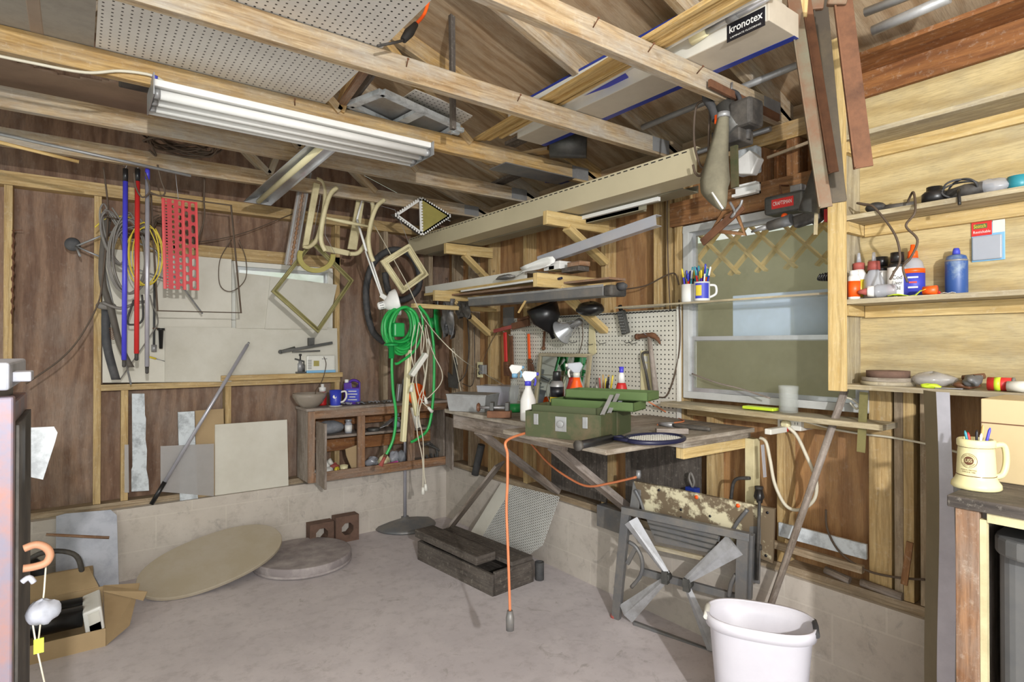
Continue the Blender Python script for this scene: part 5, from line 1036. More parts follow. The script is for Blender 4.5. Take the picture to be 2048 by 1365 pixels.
# loose things on sheet
c = PZ(zs2, 1345, 868); one('wood_block', G().beam(c+A(-.06, .04, .012), c+A(.05, -.04, .012), .03, .022), M('grey_wood'), 'small weathered wood block behind the racket head', 'wood block', bev=.002)
a, b = PZ(zs2+.01, 1318, 848), PZ(zs2+.01, 1416, 858); m = a+(b-a)*.3
t = thing('pliers', 'dusty long pliers lying on the sheet near the window sill', 'pliers', m); part('jaws', G().tube([a, m], [.008, .014], 8), M('steel'), t); part('handle', G().tube(cr([m, m+(b-m)*.5+A(.015, .02, 0), b+A(.01, .015, 0)], 4), .008), M('dusty_black'), t); part('handle', G().tube(cr([m, m+(b-m)*.5-A(.015, .02, 0), b-A(.01, .02, 0)], 4), .008), M('dusty_black'), t)
one('sheet_cord', G().tube(cr([PX(2.46, 1268, 790), PX(2.4, 1290, 800), PZ(zs2+.005, 1345, 832), PZ(zs2+.005, 1368, 842), PZ(zs2+.005, 1350, 846), PZ(zs2+.005, 1315, 850)], 6), .0035, 7), M('cord_orange'), 'dull orange cord lying behind the toolbox', 'cord')
a, b = PZ(zs2+.013, 1455, 880), PZ(zs2+.013, 1515, 872); a[1] += .02; a[0] = 2.33; b = a+A(.13, .0, 0); t = thing('white_power_strip', 'white power strip on the right end of the bench', 'power strip', a); part('body', G().beam(a, b, .03, .024), M('offwhite'), t, bev=.004); part('switch', G().beam(b+(b-a)*.03, b+(b-a)*.12, .022, .02), M('red'), t, label='red end switch')
# orange cord hanging from the bench edge
P = [PZ(zs2, 1035, 868)+A(.1, 0, .006), PZ(zs2+.004, 1020, 880)+A(-.012, 0, 0)]; xb = P[1][0]-.012; 
yb_ = PX(xb, 1015, 900)[1]
P += [A(xb, yb_, PX(xb, 1015, q)[2]) for q in (910, 960)]+[PX(xb, 1013, 1020), PX(xb, 1016, 1100), PX(xb, 1018, 1160), PX(xb, 1020, 1222)]
t = one('orange_cord', G().tube(cr(P, 8), .0055, 8), M('cord_orange'), 'orange extension cord hanging from the bench edge to just above the floor', 'cord'); part('plug', G().tube([P[-1], P[-1]-A(0, 0, .03), P[-1]-A(0, 0, .075)], [.011, .017, .016], 10), M('dusty_grey'), t)
P = [A(2.0, 2.2, ZBN-.13), PY(1.9, 1080, 900), PY(1.9, 1130, 960), PY(1.9, 1190, 975), PY(1.85, 1240, 968), PY(1.8, 1275, 955)]
one('brown_cord', G().tube(cr(LX(2.15, [(1060, 885), (1095, 925), (1135, 955), (1175, 973), (1220, 967), (1272, 955)]), 7), .006, 8), M('cord_orange'), 'faded brown cord sagging beneath the bench', 'cord')
# ================================================================ BELOW WINDOW: outlet, thick cable
c = PX(XR-.02, 1577, 846); t = thing('window_outlet', 'white outlet box on the plywood under the sill', 'outlet', c); part('box', G().box(XR-.03, c[1]-.06, c[2]-.03, XR+.09, c[1]+.045, c[2]+.03), M('offwhite'), t, bev=.003); part('plug', G().lathe(A(XR-.03, c[1]+.0, c[2]-.005), [(.018, 0), (.02, .02), (.012, .03)], axis=(-1, 0, 0)), M('cream'), t)
g = G()
for dy in (-.04, .025):
    for o in (-.006, .006): g.box(XR-.0312, c[1]+dy+o-.001, c[2]-.004, XR-.03, c[1]+dy+o+.001, c[2]+.006)
part('socket_slots', g, M('ink'), t)
one('thick_white_cable', G().tube(cr([A(XR-.055, c[1], c[2]-.005)]+LX(XR-.03, [(1592, 870), (1612, 910), (1632, 960), (1628, 1000), (1600, 1020), (1572, 1012), (1550, 970), (1540, 920), (1532, 885), (1520, 876)]), 8), .0075, 8), M('cable_white'), 'thick white cable looping from the outlet box to the bench end', 'cable')
one('romex_cable', G().tube(cr(LX(XR-.01, [(1605, 842), (1660, 857), (1720, 868), (1780, 875), (1860, 890), (1930, 910), (2000, 935)]), 5), .0045, 6), M('cable_white'), 'flat white cable stapled across the studs at the right', 'cable')
one('floor_cable', G().tube(cr(LX(XR-.02, [(1652, 1020), (1655, 1060), (1680, 1105), (1730, 1140), (1790, 1155), (1850, 1160)]), 6), .0045, 7), M('cable_brown'), 'brown cable coming out of a hole in the plywood', 'cable')
c = PX(XR-.03, 1521, 930); one('test_tube_tape', G().beam(PX(2.43, 1525, 890), PX(2.43, 1530, 955), .004, .02, up=(1, 0, 0)), M('clear_plastic'), 'clear plastic strip hanging on the end post', 'strip')
c = PX(2.42, 1518, 985); one('door_knob', G().lathe(c-A(0, 0, .03), [(.018, 0), (.022, .01), (.016, .04), (.018, .055), (0, .056)]), M('dusty_black'), 'black knob on the folding bench crank', 'knob')
a = PX(2.46, 1385, 975); t = thing('blue_box', 'small blue box hanging on the studs under the bench', 'box', a); part('box', G().box(a[0]-.02, a[1]-.03, a[2]-.05, a[0]+.02, a[1]+.03, a[2]), M('box_blue'), t, bev=.003); part('wire_tuft', G().tube(cr([a+A(0, 0, 0), a+A(0, .02, .04), a+A(0, .01, .07), a+A(0, -.01, .03), a+A(0, .0, .0)], 4), .006), M('cable_grey'), t)
one('bent_rod', G().tube(cr(LX(2.44, [(1462, 1000), (1466, 970), (1475, 958), (1500, 957)]), 4), .008, 8), M('dusty_black'), 'bent black rod sticking up behind the folding bench', 'rod')
a = PX(XR-.03, 1232, 1005); one('grey_junction_box', G().box(XR-.10, PX(XR-.06, 1262, 1000)[1], ZC-.04, XR-.022, PX(XR-.06, 1203, 1000)[1], ZC+.085), M('dusty_grey'), 'grey metal junction box on the block ledge behind the folding bench', 'box', bev=.003)
one('window_flashing', G().box(XR-.012, PX(XR, 1735, 1100)[1], .60, XR+.0, PX(XR, 1560, 1060)[1], .66), M('foam'), 'white strip along the wall bottom right of the folding bench', 'strip')
one('trim_rail', G().box(XR-.03, PX(XR, 1730, 1100)[1], .545, XR-.005, PX(XR, 1450, 1060)[1], .575), M('stud_grey'), 'grey rail lying along the sill plate under the white strip', 'rail')
for k, (p, q) in enumerate((((1650, 1140), (1700, 1162)), ((1722, 1165), (1805, 1195)))): one('dowel', G().tube([PX(XR-.01, *p), PX(XR-.01, *q)], .015, 10), M('grey_wood'), ('left short rusty dowel on the block ledge', 'right longer rusty dowel on the block ledge')[k], 'dowel')
# ================================================================ CEILING
CH = ZT+.089
# three-tube light fixed to the truss
x0, x1, yl0, yl1, zl0 = .21, 1.40, 2.50, 2.69, ZT-.055
xa = .22; xb = 1.375
t = thing('fluorescent_light', 'long three-tube fluorescent light fixed under a ceiling truss', 'light fixture', (.8, 2.56, zl0))
part('housing', G().box(xa, yl0+.02, ZT-.03, xb, yl1+.05, ZT-.004), M('white'), t, bev=.004)
part('reflector_lip', G().hexa((xa, yl1+.056, ZT-.03), ((xb-xa, 0, 0), (0, .004, 0), (0, 0, -.035))), M('white'), t)
part('end_plate', G().box(xa-.004, yl0, ZT-.07, xa, yl1+.06, ZT+.01), M('galv'), t); part('end_plate', G().box(xb, yl0, ZT-.07, xb+.004, yl1+.06, ZT-.004), M('galv'), t)
for k in range(3):
    y = yl0+.045+k*.075; tb = part('tube', G().tube([(xa+.02, y, ZT-.052), (xb-.02, y, ZT-.052)], .018, 14), M('white'), t)
    part('end_cap', G().tube([(xa+.002, y, ZT-.052), (xa+.022, y, ZT-.052)], .0185, 12), M('galv'), tb); part('end_cap', G().tube([(xb-.022, y, ZT-.052), (xb-.002, y, ZT-.052)], .0185, 12), M('galv'), tb)
# romex to the light
one('white_cable', G().tube(cr(LY(2.585, [(-40, 104), (60, 125), (170, 145), (240, 142), (300, 150), (330, 165), (352, 183)]), 7), .0055, 7), M('cable_white'), 'white cable hanging loosely to the left end of the fluorescent light', 'cable')
p = PY(2.58, 309, 154); one('blue_tape', G().lathe(p-A(.008, 0, 0), [(.009, 0), (.009, .018)], axis=(1, 0, -.2), n=12), M('violet_panel'), 'small blue staple holding the white cable', 'clip')
# steel reflector trough hanging crosswise
a, b = A(.93, 2.78, ZT-.03), PZ(ZT-.07, 515, 402); d = nrm(b-a); s_ = nrm(np.cross(d, zz)); t = thing('reflector_trough', 'shiny curved steel light reflector hanging below the trusses', 'reflector', b)
rows = []
for i in range(13):
    f = math.pi*(-.5+i/12)*.86; rows.append([a+s_*.07*math.sin(f)+zz*(.045*(math.cos(f))-.03), b+s_*.085*math.sin(f)+zz*(.055*math.cos(f)-.03)])
part('trough', G().grid(rows), M('alu'), t, solid=.0015); part('tube_lamp', G().tube([a+zz*-.01, b+zz*-.01-d*.03], .016, 12), M('cream'), t); part('end_plate', G().prism([r[1] for r in rows], d*.003), M('galv'), t)
part('hanger', G().tube([a+zz*.01, A(a[0], a[1]+.0, ZT+.1)], .003), M('steel'), t); part('hanger', G().tube([b+zz*.02-d*.15, A(*(b-d*.15)[:2], ZT+.0)], .003), M('steel'), t)
# rods below the rear truss
a, b = PY(3.815, -60, 255), PY(3.8, 382, 352); one('metal_rod', G().tube([a, b], .008, 10), M('galv'), 'long silver rod lying along the rear truss', 'rod')
a, b = PY(3.4, -60, 270), PY(3.4, 158, 324); one('wood_dowel', G().tube([a, b], .008, 8), M('trim_wood'), 'pale wooden dowel ending above the plywood at far left', 'dowel')
# sheets of pegboard on the trusses
zp = CH+.003
g = G(); g.hexa((.045, 1.3, zp), ((.84, 0, 0), (0, 1.33, 0), (0, 0, .005)), g=0); one('pegboard_sheet', g, M('pegboard_grey'), 'large pegboard sheet lying on top of the trusses', 'pegboard')
P = [PZ(CH+.012, *q) for q in ((130, -40), (196, -40), (206, 100), (136, 84))]
one('screen_panel', G().box(-.25, 1.9, CH+.001, .040, 2.65, CH+.012), M('screen_tan'), 'grey mesh screen lying on the trusses left of the pegboard', 'screen')
one('cabinet_door', G().box(-1.0, 1.9, CH+.014, -.08, 2.70, CH+.034).box(-.14, 1.88, CH-.0, -.10, 2.68, CH+.014), M('panel_tan'), 'grey-brown flat panel lying on the trusses at the top left', 'panel', bev=.004)
# brown moulded panel with an oval hole
c = PZ(CH+.03, 138, 166); rows = []
def mpt(u, v): return A(-.55+u*1.35, 2.70+v*.78, CH+.012+.035*math.sin(u*3.1)*math.sin(v*3.1))
hc_ = (-.04, 2.98); gq = G()
nU, nV = 54, 32
for i in range(nU):
    for j in range(nV):
        q_ = [mpt((i+a)/nU, (j+b)/nV) for a, b in ((0, 0), (1, 0), (1, 1), (0, 1))]; m = sum(q_)/4
        if ((m[0]-hc_[0]-.0)/.16)**2+((m[1]-hc_[1])/.075)**2 > 1 and not (m[0] > .08 and m[1] < 3.0): gq.face(q_, None, True)
one("moulded_panel", gq, M('moulded'), 'dark moulded plastic panel with an oval opening lying on the trusses', 'panel', solid=.006)
c = PZ(ZT-.0, 275, 205); one('black_speaker_box', G().box(.13, 2.70, ZT-.02+.11, .34, 2.95, ZT+.19), M('dusty_black'), 'dusty black box lodged behind the left end of the light', 'box', bev=.006)
# coil of thick grey wire over the rear trusses
c = A(.46, 3.66, CH+.02); pts = []
rr = random.Random(4)
for i in range(11):
    f = rr.uniform(.7, 1.1); o = rr.uniform(-.03, .03)
    for k in range(10): a = 2*math.pi*k/10; pts.append(c+A(.17*f*math.cos(a)+o, .15*f*math.sin(a), .010*(i % 4)+.02*math.sin(a*2+i)))
one('wire_coil', G().tube(cr(pts, 4), .0055, 6), M('cable_brown'), 'tangled coil of grey-brown cable lying across the two rear trusses', 'cable')
for k, (pts, lb) in enumerate((([(318, 262), (306, 290), (312, 312), (298, 300)], 'short cable tail hooking under the truss beside the coil'), ([(315, 330), (322, 360), (330, 385), (320, 392), (300, 385)], 'cable loop hanging behind the silver pole cap'), ([(268, 345), (272, 375), (285, 395), (300, 380), (290, 345)], 'dark cable loop between the hanging pole tops'))):
    one('cable_tail', G().tube(cr(LY(3.812-.0*k, pts), 6), .005, 6), M('cable_brown'), lb, 'cable')
# white louvre shutters/frames lying on the trusses right of the pegboard
def flat(name, pts, z, t_, mat, lab, cat, **k): return one(name, G().prism(LZ(z, pts), (0, 0, t_)), M(mat), lab, cat, **k)
z = CH+.004
g = G(); fr = LZ(z, [(725, 200), (775, 182), (905, 245), (850, 270)])
def bars(P, w_, h, z0):
    g = G()
    for i in range(len(P)): g.beam(A(P[i][0], P[i][1], z0), A(P[(i+1) % len(P)][0], P[(i+1) % len(P)][1], z0), w_, h)
    return g
P = LZ(z, [(700, 215), (765, 190), (915, 258), (860, 290)]); g = bars(P, .035, .022, z+.012); m0, m1 = (P[0]+P[3])/2, (P[1]+P[2])/2; g.beam(A(m0[0], m0[1], z+.012), A(m1[0], m1[1], z+.012), .05, .018)
t = one('white_drawer_frame', g, M('foam'), 'white metal shelf frame lying between two trusses', 'frame'); part('tabs', G().box(P[2][0]-.02, P[2][1]-.03, z-.02, P[2][0]+.02, P[2][1]-.01, z+.0).box(P[2][0]-.02, P[2][1]+.01, z-.02, P[2][0]+.02, P[2][1]+.03, z+.0), M('foam'), t)
flat('grey_tray', [(715, 212), (770, 185), (905, 240), (900, 270), (860, 285)], z+.03, .004, 'galv', 'grey metal sheet lying on the white shelf frame', 'sheet')
flat('pegboard_offcut', [(880, 200), (945, 233), (905, 262), (800, 200), (830, 180)], z+.06, .005, 'pegboard_grey', 'small pegboard offcut right of the white shelf frame', 'pegboard')
a, b = PY(2.5, 668, 220), PY(2.3, 735, 130); one('wood_slat', G().beam(PZ(z+.01, 672, 225), PZ(z+.03, 745, 120), .03, .02), M('brown_wood'), 'weathered slat lying beside the pegboard edge', 'slat')
one('wood_slat', G().beam(PZ(z+.04, 690, 222), PZ(z+.05, 760, 130), .012, .03), M('dark_wood'), 'dark narrow slat right of the weathered one', 'slat')
# vertical grey pole through the trusses
p = PY(2.3, 905, 250); one('hanging_stick', G().beam((PY(2.32, 906, 262)[0], 2.32, ZT-.0), (PY(2.32, 903, 100)[0], 2.32, 3.05), .022, .022), M('dark_wood'), 'thin dark stick standing up between the trusses', 'stick')
# orange cord dropping by the pegboard
P = LY(1.9, [(862, -20), (850, 25), (832, 48)]); t = one('ceiling_cord', G().tube(cr(P, 6), .006, 8), M('orange'), 'bright orange cord end hanging at the top edge of the photo', 'cord'); d = nrm(P[-1]-P[-2]); part('connector', G().tube([P[-1], P[-1]+d*.05, P[-1]+d*.09], [.01, .018, .012], 10), M('dusty_black'), t); part('lead', G().tube(cr([P[-1]+d*.09, PY(1.9, 790, 85), PY(1.9, 755, 92)], 5), .005), M('dusty_black'), t)
# flooring boxes
z = CH+.002
def fbox(x0, x1, y0, y1, z0, h, lab):
    t = thing('flooring_box', lab, 'box', ((x0+x1)/2, (y0+y1)/2, z0), 'boxes of laminate flooring'); g = G().box(x0, y0, z0, x1, y1, z0+h, g=1); part('carton', g, M('faux_oak'), t, bev=.002); part('blue_edge', G().box(x0-.0012, y0, z0+h-.012, x0-.0002, y1, z0+h).box(x1-.03, y0, z0-.0012, x1, y1, z0-.0002), M('box_blue'), t); part('label_sheet', G().box(x0-.0013, y0+.01, z0+.002, x0-.0002, y1-.01, z0+h-.013), M('offwhite'), t); return t
K = fbox(1.842, 2.035, 1.055, 2.45, z, .085, 'lowest flooring box with a dark brand label on its side')
q = PX(1.8405, 1491, 47); q[2] -= .006; part('brand_label', G().box(1.8400, q[1]-.072, q[2]-.032, 1.8406, q[1]+.072, q[2]+.032), M('ink'), K, label='dark blue brand label'); text('kronotex', (1.8394, q[1], q[2]+.008), (0, -1, 0), (0, 0, 1), .026, M('white'), K, bold=.012, width=.125); text('LAMINATE FLOORING', (1.8394, q[1], q[2]-.020), (0, -1, 0), (0, 0, 1), .006, M('white'), K, width=.115)
K2 = fbox(1.850, 2.04, 1.10, 2.5, z+.0875, .05, 'middle flooring box of the stack'); K3 = fbox(1.855, 2.045, 1.12, 2.55, z+.140, .055, 'topmost flooring box of the stack')
for kk, x_, pq in ((K2, 1.8478, (1308, 112)), (K3, 1.8528, (1290, 88))):
    q = PX(x_, *pq); text('LOCK', (x_, q[1], OFF[kk.name][2]+.026), (0, -1, 0), (0, 0, 1), .030, M('ink'), kk, bold=.02, width=.10)
# wood trim bundle
for k in range(6):
    o = k*.024; one('trim_stick', G().beam((1.60+o, 1.0, z+.012+.006*(k % 3)), (1.70+o*.9-.02*(k == 3), 2.72-.05*k, z+.012+.006*(k % 3)), .019, .017), M('trim_wood' if k != 5 else 'offwhite'), ('outermost yellow trim stick, left edge of the bundle', 'second yellow trim stick from the left of the bundle', 'third yellow trim stick from the left of the bundle', 'yellow trim stick whose end stops short', 'yellow trim stick next to the white one', 'white trim stick at the right of the bundle')[k], 'trim stick', 'trim sticks on the trusses')
flat('violet_sheet', [(1075, 205), (1215, 130), (1245, 140), (1260, 160), (1130, 205)], z+.035, .004, 'violet_panel', 'violet-blue sheet lying beside the flooring boxes', 'sheet')
# crutches / aluminium poles lying on the boxes
def crutch(a, b, lab, tip='cream'):
    a, b = A(a), A(b); t = thing('crutch', lab, 'crutch', a, 'aluminium crutches on the boxes'); d = nrm(b-a); part('tube', G().tube([a, b], .011, 12), M('alu'), t); part('rubber_tip', G().tube([a-d*.05, a-d*.045, a, a+d*.02], [.012, .021, .017, .015], 14), M(tip), t, label='yellowed rubber tip'); part('collar', G().tube([a+(b-a)*.35, a+(b-a)*.35+d*.04], .0145, 12), M('grey'), t)
crutch(PX(1.79, 1350, 77), PX(1.79, 1530, -8), 'nearest aluminium crutch with a thick yellowed tip'); crutch(PX(1.83, 1366, 52), PX(1.83, 1530, -22), 'second crutch with a grey tip above the nearest one', 'galv'); crutch(PX(1.815, 1404, 68), PX(1.815, 1560, -18), 'thin lower crutch ending in a small yellowed tip')
# bits around truss ends
one('blue_tray', G().hexa(PZ(CH+.004, 1130, 352), ((.17, -.05, .0), (-.0, .20, 0), (0, 0, .015))), M('box_blue'), 'dark blue ribbed plastic tray lying across truss ends', 'tray')
g = G()
one('metal_trough', G().tube([A(2.08, 2.46, ZT+.115), A(2.22, 2.32, ZT+.105)], .075, 20), M('dark_metal'), 'round dark metal pan lodged above the second truss end', 'pan')
one('glass_offcut', G().box(1.85, 2.56, ZT-.006, 2.35, 2.72, ZT-.001), M('dusty_grey'), 'grey strip of sheet metal under the truss ends', 'sheet')
for k, (p, q, mt, lb) in enumerate((((970, 325), (1100, 300), 'truss_gold', 'loose board end lying over the rear truss'), ((985, 372), (1045, 345), 'dark_wood', 'short dark offcut sticking out above the rear truss end'), ((1020, 290), (1150, 225), 'dark_wood', 'dark board lying flat above the middle truss'), ((655, 268), (700, 285), 'galv', 'pale metal scrap behind the right end of the light'))):
    one('loose_board', G().beam(PZ(CH+.02, *p), PZ(CH+.02, *q), .07, .018), M(mt), lb, 'board')
# ================================================================ SAW WITH DUST BAG, hanging by the window
S = thing('circular_saw', 'old electric saw with a dusty canvas dust bag hanging from the truss end', 'power saw', PX(2.1, 1440, 420)); xs = 2.12
part('motor', G().tube([PX(xs, 1448, 215), PX(xs, 1478, 262)], .045, 16), M('dark_metal'), S, label='dusty motor housing'); c = PX(xs, 1480, 245)
part('gear_housing', G().box(c[0]-.04, c[1]-.07, c[2]-.03, c[0]+.06, c[1]+.03, c[2]+.08), M('dusty_black'), S, bev=.015)
c = PX(xs, 1465, 272); part('base_plate', G().box(c[0]-.03, c[1]-.05, c[2]-.035, c[0]+.07, c[1]+.08, c[2]+.03), M('dusty_black'), S, bev=.006)
part('handle', G().tube(cr(LX(xs-.04, [(1432, 240), (1424, 215), (1412, 195), (1418, 175)]), 5), .017, 10), M('rubber'), S); part('trigger_label', G().box(*(PX(xs-.06, 1435, 238)-A(.002, .012, .018)), *(PX(xs-.06, 1435, 238)+A(.002, .012, .018))), M('orange'), S, label='orange and white switch label')
part('guard', G().tube(cr(LX(xs+.03, [(1490, 210), (1495, 250), (1493, 280)]), 4), .016, 10), M('dusty_black'), S); part('top_hoop', G().tube(cr(LX(xs, [(1442, 195), (1455, 182), (1475, 188), (1482, 210)]), 5), .009, 8), M('rubber'), S)
pts = [(1447, 232, .020), (1445, 245, .024), (1442, 270, .030), (1437, 300, .038), (1433, 330, .048), (1430, 360, .058), (1430, 378, .055), (1438, 400, .035), (1446, 418, .012)]
P = [PX(xs-.06, a, b) for a, b, r in pts]; db = part('dust_bag', G().tube(cr(P, 4), list(np.interp(np.linspace(0, 8, 33), range(9), [r for *_, r in pts])), 6), M('bag'), S, label='grey canvas dust bag'); part('bag_seam', G().tube([PX(xs-.12, 1424, 385), PX(xs-.10, 1446, 418)], .004), M('white'), db)
part('nozzle_ring', G().tube([PX(xs-.06, 1447, 226), PX(xs-.06, 1447, 236)], .025, 14), M('galv'), db)
part('power_cord', G().tube(cr(LX(xs-.02, [(1412, 200), (1392, 215), (1388, 280), (1398, 325), (1408, 335), (1416, 310), (1418, 250), (1420, 215)]), 7), .005, 7), M('cable_brown'), S); part('power_cord_end', G().tube(cr(LX(xs-.03, [(1408, 335), (1400, 352), (1390, 345), (1386, 330)]), 5), .005, 7), M('cable_brown'), S)
part('support_rod', G().beam(PX(xs+.02, 1468, 285), PX(xs+.02, 1470, 375), .03, .012, up=(1, 0, 0)), M('olive'), S); part('hook', G().tube([PX(xs, 1462, 190), PX(xs, 1464, 165)], .004), M('steel'), S)
c = PX(2.42, 1492, 330); t = thing('motion_light', 'dirty white plastic fixture hanging beside the dust bag', 'fixture', c); part('base', G().box(c[0]-.0, c[1]-.05, c[2]-.04, c[0]+.05, c[1]+.05, c[2]+.08), M('foam'), t, bev=.01); part('cover', G().prism([c+A(-.04, .03, .02), c+A(-.04, -.04, .05), c+A(-.05, -.09, 0), c+A(-.04, -.05, -.06), c+A(-.04, .03, -.04)], (.05, 0, 0)), M('white'), t, bev=.006)
c = PX(2.45, 1492, 378); one('white_bracket', G().box(c[0]-.02, c[1]-.06, c[2]-.03, c[0]+.02, c[1]+.06, c[2]-.018).box(c[0]-.02, c[1]-.06, c[2]+.012, c[0]+.02, c[1]+.06, c[2]+.02).box(c[0]+.01, c[1]-.06, c[2]-.03, c[0]+.02, c[1]+.06, c[2]+.02), M('white'), 'small white plastic channel under the dirty fixture', 'bracket')
t = thing('sawn_cross', 'crossed wooden bar on a triangular metal bracket in front of the window top', 'bracket', PX(2.3, 1440, 460)); part('bar', G().beam(PX(2.28, 1404, 486), PX(2.28, 1486, 413), .012, .035, up=(0, 0, 1)), M('rust'), t, bev=.002); part('triangle', G().tube([PX(2.32, 1447, 425), PX(2.32, 1424, 462), PX(2.32, 1490, 468), PX(2.32, 1470, 420)], .012, 6, closed=True), M('header'), t); part('spring_clamp', G().tube(cr(LX(2.27, [(1460, 405), (1470, 425), (1462, 435), (1480, 412), (1484, 400)]), 4), .006), M('steel'), t)
# sanders hanging at the window head
def label_text(c, s_, w_, h, t, bgm='tape_red'): part('label_plate', G().box(c[0]-.001, c[1]-w_/2, c[2]-h/2, c[0], c[1]+w_/2, c[2]+h/2), M(bgm), t, label='red and white name plate'); text(s_, (c[0]-.0015, c[1], c[2]), (0, -1, 0), (0, 0, 1), h*.4, M('white'), t, width=w_*.85)
c = PX(2.36, 1565, 408); t = thing('old_sander', 'old grey electric tool with a red name plate above the window', 'power tool', c); part('body', G().box(c[0], c[1]-.085, c[2]-.035, c[0]+.09, c[1]+.085, c[2]+.045), M('dark_metal'), t, bev=.012); label_text(c+A(-.0005, 0, .005), 'CRAFTSMAN', .095, .04, t); part('clip', G().box(c[0]+.02, c[1]-.07, c[2]+.046, c[0]+.06, c[1]-.02, c[2]+.075), M('steel'), t, bev=.004)
part('handle', G().tube(cr([c+A(.05, -.08, 0), c+A(.05, -.13, -.02), c+A(.05, -.14, -.06), c+A(.05, -.10, -.085)], 5), .02, 10), M('dusty_black'), t); part('hanging_hook', G().tube([c+A(.05, .03, .045), c+A(.07, .05, .1), A(XR-.018, c[1]+.05, c[2]+.11)], .004), M('rust'), t)
c = PX(2.36, 1560, 449); t = thing('heat_tool', 'grey grease tool with orange knob hanging below the old electric tool', 'tool', c); part('barrel', G().tube([c+A(0, .05, -.0), c+A(0, -.05, .012)], [.02, .024], 14), M('dusty_grey'), t); part('tip', G().tube([c+A(0, .05, 0), c+A(0, .1, -.006), c+A(0, .13, -.012)], [.014, .008, .004], 10), M('galv'), t); part('knob', G().ell(c+A(0, -.02, .03), .014), M('orange'), t); part('grip', G().beam(c+A(.02, -.05, .0), c+A(.02, -.16, .02), .04, .05), M('dusty_black'), t, bev=.01); part('red_cap', G().box(c[0]-.0, c[1]-.20, c[2]-.02, c[0]+.03, c[1]-.18, c[2]+.03), M('red'), t)
a, b = PX(2.25, 1640, 330), PX(2.25, 1617, 425); t = one('paper_cone', G().lathe(b, [(.040, 0), (.038, .001), (.018, .22), (0, .221)], axis=nrm(a-b), n=24), M('dark_metal'), 'grey metal cone hanging beside the rusty rails', 'cone')
one('lath_stick', G().beam(PX(2.26, 1631, 470), PX(2.26, 1640, 240), .010, .010), M('shelf_ply'), 'thin pale stick hanging right of the grey cone', 'stick')
one('grey_lath', G().beam(PX(2.45, 1535, 316), PX(2.45, 1625, 282), .01, .012), M('stud_grey'), 'thin grey lath across the framing above the window', 'lath')
c = PX(2.34, 1640, 555); pts = []
for i in range(9):
    for k in range(8): a = 2*math.pi*k/8; pts.append(c+A(.02*math.cos(a)*(.6+.05*i), -.0+i*-.01+.004*math.sin(a*2), .022*math.sin(a)*(.5+.06*i)))
one('cord_bundle', G().tube(cr(pts, 3), .004, 6), M('black'), 'small bundle of black cord on the glass shelf end', 'cord')
# ---- rusty bed rails hanging in front of the shelf unit
def rail(p, q, w_, mat, lab, dy=0, tip=None):
    x = 2.05+dy; a = PX(x, *p); b = PX(x, *q); t = one('angle_iron', G().beam(a, b, .006, w_, up=(-.5, .87, 0)).beam(a+A(-.25*w_, .43*w_, 0), b+A(-.25*w_, .43*w_, 0), .026, .006, up=(-.5, .87, 0)), M(mat), lab, 'metal rail', 'rusty rails hanging by the shelf unit', bev=.001)
    if tip: part('end_block', G().beam(a+A(-.015, 0, .03), PX(x-.015, *tip), .03, w_*1.15, up=(-.5, .87, 0)), M('pine' if tip[0] < 1615 else 'rail'), t, bev=.006)
rail((1588, -5), (1652, 415), .040, 'rail', 'leftmost greenish rail of the hanging bundle', 0); rail((1612, -5), (1668, 345), .030, 'rust', 'rusty rail just right of the leftmost one', .04, (1603, 38)); rail((1640, -5), (1678, 405), .046, 'dark_rail', 'broad dark rail in the middle of the hanging bundle', .09, (1630, 22)); rail((1686, -5), (1728, 335), .050, 'rust', 'broad rust-brown rail, rightmost of the bundle', -.10, (1672, 12)); rail((1648, 90), (1690, 400), .012, 'dark_rail', 'narrow dark rail tucked behind the middle one', .12)
one('rail_hanger', G().beam((1.95, 1.36, ZT+.02), (2.45, 1.36, ZT+.0), .012, .03), M('rust'), 'iron bar on the truss that the rails hang from', 'bar')
# ================================================================ RIGHT SHELF UNIT
XS, XB, YS = 2.334, 2.505, 1.073
U_ = thing('shelf_unit', 'tall pale plywood shelf unit with open shelves on the right wall', 'shelf unit', (XB, .6, 1.28))
YE = -.25
part('top_batten', G().box(XB-.024, YE, 2.425, XB-.004, YS-.021, 2.521, g=1), M('door_wood'), U_, label='brown batten under the top board')
part('side_panel', G().box(XS, YS-.02, 1.285, XB, YS, 2.62, g=2), M('shelf_ply'), U_, bev=.001)
part('front_post', G().box(XS-.02, YS-.045, 1.275, XS-.001, YS+.018, 2.62, g=2), M('pine'), U_, bev=.002)
part('back_panel', G().box(XB-.002, YE, 1.30, XB+.008, YS-.02, 2.62, g=1), M('pale_panel'), U_)
SZ = (1.291, 1.612, 1.93, 2.235, 2.53)
for i, z in enumerate(SZ):
    part('shelf', G().box(XS, YE, z-.008, XB-.003, YS-.021, z+.010, g=1), M('shelf_ply' if i < 4 else 'door_wood'), U_, bev=.001)
    if 0 < i < 4: part('batten', G().box(XB-.022, YE, z-.055, XB-.003, YS-.045, z-.009, g=1), M('pine'), U_); part('batten', G().box(XS+.02, YS-.042, z-.05, XB-.003, YS-.021, z-.009, g=0), M('pine'), U_)
def sh(px, z, x=2.41): # point on shelf z at depth x under pixel column
    p = PX(x, px, 600); return A(x, p[1], z+.0105)
hdx = A(0, -1, 0)
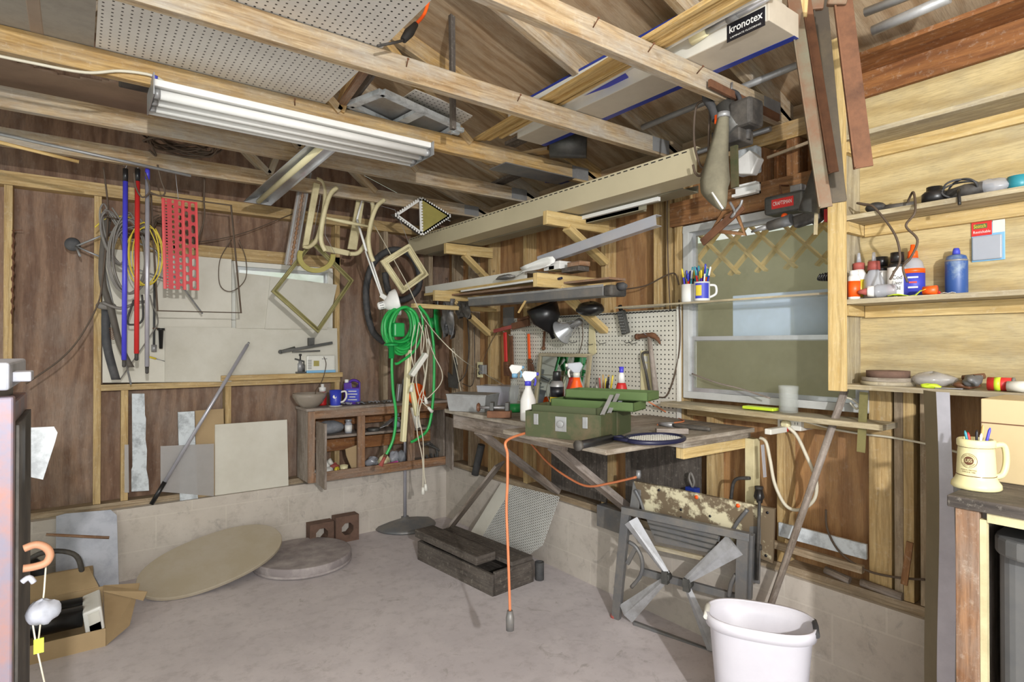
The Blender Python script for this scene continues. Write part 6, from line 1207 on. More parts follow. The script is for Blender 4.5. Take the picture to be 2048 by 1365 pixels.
# ---- level 3: phone-like black adapters and cords
z = SZ[2]
c = sh(1752, z, 2.39); one('massager', G().ell(c+A(0, 0, .022), .03, .035, .020).tube([c+A(0, -.02, .014), c+A(.02, -.12, .014)], .013), M('dusty_black'), 'flat black plastic tool with a round head on the upper shelf', 'tool')
one('tool_cord', G().tube(cr([c+A(0, .0, .03), c+A(-.03, .05, .045), c+A(-.045, .02, .03), c+A(-.06, -.02, .01), PX(2.30, 1790, 470), PX(2.29, 1800, 520), PX(2.29, 1788, 545), PX(2.29, 1780, 560)], 7), .004, 7), M('cable_brown'), 'grey-brown cord looping down from the upper shelf over the bottles', 'cord')
one('tool_cord', G().tube(cr([c+A(.01, -.10, .02), c+A(-.02, -.13, .05), PX(2.3, 1830, 425), PX(2.3, 1812, 452), PX(2.29, 1835, 480), PX(2.29, 1822, 515), PX(2.29, 1806, 535), PX(2.29, 1815, 565)], 7), .004, 7), M('cable_brown'), 'second cord hanging in an S over the middle shelf', 'cord')
c = sh(1870, z, 2.39); t = thing('black_charger', 'glossy black cylindrical charger base on the upper shelf', 'charger', c); part('body', G().lathe(c, [(.038, 0), (.038, .034), (.03, .042), (.024, .044), (.024, .058), (0, .059)], n=28), M('black'), t)
c = sh(1925, z, 2.40); t = thing('cordless_tool', 'small black tool wrapped in its cord on the upper shelf', 'tool', c); part('body', G().tube([c+A(0, .06, .022), c+A(0, -.01, .028), c+A(0, -.06, .03)], [.016, .024, .02], 12), M('dusty_black'), t); part('tip', G().tube([c+A(0, -.06, .03), c+A(0, -.085, .03)], .009), M('black'), t)
part('wrapped_cord', G().tube(cr([c+A(.03*math.cos(a*1.3)-.005, .04*math.cos(a)*1.2, .035+.03*math.sin(a)) for a in np.linspace(0, 16, 30)], 3), .0035, 6), M('rubber'), t); part('hanging_lead', G().tube(cr([c+A(-.03, .0, .03), c+A(-.065, -.01, .01), c+A(-.075, -.015, -.03)], 4), .005), M('black'), t)
one('clear_bag', blob(sh(1985, z, 2.42), .04, .055, .028, 31, .12), M('clear_plastic'), 'cloudy bag bulging on the upper shelf', 'bag')
one('teal_canister', G().lathe(sh(2040, z, 2.42), [(.03, 0), (.03, .05), (0, .051)]), M('teal'), 'teal canister at the right end of the upper shelf', 'canister')
# ---- level 2: bottles
z = SZ[1]
def bottle(px, x, prof, mat, lab, extra=(), name='bottle', cat='bottle', grp='bottles on the middle shelf'):
    c = sh(px, z, x); t = thing(name, lab, cat, c, grp); part('body', G().lathe(c, prof, n=28), M(mat), t)
    for nm, pr, m_ in extra: part(nm, G().lathe(c, pr, n=28), M(m_), t)
    return t, c
bottle(1708, 2.37, [(.02, 0), (.021, .005), (.021, .085), (.014, .095)], 'white', 'slim white bottle with an orange label at the left end of the middle shelf', (('label_sheet', [(.0215, .01), (.0215, .07)], 'orange'), ('cap', [(.016, .093), (.016, .11), (0, .111)], 'white')), 'glue_bottle')
bottle(1718, 2.44, [(.026, 0), (.027, .005), (.027, .1), (.015, .125)], 'white', 'white glue bottle with a yellow label and brown nozzle', (('label_sheet', [(.0275, .01), (.0275, .08)], 'yellow'), ('cap', [(.02, .12), (.02, .145), (.012, .148)], 'brick_red'), ('tip', [(.009, .148), (.005, .185), (0, .186)], 'clear_plastic')), 'glue_bottle')
bottle(1748, 2.43, [(.035, 0), (.036, .01), (.034, .07), (.018, .11), (.016, .12)], 'clear_plastic', 'cloudy squeeze bottle with a rust-red collar', (('cap', [(.022, .112), (.02, .145), (0, .146)], 'brick_red'), ('tip', [(.008, .145), (.005, .18), (0, .181)], 'clear_plastic')), 'glue_bottle')
t, c = bottle(1763, 2.475, [(.030, 0), (.031, .005), (.031, .11), (.022, .125)], 'white', 'white vitamin bottle with a black cap, left of its twin', (('neck_band', [(.0315, .11), (.024, .127)], 'black'), ('cap', [(.022, .13), (.022, .165), (0, .166)], 'black')), 'supplement_bottle')
t, c = bottle(1795, 2.44, [(.031, 0), (.032, .005), (.032, .115), (.022, .13)], 'white', 'white fish-oil bottle with printed name and black cap', (('neck_band', [(.0325, .114), (.023, .132)], 'black'), ('cap', [(.022, .135), (.022, .17), (0, .171)], 'black')), 'supplement_bottle')
fdw = nrm(A(-c[0], -c[1], 0)); xr_ = A(RT[0], RT[1], 0); side = nrm(np.cross(A(0, 0, 1), -fdw)); 
sd = nrm(np.cross(fdw, A(0, 0, 1)))*-1
for k, s_ in enumerate(('Cod', 'Liver', 'Oil')): text(s_, c+fdw*.0335+A(0, 0, .075-k*.02), sd, (0, 0, 1), .015, M('ink'), t, width=.03 if k != 2 else .018)
part('leaf_mark', G().ell(c+fdw*.031+A(0, 0, .098)-sd*.01, .006, .004, .004), M('olive_yellow'), t)
t, c = bottle(1826, 2.455, [(.036, 0), (.037, .006), (.037, .1), (.03, .13), (.014, .148)], 'clear_plastic', 'white glue bottle with a blue label and tall orange nozzle', (('label_sheet', [(.0375, .008), (.0375, .088)], 'violet_panel'), ('label_band', [(.0377, .088), (.0377, .105)], 'orange'), ('cap', [(.017, .145), (.015, .17), (.009, .175), (.007, .195), (0, .196)], 'orange')), 'glue_bottle')
fdw = nrm(A(-c[0], -c[1], 0)); sd = nrm(np.cross(fdw, A(0, 0, 1)))*-1
for k_, w_ in enumerate((.016, .012, .015)): part('printed_band', G().beam(c+fdw*.0385+A(0, 0, .072-k_*.018)-sd*w_, c+fdw*.0385+A(0, 0, .072-k_*.018)+sd*w_, .0008, .006), M('offwhite' if k_ != 1 else 'tape_red'), t)
t, c = bottle(1913, 2.46, [(.031, 0), (.033, .005), (.033, .12), (.028, .137), (.018, .142)], 'scuffed_blue', 'scuffed dark blue spray paint can on the middle shelf', (('nozzle', [(.012, .14), (.011, .155), (.008, .165), (0, .166)], 'violet_panel'), ('rim', [(.0335, .118), (.0335, .124)], 'steel')), 'spray_can', 'spray can', None)
c = sh(1742, z, 2.345); t = thing('glue_bottle', 'rust-coloured glue bottle lying on its side with the nozzle out', 'bottle', c, 'bottles on the middle shelf'); ax_ = nrm(A(-.3, .9, .0)); c3 = c+A(.04, -.07, .026)
part('body', G().lathe(c3, [(.022, 0), (.025, .01), (.025, .06), (.016, .075)], axis=ax_), M('clear_plastic'), t); part('contents', G().lathe(c3, [(.02, .004), (.022, .03), (0, .032)], axis=ax_), M('brick_red'), t); part('cap', G().lathe(c3, [(.02, .07), (.02, .09), (.015, .092)], axis=ax_), M('white'), t); part('nozzle', G().lathe(c3, [(.015, .09), (.006, .12), (0, .122)], axis=ax_), M('brick_red'), t)
c = sh(1862, z, 2.36); t = thing('safety_ribbon', 'lime ribbon with an orange buckle lying at the shelf edge', 'ribbon', c); part('ribbon', G().grid([[sh(1775+i*11, z, 2.335)+A(0, 0, .003+.006*math.sin(i)+(.012 if i > 5 else 0)), sh(1775+i*11, z, 2.365)+A(0, 0, .004+.004*math.cos(i)+(.012 if i > 5 else 0))] for i in range(8)]), M('lime'), t, solid=.002); part('buckle', G().lathe(sh(1847, z, 2.35)+A(0, 0, .015), [(.015, 0), (.016, .04), (0, .041)], axis=(0, -1, .0)), M('orange'), t)
one('red_scrap', G().ell(sh(1872, z, 2.38)+A(0, 0, .008), .012, .014, .008), M('red'), 'small dark red cap right of the orange buckle', 'cap')
one('white_scrap', G().grid([[sh(1880+i*8, z, 2.36)+A(0, 0, .003+.003*(i % 2)), sh(1880+i*8, z, 2.40)+A(0, 0, .004)] for i in range(5)]), M('white'), 'white paper scrap in front of the blue spray can', 'paper', solid=.001)
# blister pack hanging on the back panel
P = LX(XB-.008, [(1938, 452), (1975, 438), (2010, 442), (2008, 478), (2010, 520), (1943, 525), (1940, 480)]); y0, y1 = P[4][1], P[5][1]; z0_, z1_ = P[5][2], P[1][2]
t = thing('tape_pack', 'restickable tape blister pack with a red header hanging on the back panel', 'package', P[4]); xx = XB-.006
part('card', G().box(xx, y0, z0_, xx+.002, y1, z1_-.012), M('skyblue'), t, bev=.001); part('header', G().box(xx-.001, y0+(y1-y0)*.38, z1_-.055, xx-.0002, y1, z1_-.002), M('tape_red'), t, bev=.0004, label='red header card'); part('photo', G().box(xx-.001, y0, z1_-.05, xx-.0002, y0+(y1-y0)*.36, z1_-.008), M('offwhite'), t); part('blister', G().box(xx-.012, y0+.006, z0_+.004, xx-.001, y1-.004, z1_-.058), M('clear_plastic'), t, bev=.004)
yc_ = y0+(y1-y0)*.70
part('name_plate', G().box(xx-.0016, y0+(y1-y0)*.52, z1_-.030, xx-.0011, y1-.006, z1_-.014), M('army'), t); text('Scotch', (xx-.0020, y0+(y1-y0)*.74, z1_-.022), (0, -1, 0), (0, 0, 1), .012, M('yellow'), t, bold=.01, width=.034); text('Restickable', (xx-.0014, y0+(y1-y0)*.68, z1_-.042), (0, -1, 0), (0, 0, 1), .009, M('white'), t, width=.048)
# ---- level 1 (bottom shelf)
z = SZ[0]
for k, (r, h, mt, lb) in enumerate(((.088, .014, 'shelf_ply', 'bottom pale grinding wheel of the stack on the lowest shelf'), (.085, .014, 'bench_top', 'middle pale grinding wheel of the stack on the lowest shelf'), (.070, .024, 'brick', 'thick dark grinding wheel on top of the stack'))):
    c = sh(1775, z, 2.42)+A(.0, .0, sum((.0145, .0145, .03)[:k])); one('grinding_wheel', G().lathe(c, [(.012, 0), (r, 0), (r, h), (.012, h), (.012, 0)], n=40), M(mt), lb, 'grinding wheel', 'stacked grinding wheels')
one('dusty_bag', blob(sh(1865, z, 2.42), .05, .07, .026, 41, .15), M('film'), 'dusty cloudy bag beside the grinding wheels', 'bag')
one('lime_wrapper', blob(sh(1860, z, 2.345), .012, .03, .008, 42, .2), M('lime'), 'crumpled lime wrapper at the front of the bottom shelf', 'wrapper')
one('metal_shim', G().beam(sh(1870, z, 2.345)+A(0, 0, .003), sh(1925, z, 2.36)+A(0, 0, .003), .02, .003), M('steel'), 'thin steel shim lying at the edge of the bottom shelf', 'shim')
for k, (px, mt, w_, lb) in enumerate(((1930, 'brown', .035, 'folded brown leather scrap on the bottom shelf'), (1945, 'dusty_grey', .025, 'grey leather scrap lying on the brown one'))): one('leather_scrap', blob(sh(px, z, 2.40-.02*k)+A(0, 0, .012*k), .035, w_, .014+.004*k, 50+k, .25), M(mt), lb, 'leather')
one('brown_roll', G().tube([sh(1925, z, 2.44)+A(0, 0, .035), sh(1968, z, 2.43)+A(0, 0, .045)], .010, 10), M('brown'), 'small brown roll on top of the leather scraps', 'roll')
c = sh(1990, z, 2.39); t = thing('striped_can', 'red and green striped can lying at the right of the bottom shelf', 'can', c); part('body', G().lathe(c+A(0, .02, .022), [(.022, 0), (.022, .065), (0, .066)], axis=(.1, -1, 0)), M('tape_red'), t); part('green_band', G().lathe(c+A(0, .02, .022), [(.0224, .018), (.0224, .034)], axis=(.1, -1, 0)), M('lime'), t); part('end_rim', G().lathe(c+A(0, .02, .022), [(.023, .062), (.023, .068), (.018, .069)], axis=(.1, -1, 0)), M('steel'), t)
one('white_bottle_end', G().lathe(sh(2030, z, 2.37)+A(0, .02, .018), [(.016, 0), (.018, .04), (.010, .06), (0, .061)], axis=(0, -1, 0)), M('offwhite'), 'white bottle lying at the far right of the bottom shelf', 'bottle')
# ================================================================ GLASS SHELF AND MUGS, sill things
zg = 1.656
t = thing('glass_shelf', 'long see-through shelf across the window with a white-painted end', 'shelf', (2.45, 1.6, zg)); part('panel', G().box(2.38, 1.10, zg-.004, 2.50, 2.02, zg+.002), M('glass_shelf'), t); part('edge_strip', G().box(2.372, 1.10, zg-.006, 2.379, 2.26, zg+.003), M('shelf_ply'), t); part('painted_end', G().box(2.38, 2.02, zg-.004, 2.50, 2.26, zg+.004), M('offwhite'), t); part('bracket', G().box(2.40, 1.082, zg-.02, 2.46, 1.11, zg+.02), M('cream'), t, bev=.003)
PEN = ['red', 'blue', 'white', 'purple', 'yellow', 'ink', 'brick_red', 'teal', 'orange', 'plastic_blue', 'white', 'grey']
c = A(2.44, PX(2.44, 1378, 600)[1], zg+.0045); pencup(c, .037, .09, 'white', 0, 'plain white mug full of pens on the glass shelf', 'pen_mug', 0, 0, 0, True); pens(c, .037, .09, 14, PEN, .15, 11, 'pens in the white mug', 'the white mug')
c = A(2.41, PX(2.41, 1404, 600)[1], zg+.0045); t = pencup(c, .037, .092, 'white', 0, 'white mug with a blue and gold panel, full of pens', 'pen_mug', 0, 0, 0, True); pens(c, .037, .09, 14, PEN[3:]+PEN[:3], .155, 12, 'pens in the patterned mug', 'the patterned mug')
g = G(); n = 20; a0 = math.atan2(-c[1], -c[0])-.95
def arc(a, b, z0, z1, r): return G().grid([[c+A(r*math.cos(a+(b-a)*i/12), r*math.sin(a+(b-a)*i/12), zz_) for zz_ in (z0, z1)] for i in range(13)])
part('printed_panel', arc(a0, a0+1.9, .012, .085, .0375), M('violet_panel'), t, label='blue printed panel'); part('gold_patch', arc(a0+.1, a0+.9, .025, .075, .0379), M('yellow'), t, label='gold patch')
zsl = vz0-.0185
c = A(2.46, PX(2.46, 1577, 800)[1], zsl); t = thing('glass_tumbler', 'empty ribbed glass jar standing on the window sill', 'jar', c); g = G(); P = []
for r, h in ((.036, 0), (.038, .004), (.039, .095), (.041, .1), (.041, .115), (.037, .115), (.035, .09), (.034, .01), (0, .008)): P.append([c+A(r*(1+.03*(k % 2)*(.01 < h < .09)*math.cos(0))*math.cos(2*math.pi*k/40), r*(1+.03*(k % 2)*(.01 < h < .09))*math.sin(2*math.pi*k/40), h) for k in range(41)])
part('body', g.grid(P), M('clear_glass'), t)
a, b = A(2.45, PX(2.45, 1490, 800)[1], zsl+.008), A(2.45, PX(2.45, 1552, 800)[1], zsl+.008); one('green_sponge', G().beam(a, b, .05, .014), M('lime'), 'lime green sponge on the window sill left of the glass jar', 'sponge', bev=.004)
one('dry_twig', G().tube(cr([PX(2.50, 1384, 748), PX(2.49, 1430, 765), PX(2.48, 1480, 778), PX(2.44, 1540, 797)], 6), .004, 7), M('grey_wood'), 'dry twig slanting across the lower window pane', 'twig')
one('curled_tubing', G().tube(cr(LX(2.47, [(1690, 795), (1705, 800), (1718, 812), (1712, 818), (1700, 806)]), 5), .004), M('cable_white'), 'small curl of pale tubing at the right end of the sill', 'tubing')
# long wooden pole leaning in front of the window
a, b = PX(2.30, 1692, 775), PZ(.02, 1530, 1240); a = PX(2.46, 1690, 780); b = PX(2.40, 1545, 1200); d = b-a; b2 = b+d*((.02-b[2])/d[2]); 
one('wooden_pole', G().tube([a+nrm(a-b)*.0, b2], .0145, 12), M('grey_wood'), 'grey wooden pole leaning from the floor behind the white bin to the shelf', 'pole')
one('gold_strip', G().beam(PX(2.42, 1722, 905), PX(2.42, 1728, 785), .004, .03), M('gold_frame'), 'short brass-coloured strip hanging under the shelf corner', 'strip')
one('galv_sheet_scrap', G().box(XRP-.02, .55, .45, XRP-.004, .86, .95), M('galv'), 'ribbed grey metal sheet behind the steel strip', 'sheet')
one('brown_lath', G().beam(PX(2.48, 1808, 1170), PX(2.48, 1820, 1085), .008, .022), M('header'), 'short brown lath leaning on the sill plate', 'lath')
# tall metal sheet leaning beside the cupboard
t = thing('steel_sheet', 'tall bent steel sheet standing between the studs and cupboard', 'sheet', (2.2, .72, 0)); xq = 2.12
ye, yf = PX(xq, 1905, 1000)[1], PX(xq, 1872, 1000)[1]
zt_ = PX(xq, 1890, 785)[2]
rows = [[A(xq+.01*math.sin(k*.5)+.03*(1-k/12), ye+.006*math.sin(k*.6), zt_*k/12), A(xq+.01*math.sin(k*.5)+.03*(1-k/12), yf+.01*math.sin(k*.5), zt_*k/12)] for k in range(13)]
part('bright_face', G().grid(rows, False), M('bright_alu'), t, solid=.002); rows2 = [[r[1], r[1]+A(.05, .05, 0)] for r in rows]; part('folded_side', G().grid(rows2, False), M('olive_side'), t, solid=.002, label='dull olive folded side')
# ================================================================ CUPBOARD WITH STOVE, stein
xc0, xc1, zc_ = 1.83, 2.40, 1.06; yc1 = .578; yc0 = -.2
p0 = PZ(zc_, 1895, 990); 
W = thing('open_cupboard', 'worn wooden open-front cupboard holding the small heater', 'cupboard', (2.1, .2, 0))
part('top_board', G().box(xc0-.01, yc0, zc_-.03, xc1, yc1-.02, zc_, g=1), M('dark_wood'), W, bev=.003, label='dark top board')
part('side_post', G().box(xc0, yc1-.085, 0, xc0+.03, yc1-.035, zc_-.031, g=2), M('brown_wood'), W, bev=.002); part('side_panel', G().box(xc0+.03, yc1-.06, 0, xc1, yc1-.045, zc_-.031, g=2), M('grey_wood'), W)
part('inner_edge', G().box(xc0+.002, yc1-.10, .06, xc0+.02, yc1-.086, zc_-.05), M('cream_paint'), W, label='chipped cream edge'); part('top_rail', G().box(xc0+.002, yc0, zc_-.055, xc0+.022, yc1-.101, zc_-.032), M('cream_paint'), W); part('bottom_board', G().box(xc0, yc0, .40, xc1, yc1-.101, .42, g=1), M('brown_wood'), W, bev=.002); part('back_panel', G().box(xc1-.012, yc0, 0, xc1, yc1-.061, zc_-.031), M('dark_wood'), W)
h0 = (1.95, .02, .421)
t = thing('electric_heater', 'grey stove-style heater with a dark glass front inside the cupboard', 'heater', (2.08, .2, .421))
def rbox(x0, y0, z0, x1, y1, z1, r=.04):
    pts = []
    for cx_, cy_, a0 in ((x0+r, y1-r, 90), (x0+r, y0+r, 180), (x1-r*.3, y0+r*.3, 270), (x1-r*.3, y1-r*.3, 0)):
        rr_ = r if cx_ < (x0+x1)/2 else r*.3
        for k in range(6): a = math.radians(a0+18*k); pts.append((cx_+rr_*math.cos(a), cy_+rr_*math.sin(a), z0))
    return G().prism(pts, (0, 0, z1-z0))
part('base', rbox(1.845, -.10, .421, 2.3, .495, .47, .09), M('stove'), t, bev=.004); part('body', rbox(1.93, -.08, .471, 2.3, .485, .905), M('stove'), t, bev=.004); part('top', rbox(1.885, -.09, .906, 2.3, .495, .955, .09), M('stove'), t, bev=.008)
gd = part('glass_door', G().box(1.922, -.06, .50, 1.929, .40, .885), M('smoke_glass'), t, label='dark glass door'); part('door_edge', G().box(1.918, .40, .49, 1.929, .41, .895).box(1.918, -.06, .886, 1.929, .40, .895).box(1.918, -.06, .49, 1.929, .40, .499), M('dusty_black'), gd)
part('foot_lever', G().box(1.905, .25, .471, 1.92, .34, .483), M('dark_metal'), t, bev=.003)
# box behind the stein
one('cream_box', G().box(2.10, -.15, zc_+.001, 2.35, .62-.06, zc_+.235), M('beige'), 'tall beige box standing behind the cream stein', 'box', bev=.003)
bb = bpy.data.objects['cream_box']; part('lid_line', G().box(2.0985, -.15, zc_+.165, 2.0998, .56, zc_+.168), M('brown'), bb)
c = PZ(zc_+.001, 1947, 975); c[2] = zc_+.001
c = A(1.965, PX(1.965, 1952, 900)[1], zc_+.001)
t = thing('stein_mug', 'cream beer stein with a round brown printed seal, holding pencils', 'mug', c)
part('body', G().lathe(c, [(.052, 0), (.056, .004), (.055, .014), (.048, .024), (.044, .034), (.041, .1), (.040, .112), (.043, .116), (.043, .130), (.040, .134), (.036, .134), (.036, .02), (0, .016)], n=48), M('stein'), t)
part('handle', G().tube(cr([c+hd*.038+A(0, 0, .112), c+hd*.075+A(0, 0, .115), c+hd*.082+A(0, 0, .07), c+hd*.07+A(0, 0, .035), c+hd*.042+A(0, 0, .03)], 6), [.008]*25, 10), M('stein'), t)
for zz_, r in ((.036, .0445), (.112, .0408)): part('painted_ring', G().lathe(c+A(0, 0, zz_), [(r, 0), (r+.0004, .001), (r, .002)], n=40), M('brown'), t)
fdw = nrm(A(-c[0], -c[1], 0)); az = math.atan2(fdw[1], fdw[0])+.35
fn = A(math.cos(az), math.sin(az), 0) 
# seal centre a little left of the mug's middle as seen from the room
for s_ in (1, -1):
    q_ = A(math.cos(math.atan2(fdw[1], fdw[0])+.38*s_), math.sin(math.atan2(fdw[1], fdw[0])+.38*s_), 0)
    if np.dot(q_, hd) < 0: fn = q_
sx_ = nrm(np.cross(A(0, 0, 1), fn)); sx_ = sx_ if np.dot(sx_, hd) > 0 else -sx_
def wrap(u, v, r=.0428): # a point on the mug's wall, u to the right along the surface, v up
    a = math.atan2(fn[1], fn[0]); s1 = A(-math.sin(a), math.cos(a), 0); sg = 1 if np.dot(s1, sx_) > 0 else -1
    a2 = a+sg*u/r; rr_ = .0445-.0035*max(0, (v-.034))/.066+.0006; return c+A(rr_*math.cos(a2), rr_*math.sin(a2), v)
def wring(r0, r1, cz): return G().grid([[wrap(r*math.cos(2*math.pi*k/40), cz+r*math.sin(2*math.pi*k/40)) for r in (r0, r1)] for k in range(41)])
part('seal_ring', wring(.0185, .0195, .078), M('brown'), t, label='brown seal ring'); part('seal_disc', wring(.0, .0115, .078), M('brown'), t, label='brown seal disc')
def wtext(s_, cz, h, wd, m, du=0, arc_r=None, a_mid=90, flip=False, extra=.0005):
    o = text(s_, c, (1, 0, 0), (0, 1, 0), h, M(m), t, width=wd)
    for v in o.data.vertices:
        x, y = v.co.x, v.co.y
        if arc_r:
            a = math.radians(a_mid)+(-x if not flip else x)/arc_r; r = arc_r+(y if not flip else -y); p = wrap(du+r*math.cos(a), cz+r*math.sin(a))
        else: p = wrap(du+x, cz+y)
        n_v = nrm(A(p[0]-c[0], p[1]-c[1], 0)); v.co = Vector(tuple(p+n_v*extra-c))
wtext('USS', .078, .0085, .016, 'stein', extra=.0009); wtext('UNION FEDERAL', .078, .0036, .040, 'brown', arc_r=.0150); wtext('CREDIT UNION', .078, .0036, .034, 'brown', arc_r=.0150, a_mid=270, flip=True); wtext('ANNUAL MEETING', .053, .0036, .036, 'brown'); wtext('MARCH 8, 1980', .0475, .0036, .030, 'brown')
for k, (m_, dx, dy, l, lb) in enumerate((('teal', -.015, .01, .155, 'teal pen at the left of the stein'), ('red', -.006, .012, .15, 'short red pen in the stein'), ('trim_wood', .008, -.008, .172, 'tallest wooden pencil in the stein'), ('plastic_blue', .02, -.012, .165, 'violet pen leaning right in the stein'), ('ink', .002, .0, .158, 'dark pen in the middle of the stein'), ('white', -.002, -.014, .15, 'white pen at the back of the stein'))):
    p = c+A(0, 0, .02); q_ = c+hd*dx*1.2+A(0, dy, l); one('pen', G().tube([p+(q_-p)*.0, q_-(q_-p)*.05, q_], [.0035, .0035, .0012], 7), M(m_), lb, 'pen', 'pens in the stein')
# ================================================================ FLOOR
def PP(p0, n, px, py):
    d = FW+RT*(px-1024)/FPX-UP*(py-682.5)/FPX; t = np.dot(A(p0)-C0, n)/np.dot(d, n); return C0+d*t
# round wooden top lying flat
c = A(1.21, 3.98, 0); R0 = .31
t = thing('round_tabletop', 'worn grey round wooden top lying flat on the floor', 'tabletop', c)
part('disc', G().lathe(c, [(R0-.01, 0), (R0, .012), (R0, .060), (R0-.001, .064), (R0-.003, .067), (R0-.008, .068), (R0-.015, .0685), (0, .069)], n=64), M('disc_grey'), t); part('rim_band', G().lathe(c, [(R0+.001, .006), (R0+.003, .008), (R0+.003, .020), (R0+.001, .022)], n=64), M('disc_grey'), t)
# oval board resting on it
o = A(.68, 4.03, .085); L_ = nrm(A(.80, .12, .14)); Wd = A(-.10, .9, .34); Wd = nrm(Wd-L_*np.dot(Wd, L_)); N_ = np.cross(L_, Wd)
if N_[2] < 0: N_ = -N_
P = [o+L_*.415*math.copysign(abs(math.cos(a))**.9, math.cos(a))+Wd*.235*math.copysign(abs(math.sin(a))**.9, math.sin(a)) for a in [k*2*math.pi/56 for k in range(56)]]
lo = min(p[2] for p in P); P = [p-A(0, 0, lo-.002) for p in P]
one('oval_board', G().prism(P, N_*.022, g=Wd), M('oval_tan'), 'pale oval wooden board propped with one end on the round top', 'board', bev=.004)
# cored bricks
def brick(px0, px1, y, h, hole, lab):
    a, b = PY(y, px0, 1050), PY(y, px1, 1050); w_ = b[0]-a[0]; cx = (a[0]+b[0])/2; g = G(); d = .09; x0, x1 = a[0], b[0]
    oc = [(cx+w_*.27*math.cos(k*math.pi/4+math.pi/8), h*.5+w_*.27*math.sin(k*math.pi/4+math.pi/8)) for k in range(8)]
    sq = []
    for k in range(8):
        an = k*math.pi/4+math.pi/8; dx, dz = math.cos(an), math.sin(an); s_ = min((w_/2)/max(abs(dx), 1e-6), (h/2)/max(abs(dz), 1e-6)); sq.append((cx+dx*s_, h/2+dz*s_))
    corners = {0: (x1, h), 2: (x0, h), 4: (x0, 0), 6: (x1, 0)}
    for k in range(8):
        j = (k+1) % 8
        if not hole and k == 5: continue
        poly = [A(*oc[k][:1], y, oc[k][1]), A(oc[j][0], y, oc[j][1]), A(sq[j][0], y, sq[j][1])]
        if k in corners: poly.append(A(corners[k][0], y, corners[k][1]))
        poly.append(A(sq[k][0], y, sq[k][1])); g.prism(poly, (0, d, 0))
    return one('cored_brick', g, M('brick'), lab, 'brick', 'cored bricks')
brick(620, 668, 4.22, .165, False, 'left brown cored brick, its opening broken at the foot'); brick(672, 718, 4.20, .19, True, 'right brown cored brick with an eight-sided hole')
# dark lidded box
F, Rr, Bk = A(1.846, 3.572, 0), A(1.919, 2.786, 0), A(2.249, 2.807, 0); ux = nrm(Rr-F); LL = np.linalg.norm(Rr-F); uy = nrm(Bk-Rr-ux*np.dot(Bk-Rr, ux)); WW = .33
t = thing('wooden_chest', 'long low black-brown wooden box with its lid slab askew', 'box', F+ux*LL/2+uy*WW/2)
g = G(); g.hexa(F, (ux*LL, uy*.02, zz*.125)); g.hexa(F+uy*(WW-.02), (ux*LL, uy*.02, zz*.135)); g.hexa(F+uy*.02, (ux*.02, uy*(WW-.04), zz*.125)); g.hexa(F+uy*.02+ux*(LL-.02), (ux*.02, uy*(WW-.04), zz*.135)); g.hexa(F+uy*.02+ux*.02, (ux*(LL-.04), uy*(WW-.04), zz*.02)); part('body', g, M('dark_wood'), t, bev=.003)
o = F-ux*.02-uy*.01+zz*.150; lx = nrm(ux+zz*.0-uy*.02); part('lid_slab', G().hexa(o, (lx*(LL-.10), uy*.15+zz*.0, zz*.052+uy*0), 0), M('dark_wood'), t, bev=.006, label='thick lid slab'); part('rear_slab', G().hexa(F+uy*.15+zz*.136, (ux*(LL+.0), uy*.17, zz*.028), 0), M('dark_wood'), t, bev=.003)
part('spacer', G().hexa(F+ux*.05+uy*.03+zz*.126, (ux*.03, uy*.05, zz*.024)).hexa(F+ux*.55+uy*.03+zz*.126, (ux*.03, uy*.05, zz*.024)), M('dark_wood'), t)
c = PZ(0, 1079, 1160); one('black_pipe_stub', G().lathe(c, [(.026, 0), (.028, .004), (.028, .11), (.022, .11), (.021, .01), (0, .01)], n=28), M('rubber'), 'short black pipe stub standing on the floor at the box end', 'pipe')
# weathered plank, black pipe, white mesh sheet
a, b = A(2.22, 3.86, .02), PX(2.36, 1000, 928); one('leaning_plank', G().beam(a, b, .018, .125, up=(1, .35, .2)), M('grey_wood'), 'weathered split plank leaning behind the dark box', 'plank', bev=.003)
one('black_downpipe', G().tube([PX(2.46, 963, 890), PX(2.44, 950, 950)], .028, 14), M('rubber'), 'short black pipe standing under the left end of the bench', 'pipe')
p0, p1 = A(2.30, 3, 0), A(2.485, 3, .47); nn = nrm(A(.47, 0, -.185))
Q = [PP(p0, nn, *q) for q in ((1000, 966), (1117, 993), (1090, 1085), (1062, 1110), (950, 1070))]
# v runs along the wall, u up the slope
y_lo, y_hi = 2.80, 3.40; up_ = nrm(p1-p0)
q0 = PP(p0, nn, 938, 1072); q1 = PP(p0, nn, 1003, 966); q2 = PP(p0, nn, 1120, 994); q3 = PP(p0, nn, 1085, 1092); q4 = PP(p0, nn, 1056, 1112)
b3 = PP(p0, nn, 960, 1085)
g = G(); mid0 = q0+(q4-q0)*.22; mid1 = q1+(q2-q1)*.22
e1 = nrm(A(0, 1, 0)); 
def uvp(p, k=0): d_ = A(p)-q1; r_ = .32; a_, b_ = float(np.dot(d_, A(0, 1, 0))), float(np.dot(d_, up_)); return (a_*math.cos(r_)+b_*math.sin(r_), -a_*math.sin(r_)+b_*math.cos(r_))
pts = [mid0, q4, q3, q2, mid1]; g.face(pts, [uvp(p) for p in pts]); 
t = one('mesh_sheet', g, M('white_mesh'), 'white expanded-metal mesh sheet leaning on the block wall under the bench', 'sheet', solid=.004); part('plain_edge', G().prism([q0, mid0, mid1, q1], nn*-.003), M('board_white'), t, label='plain white unperforated edge')
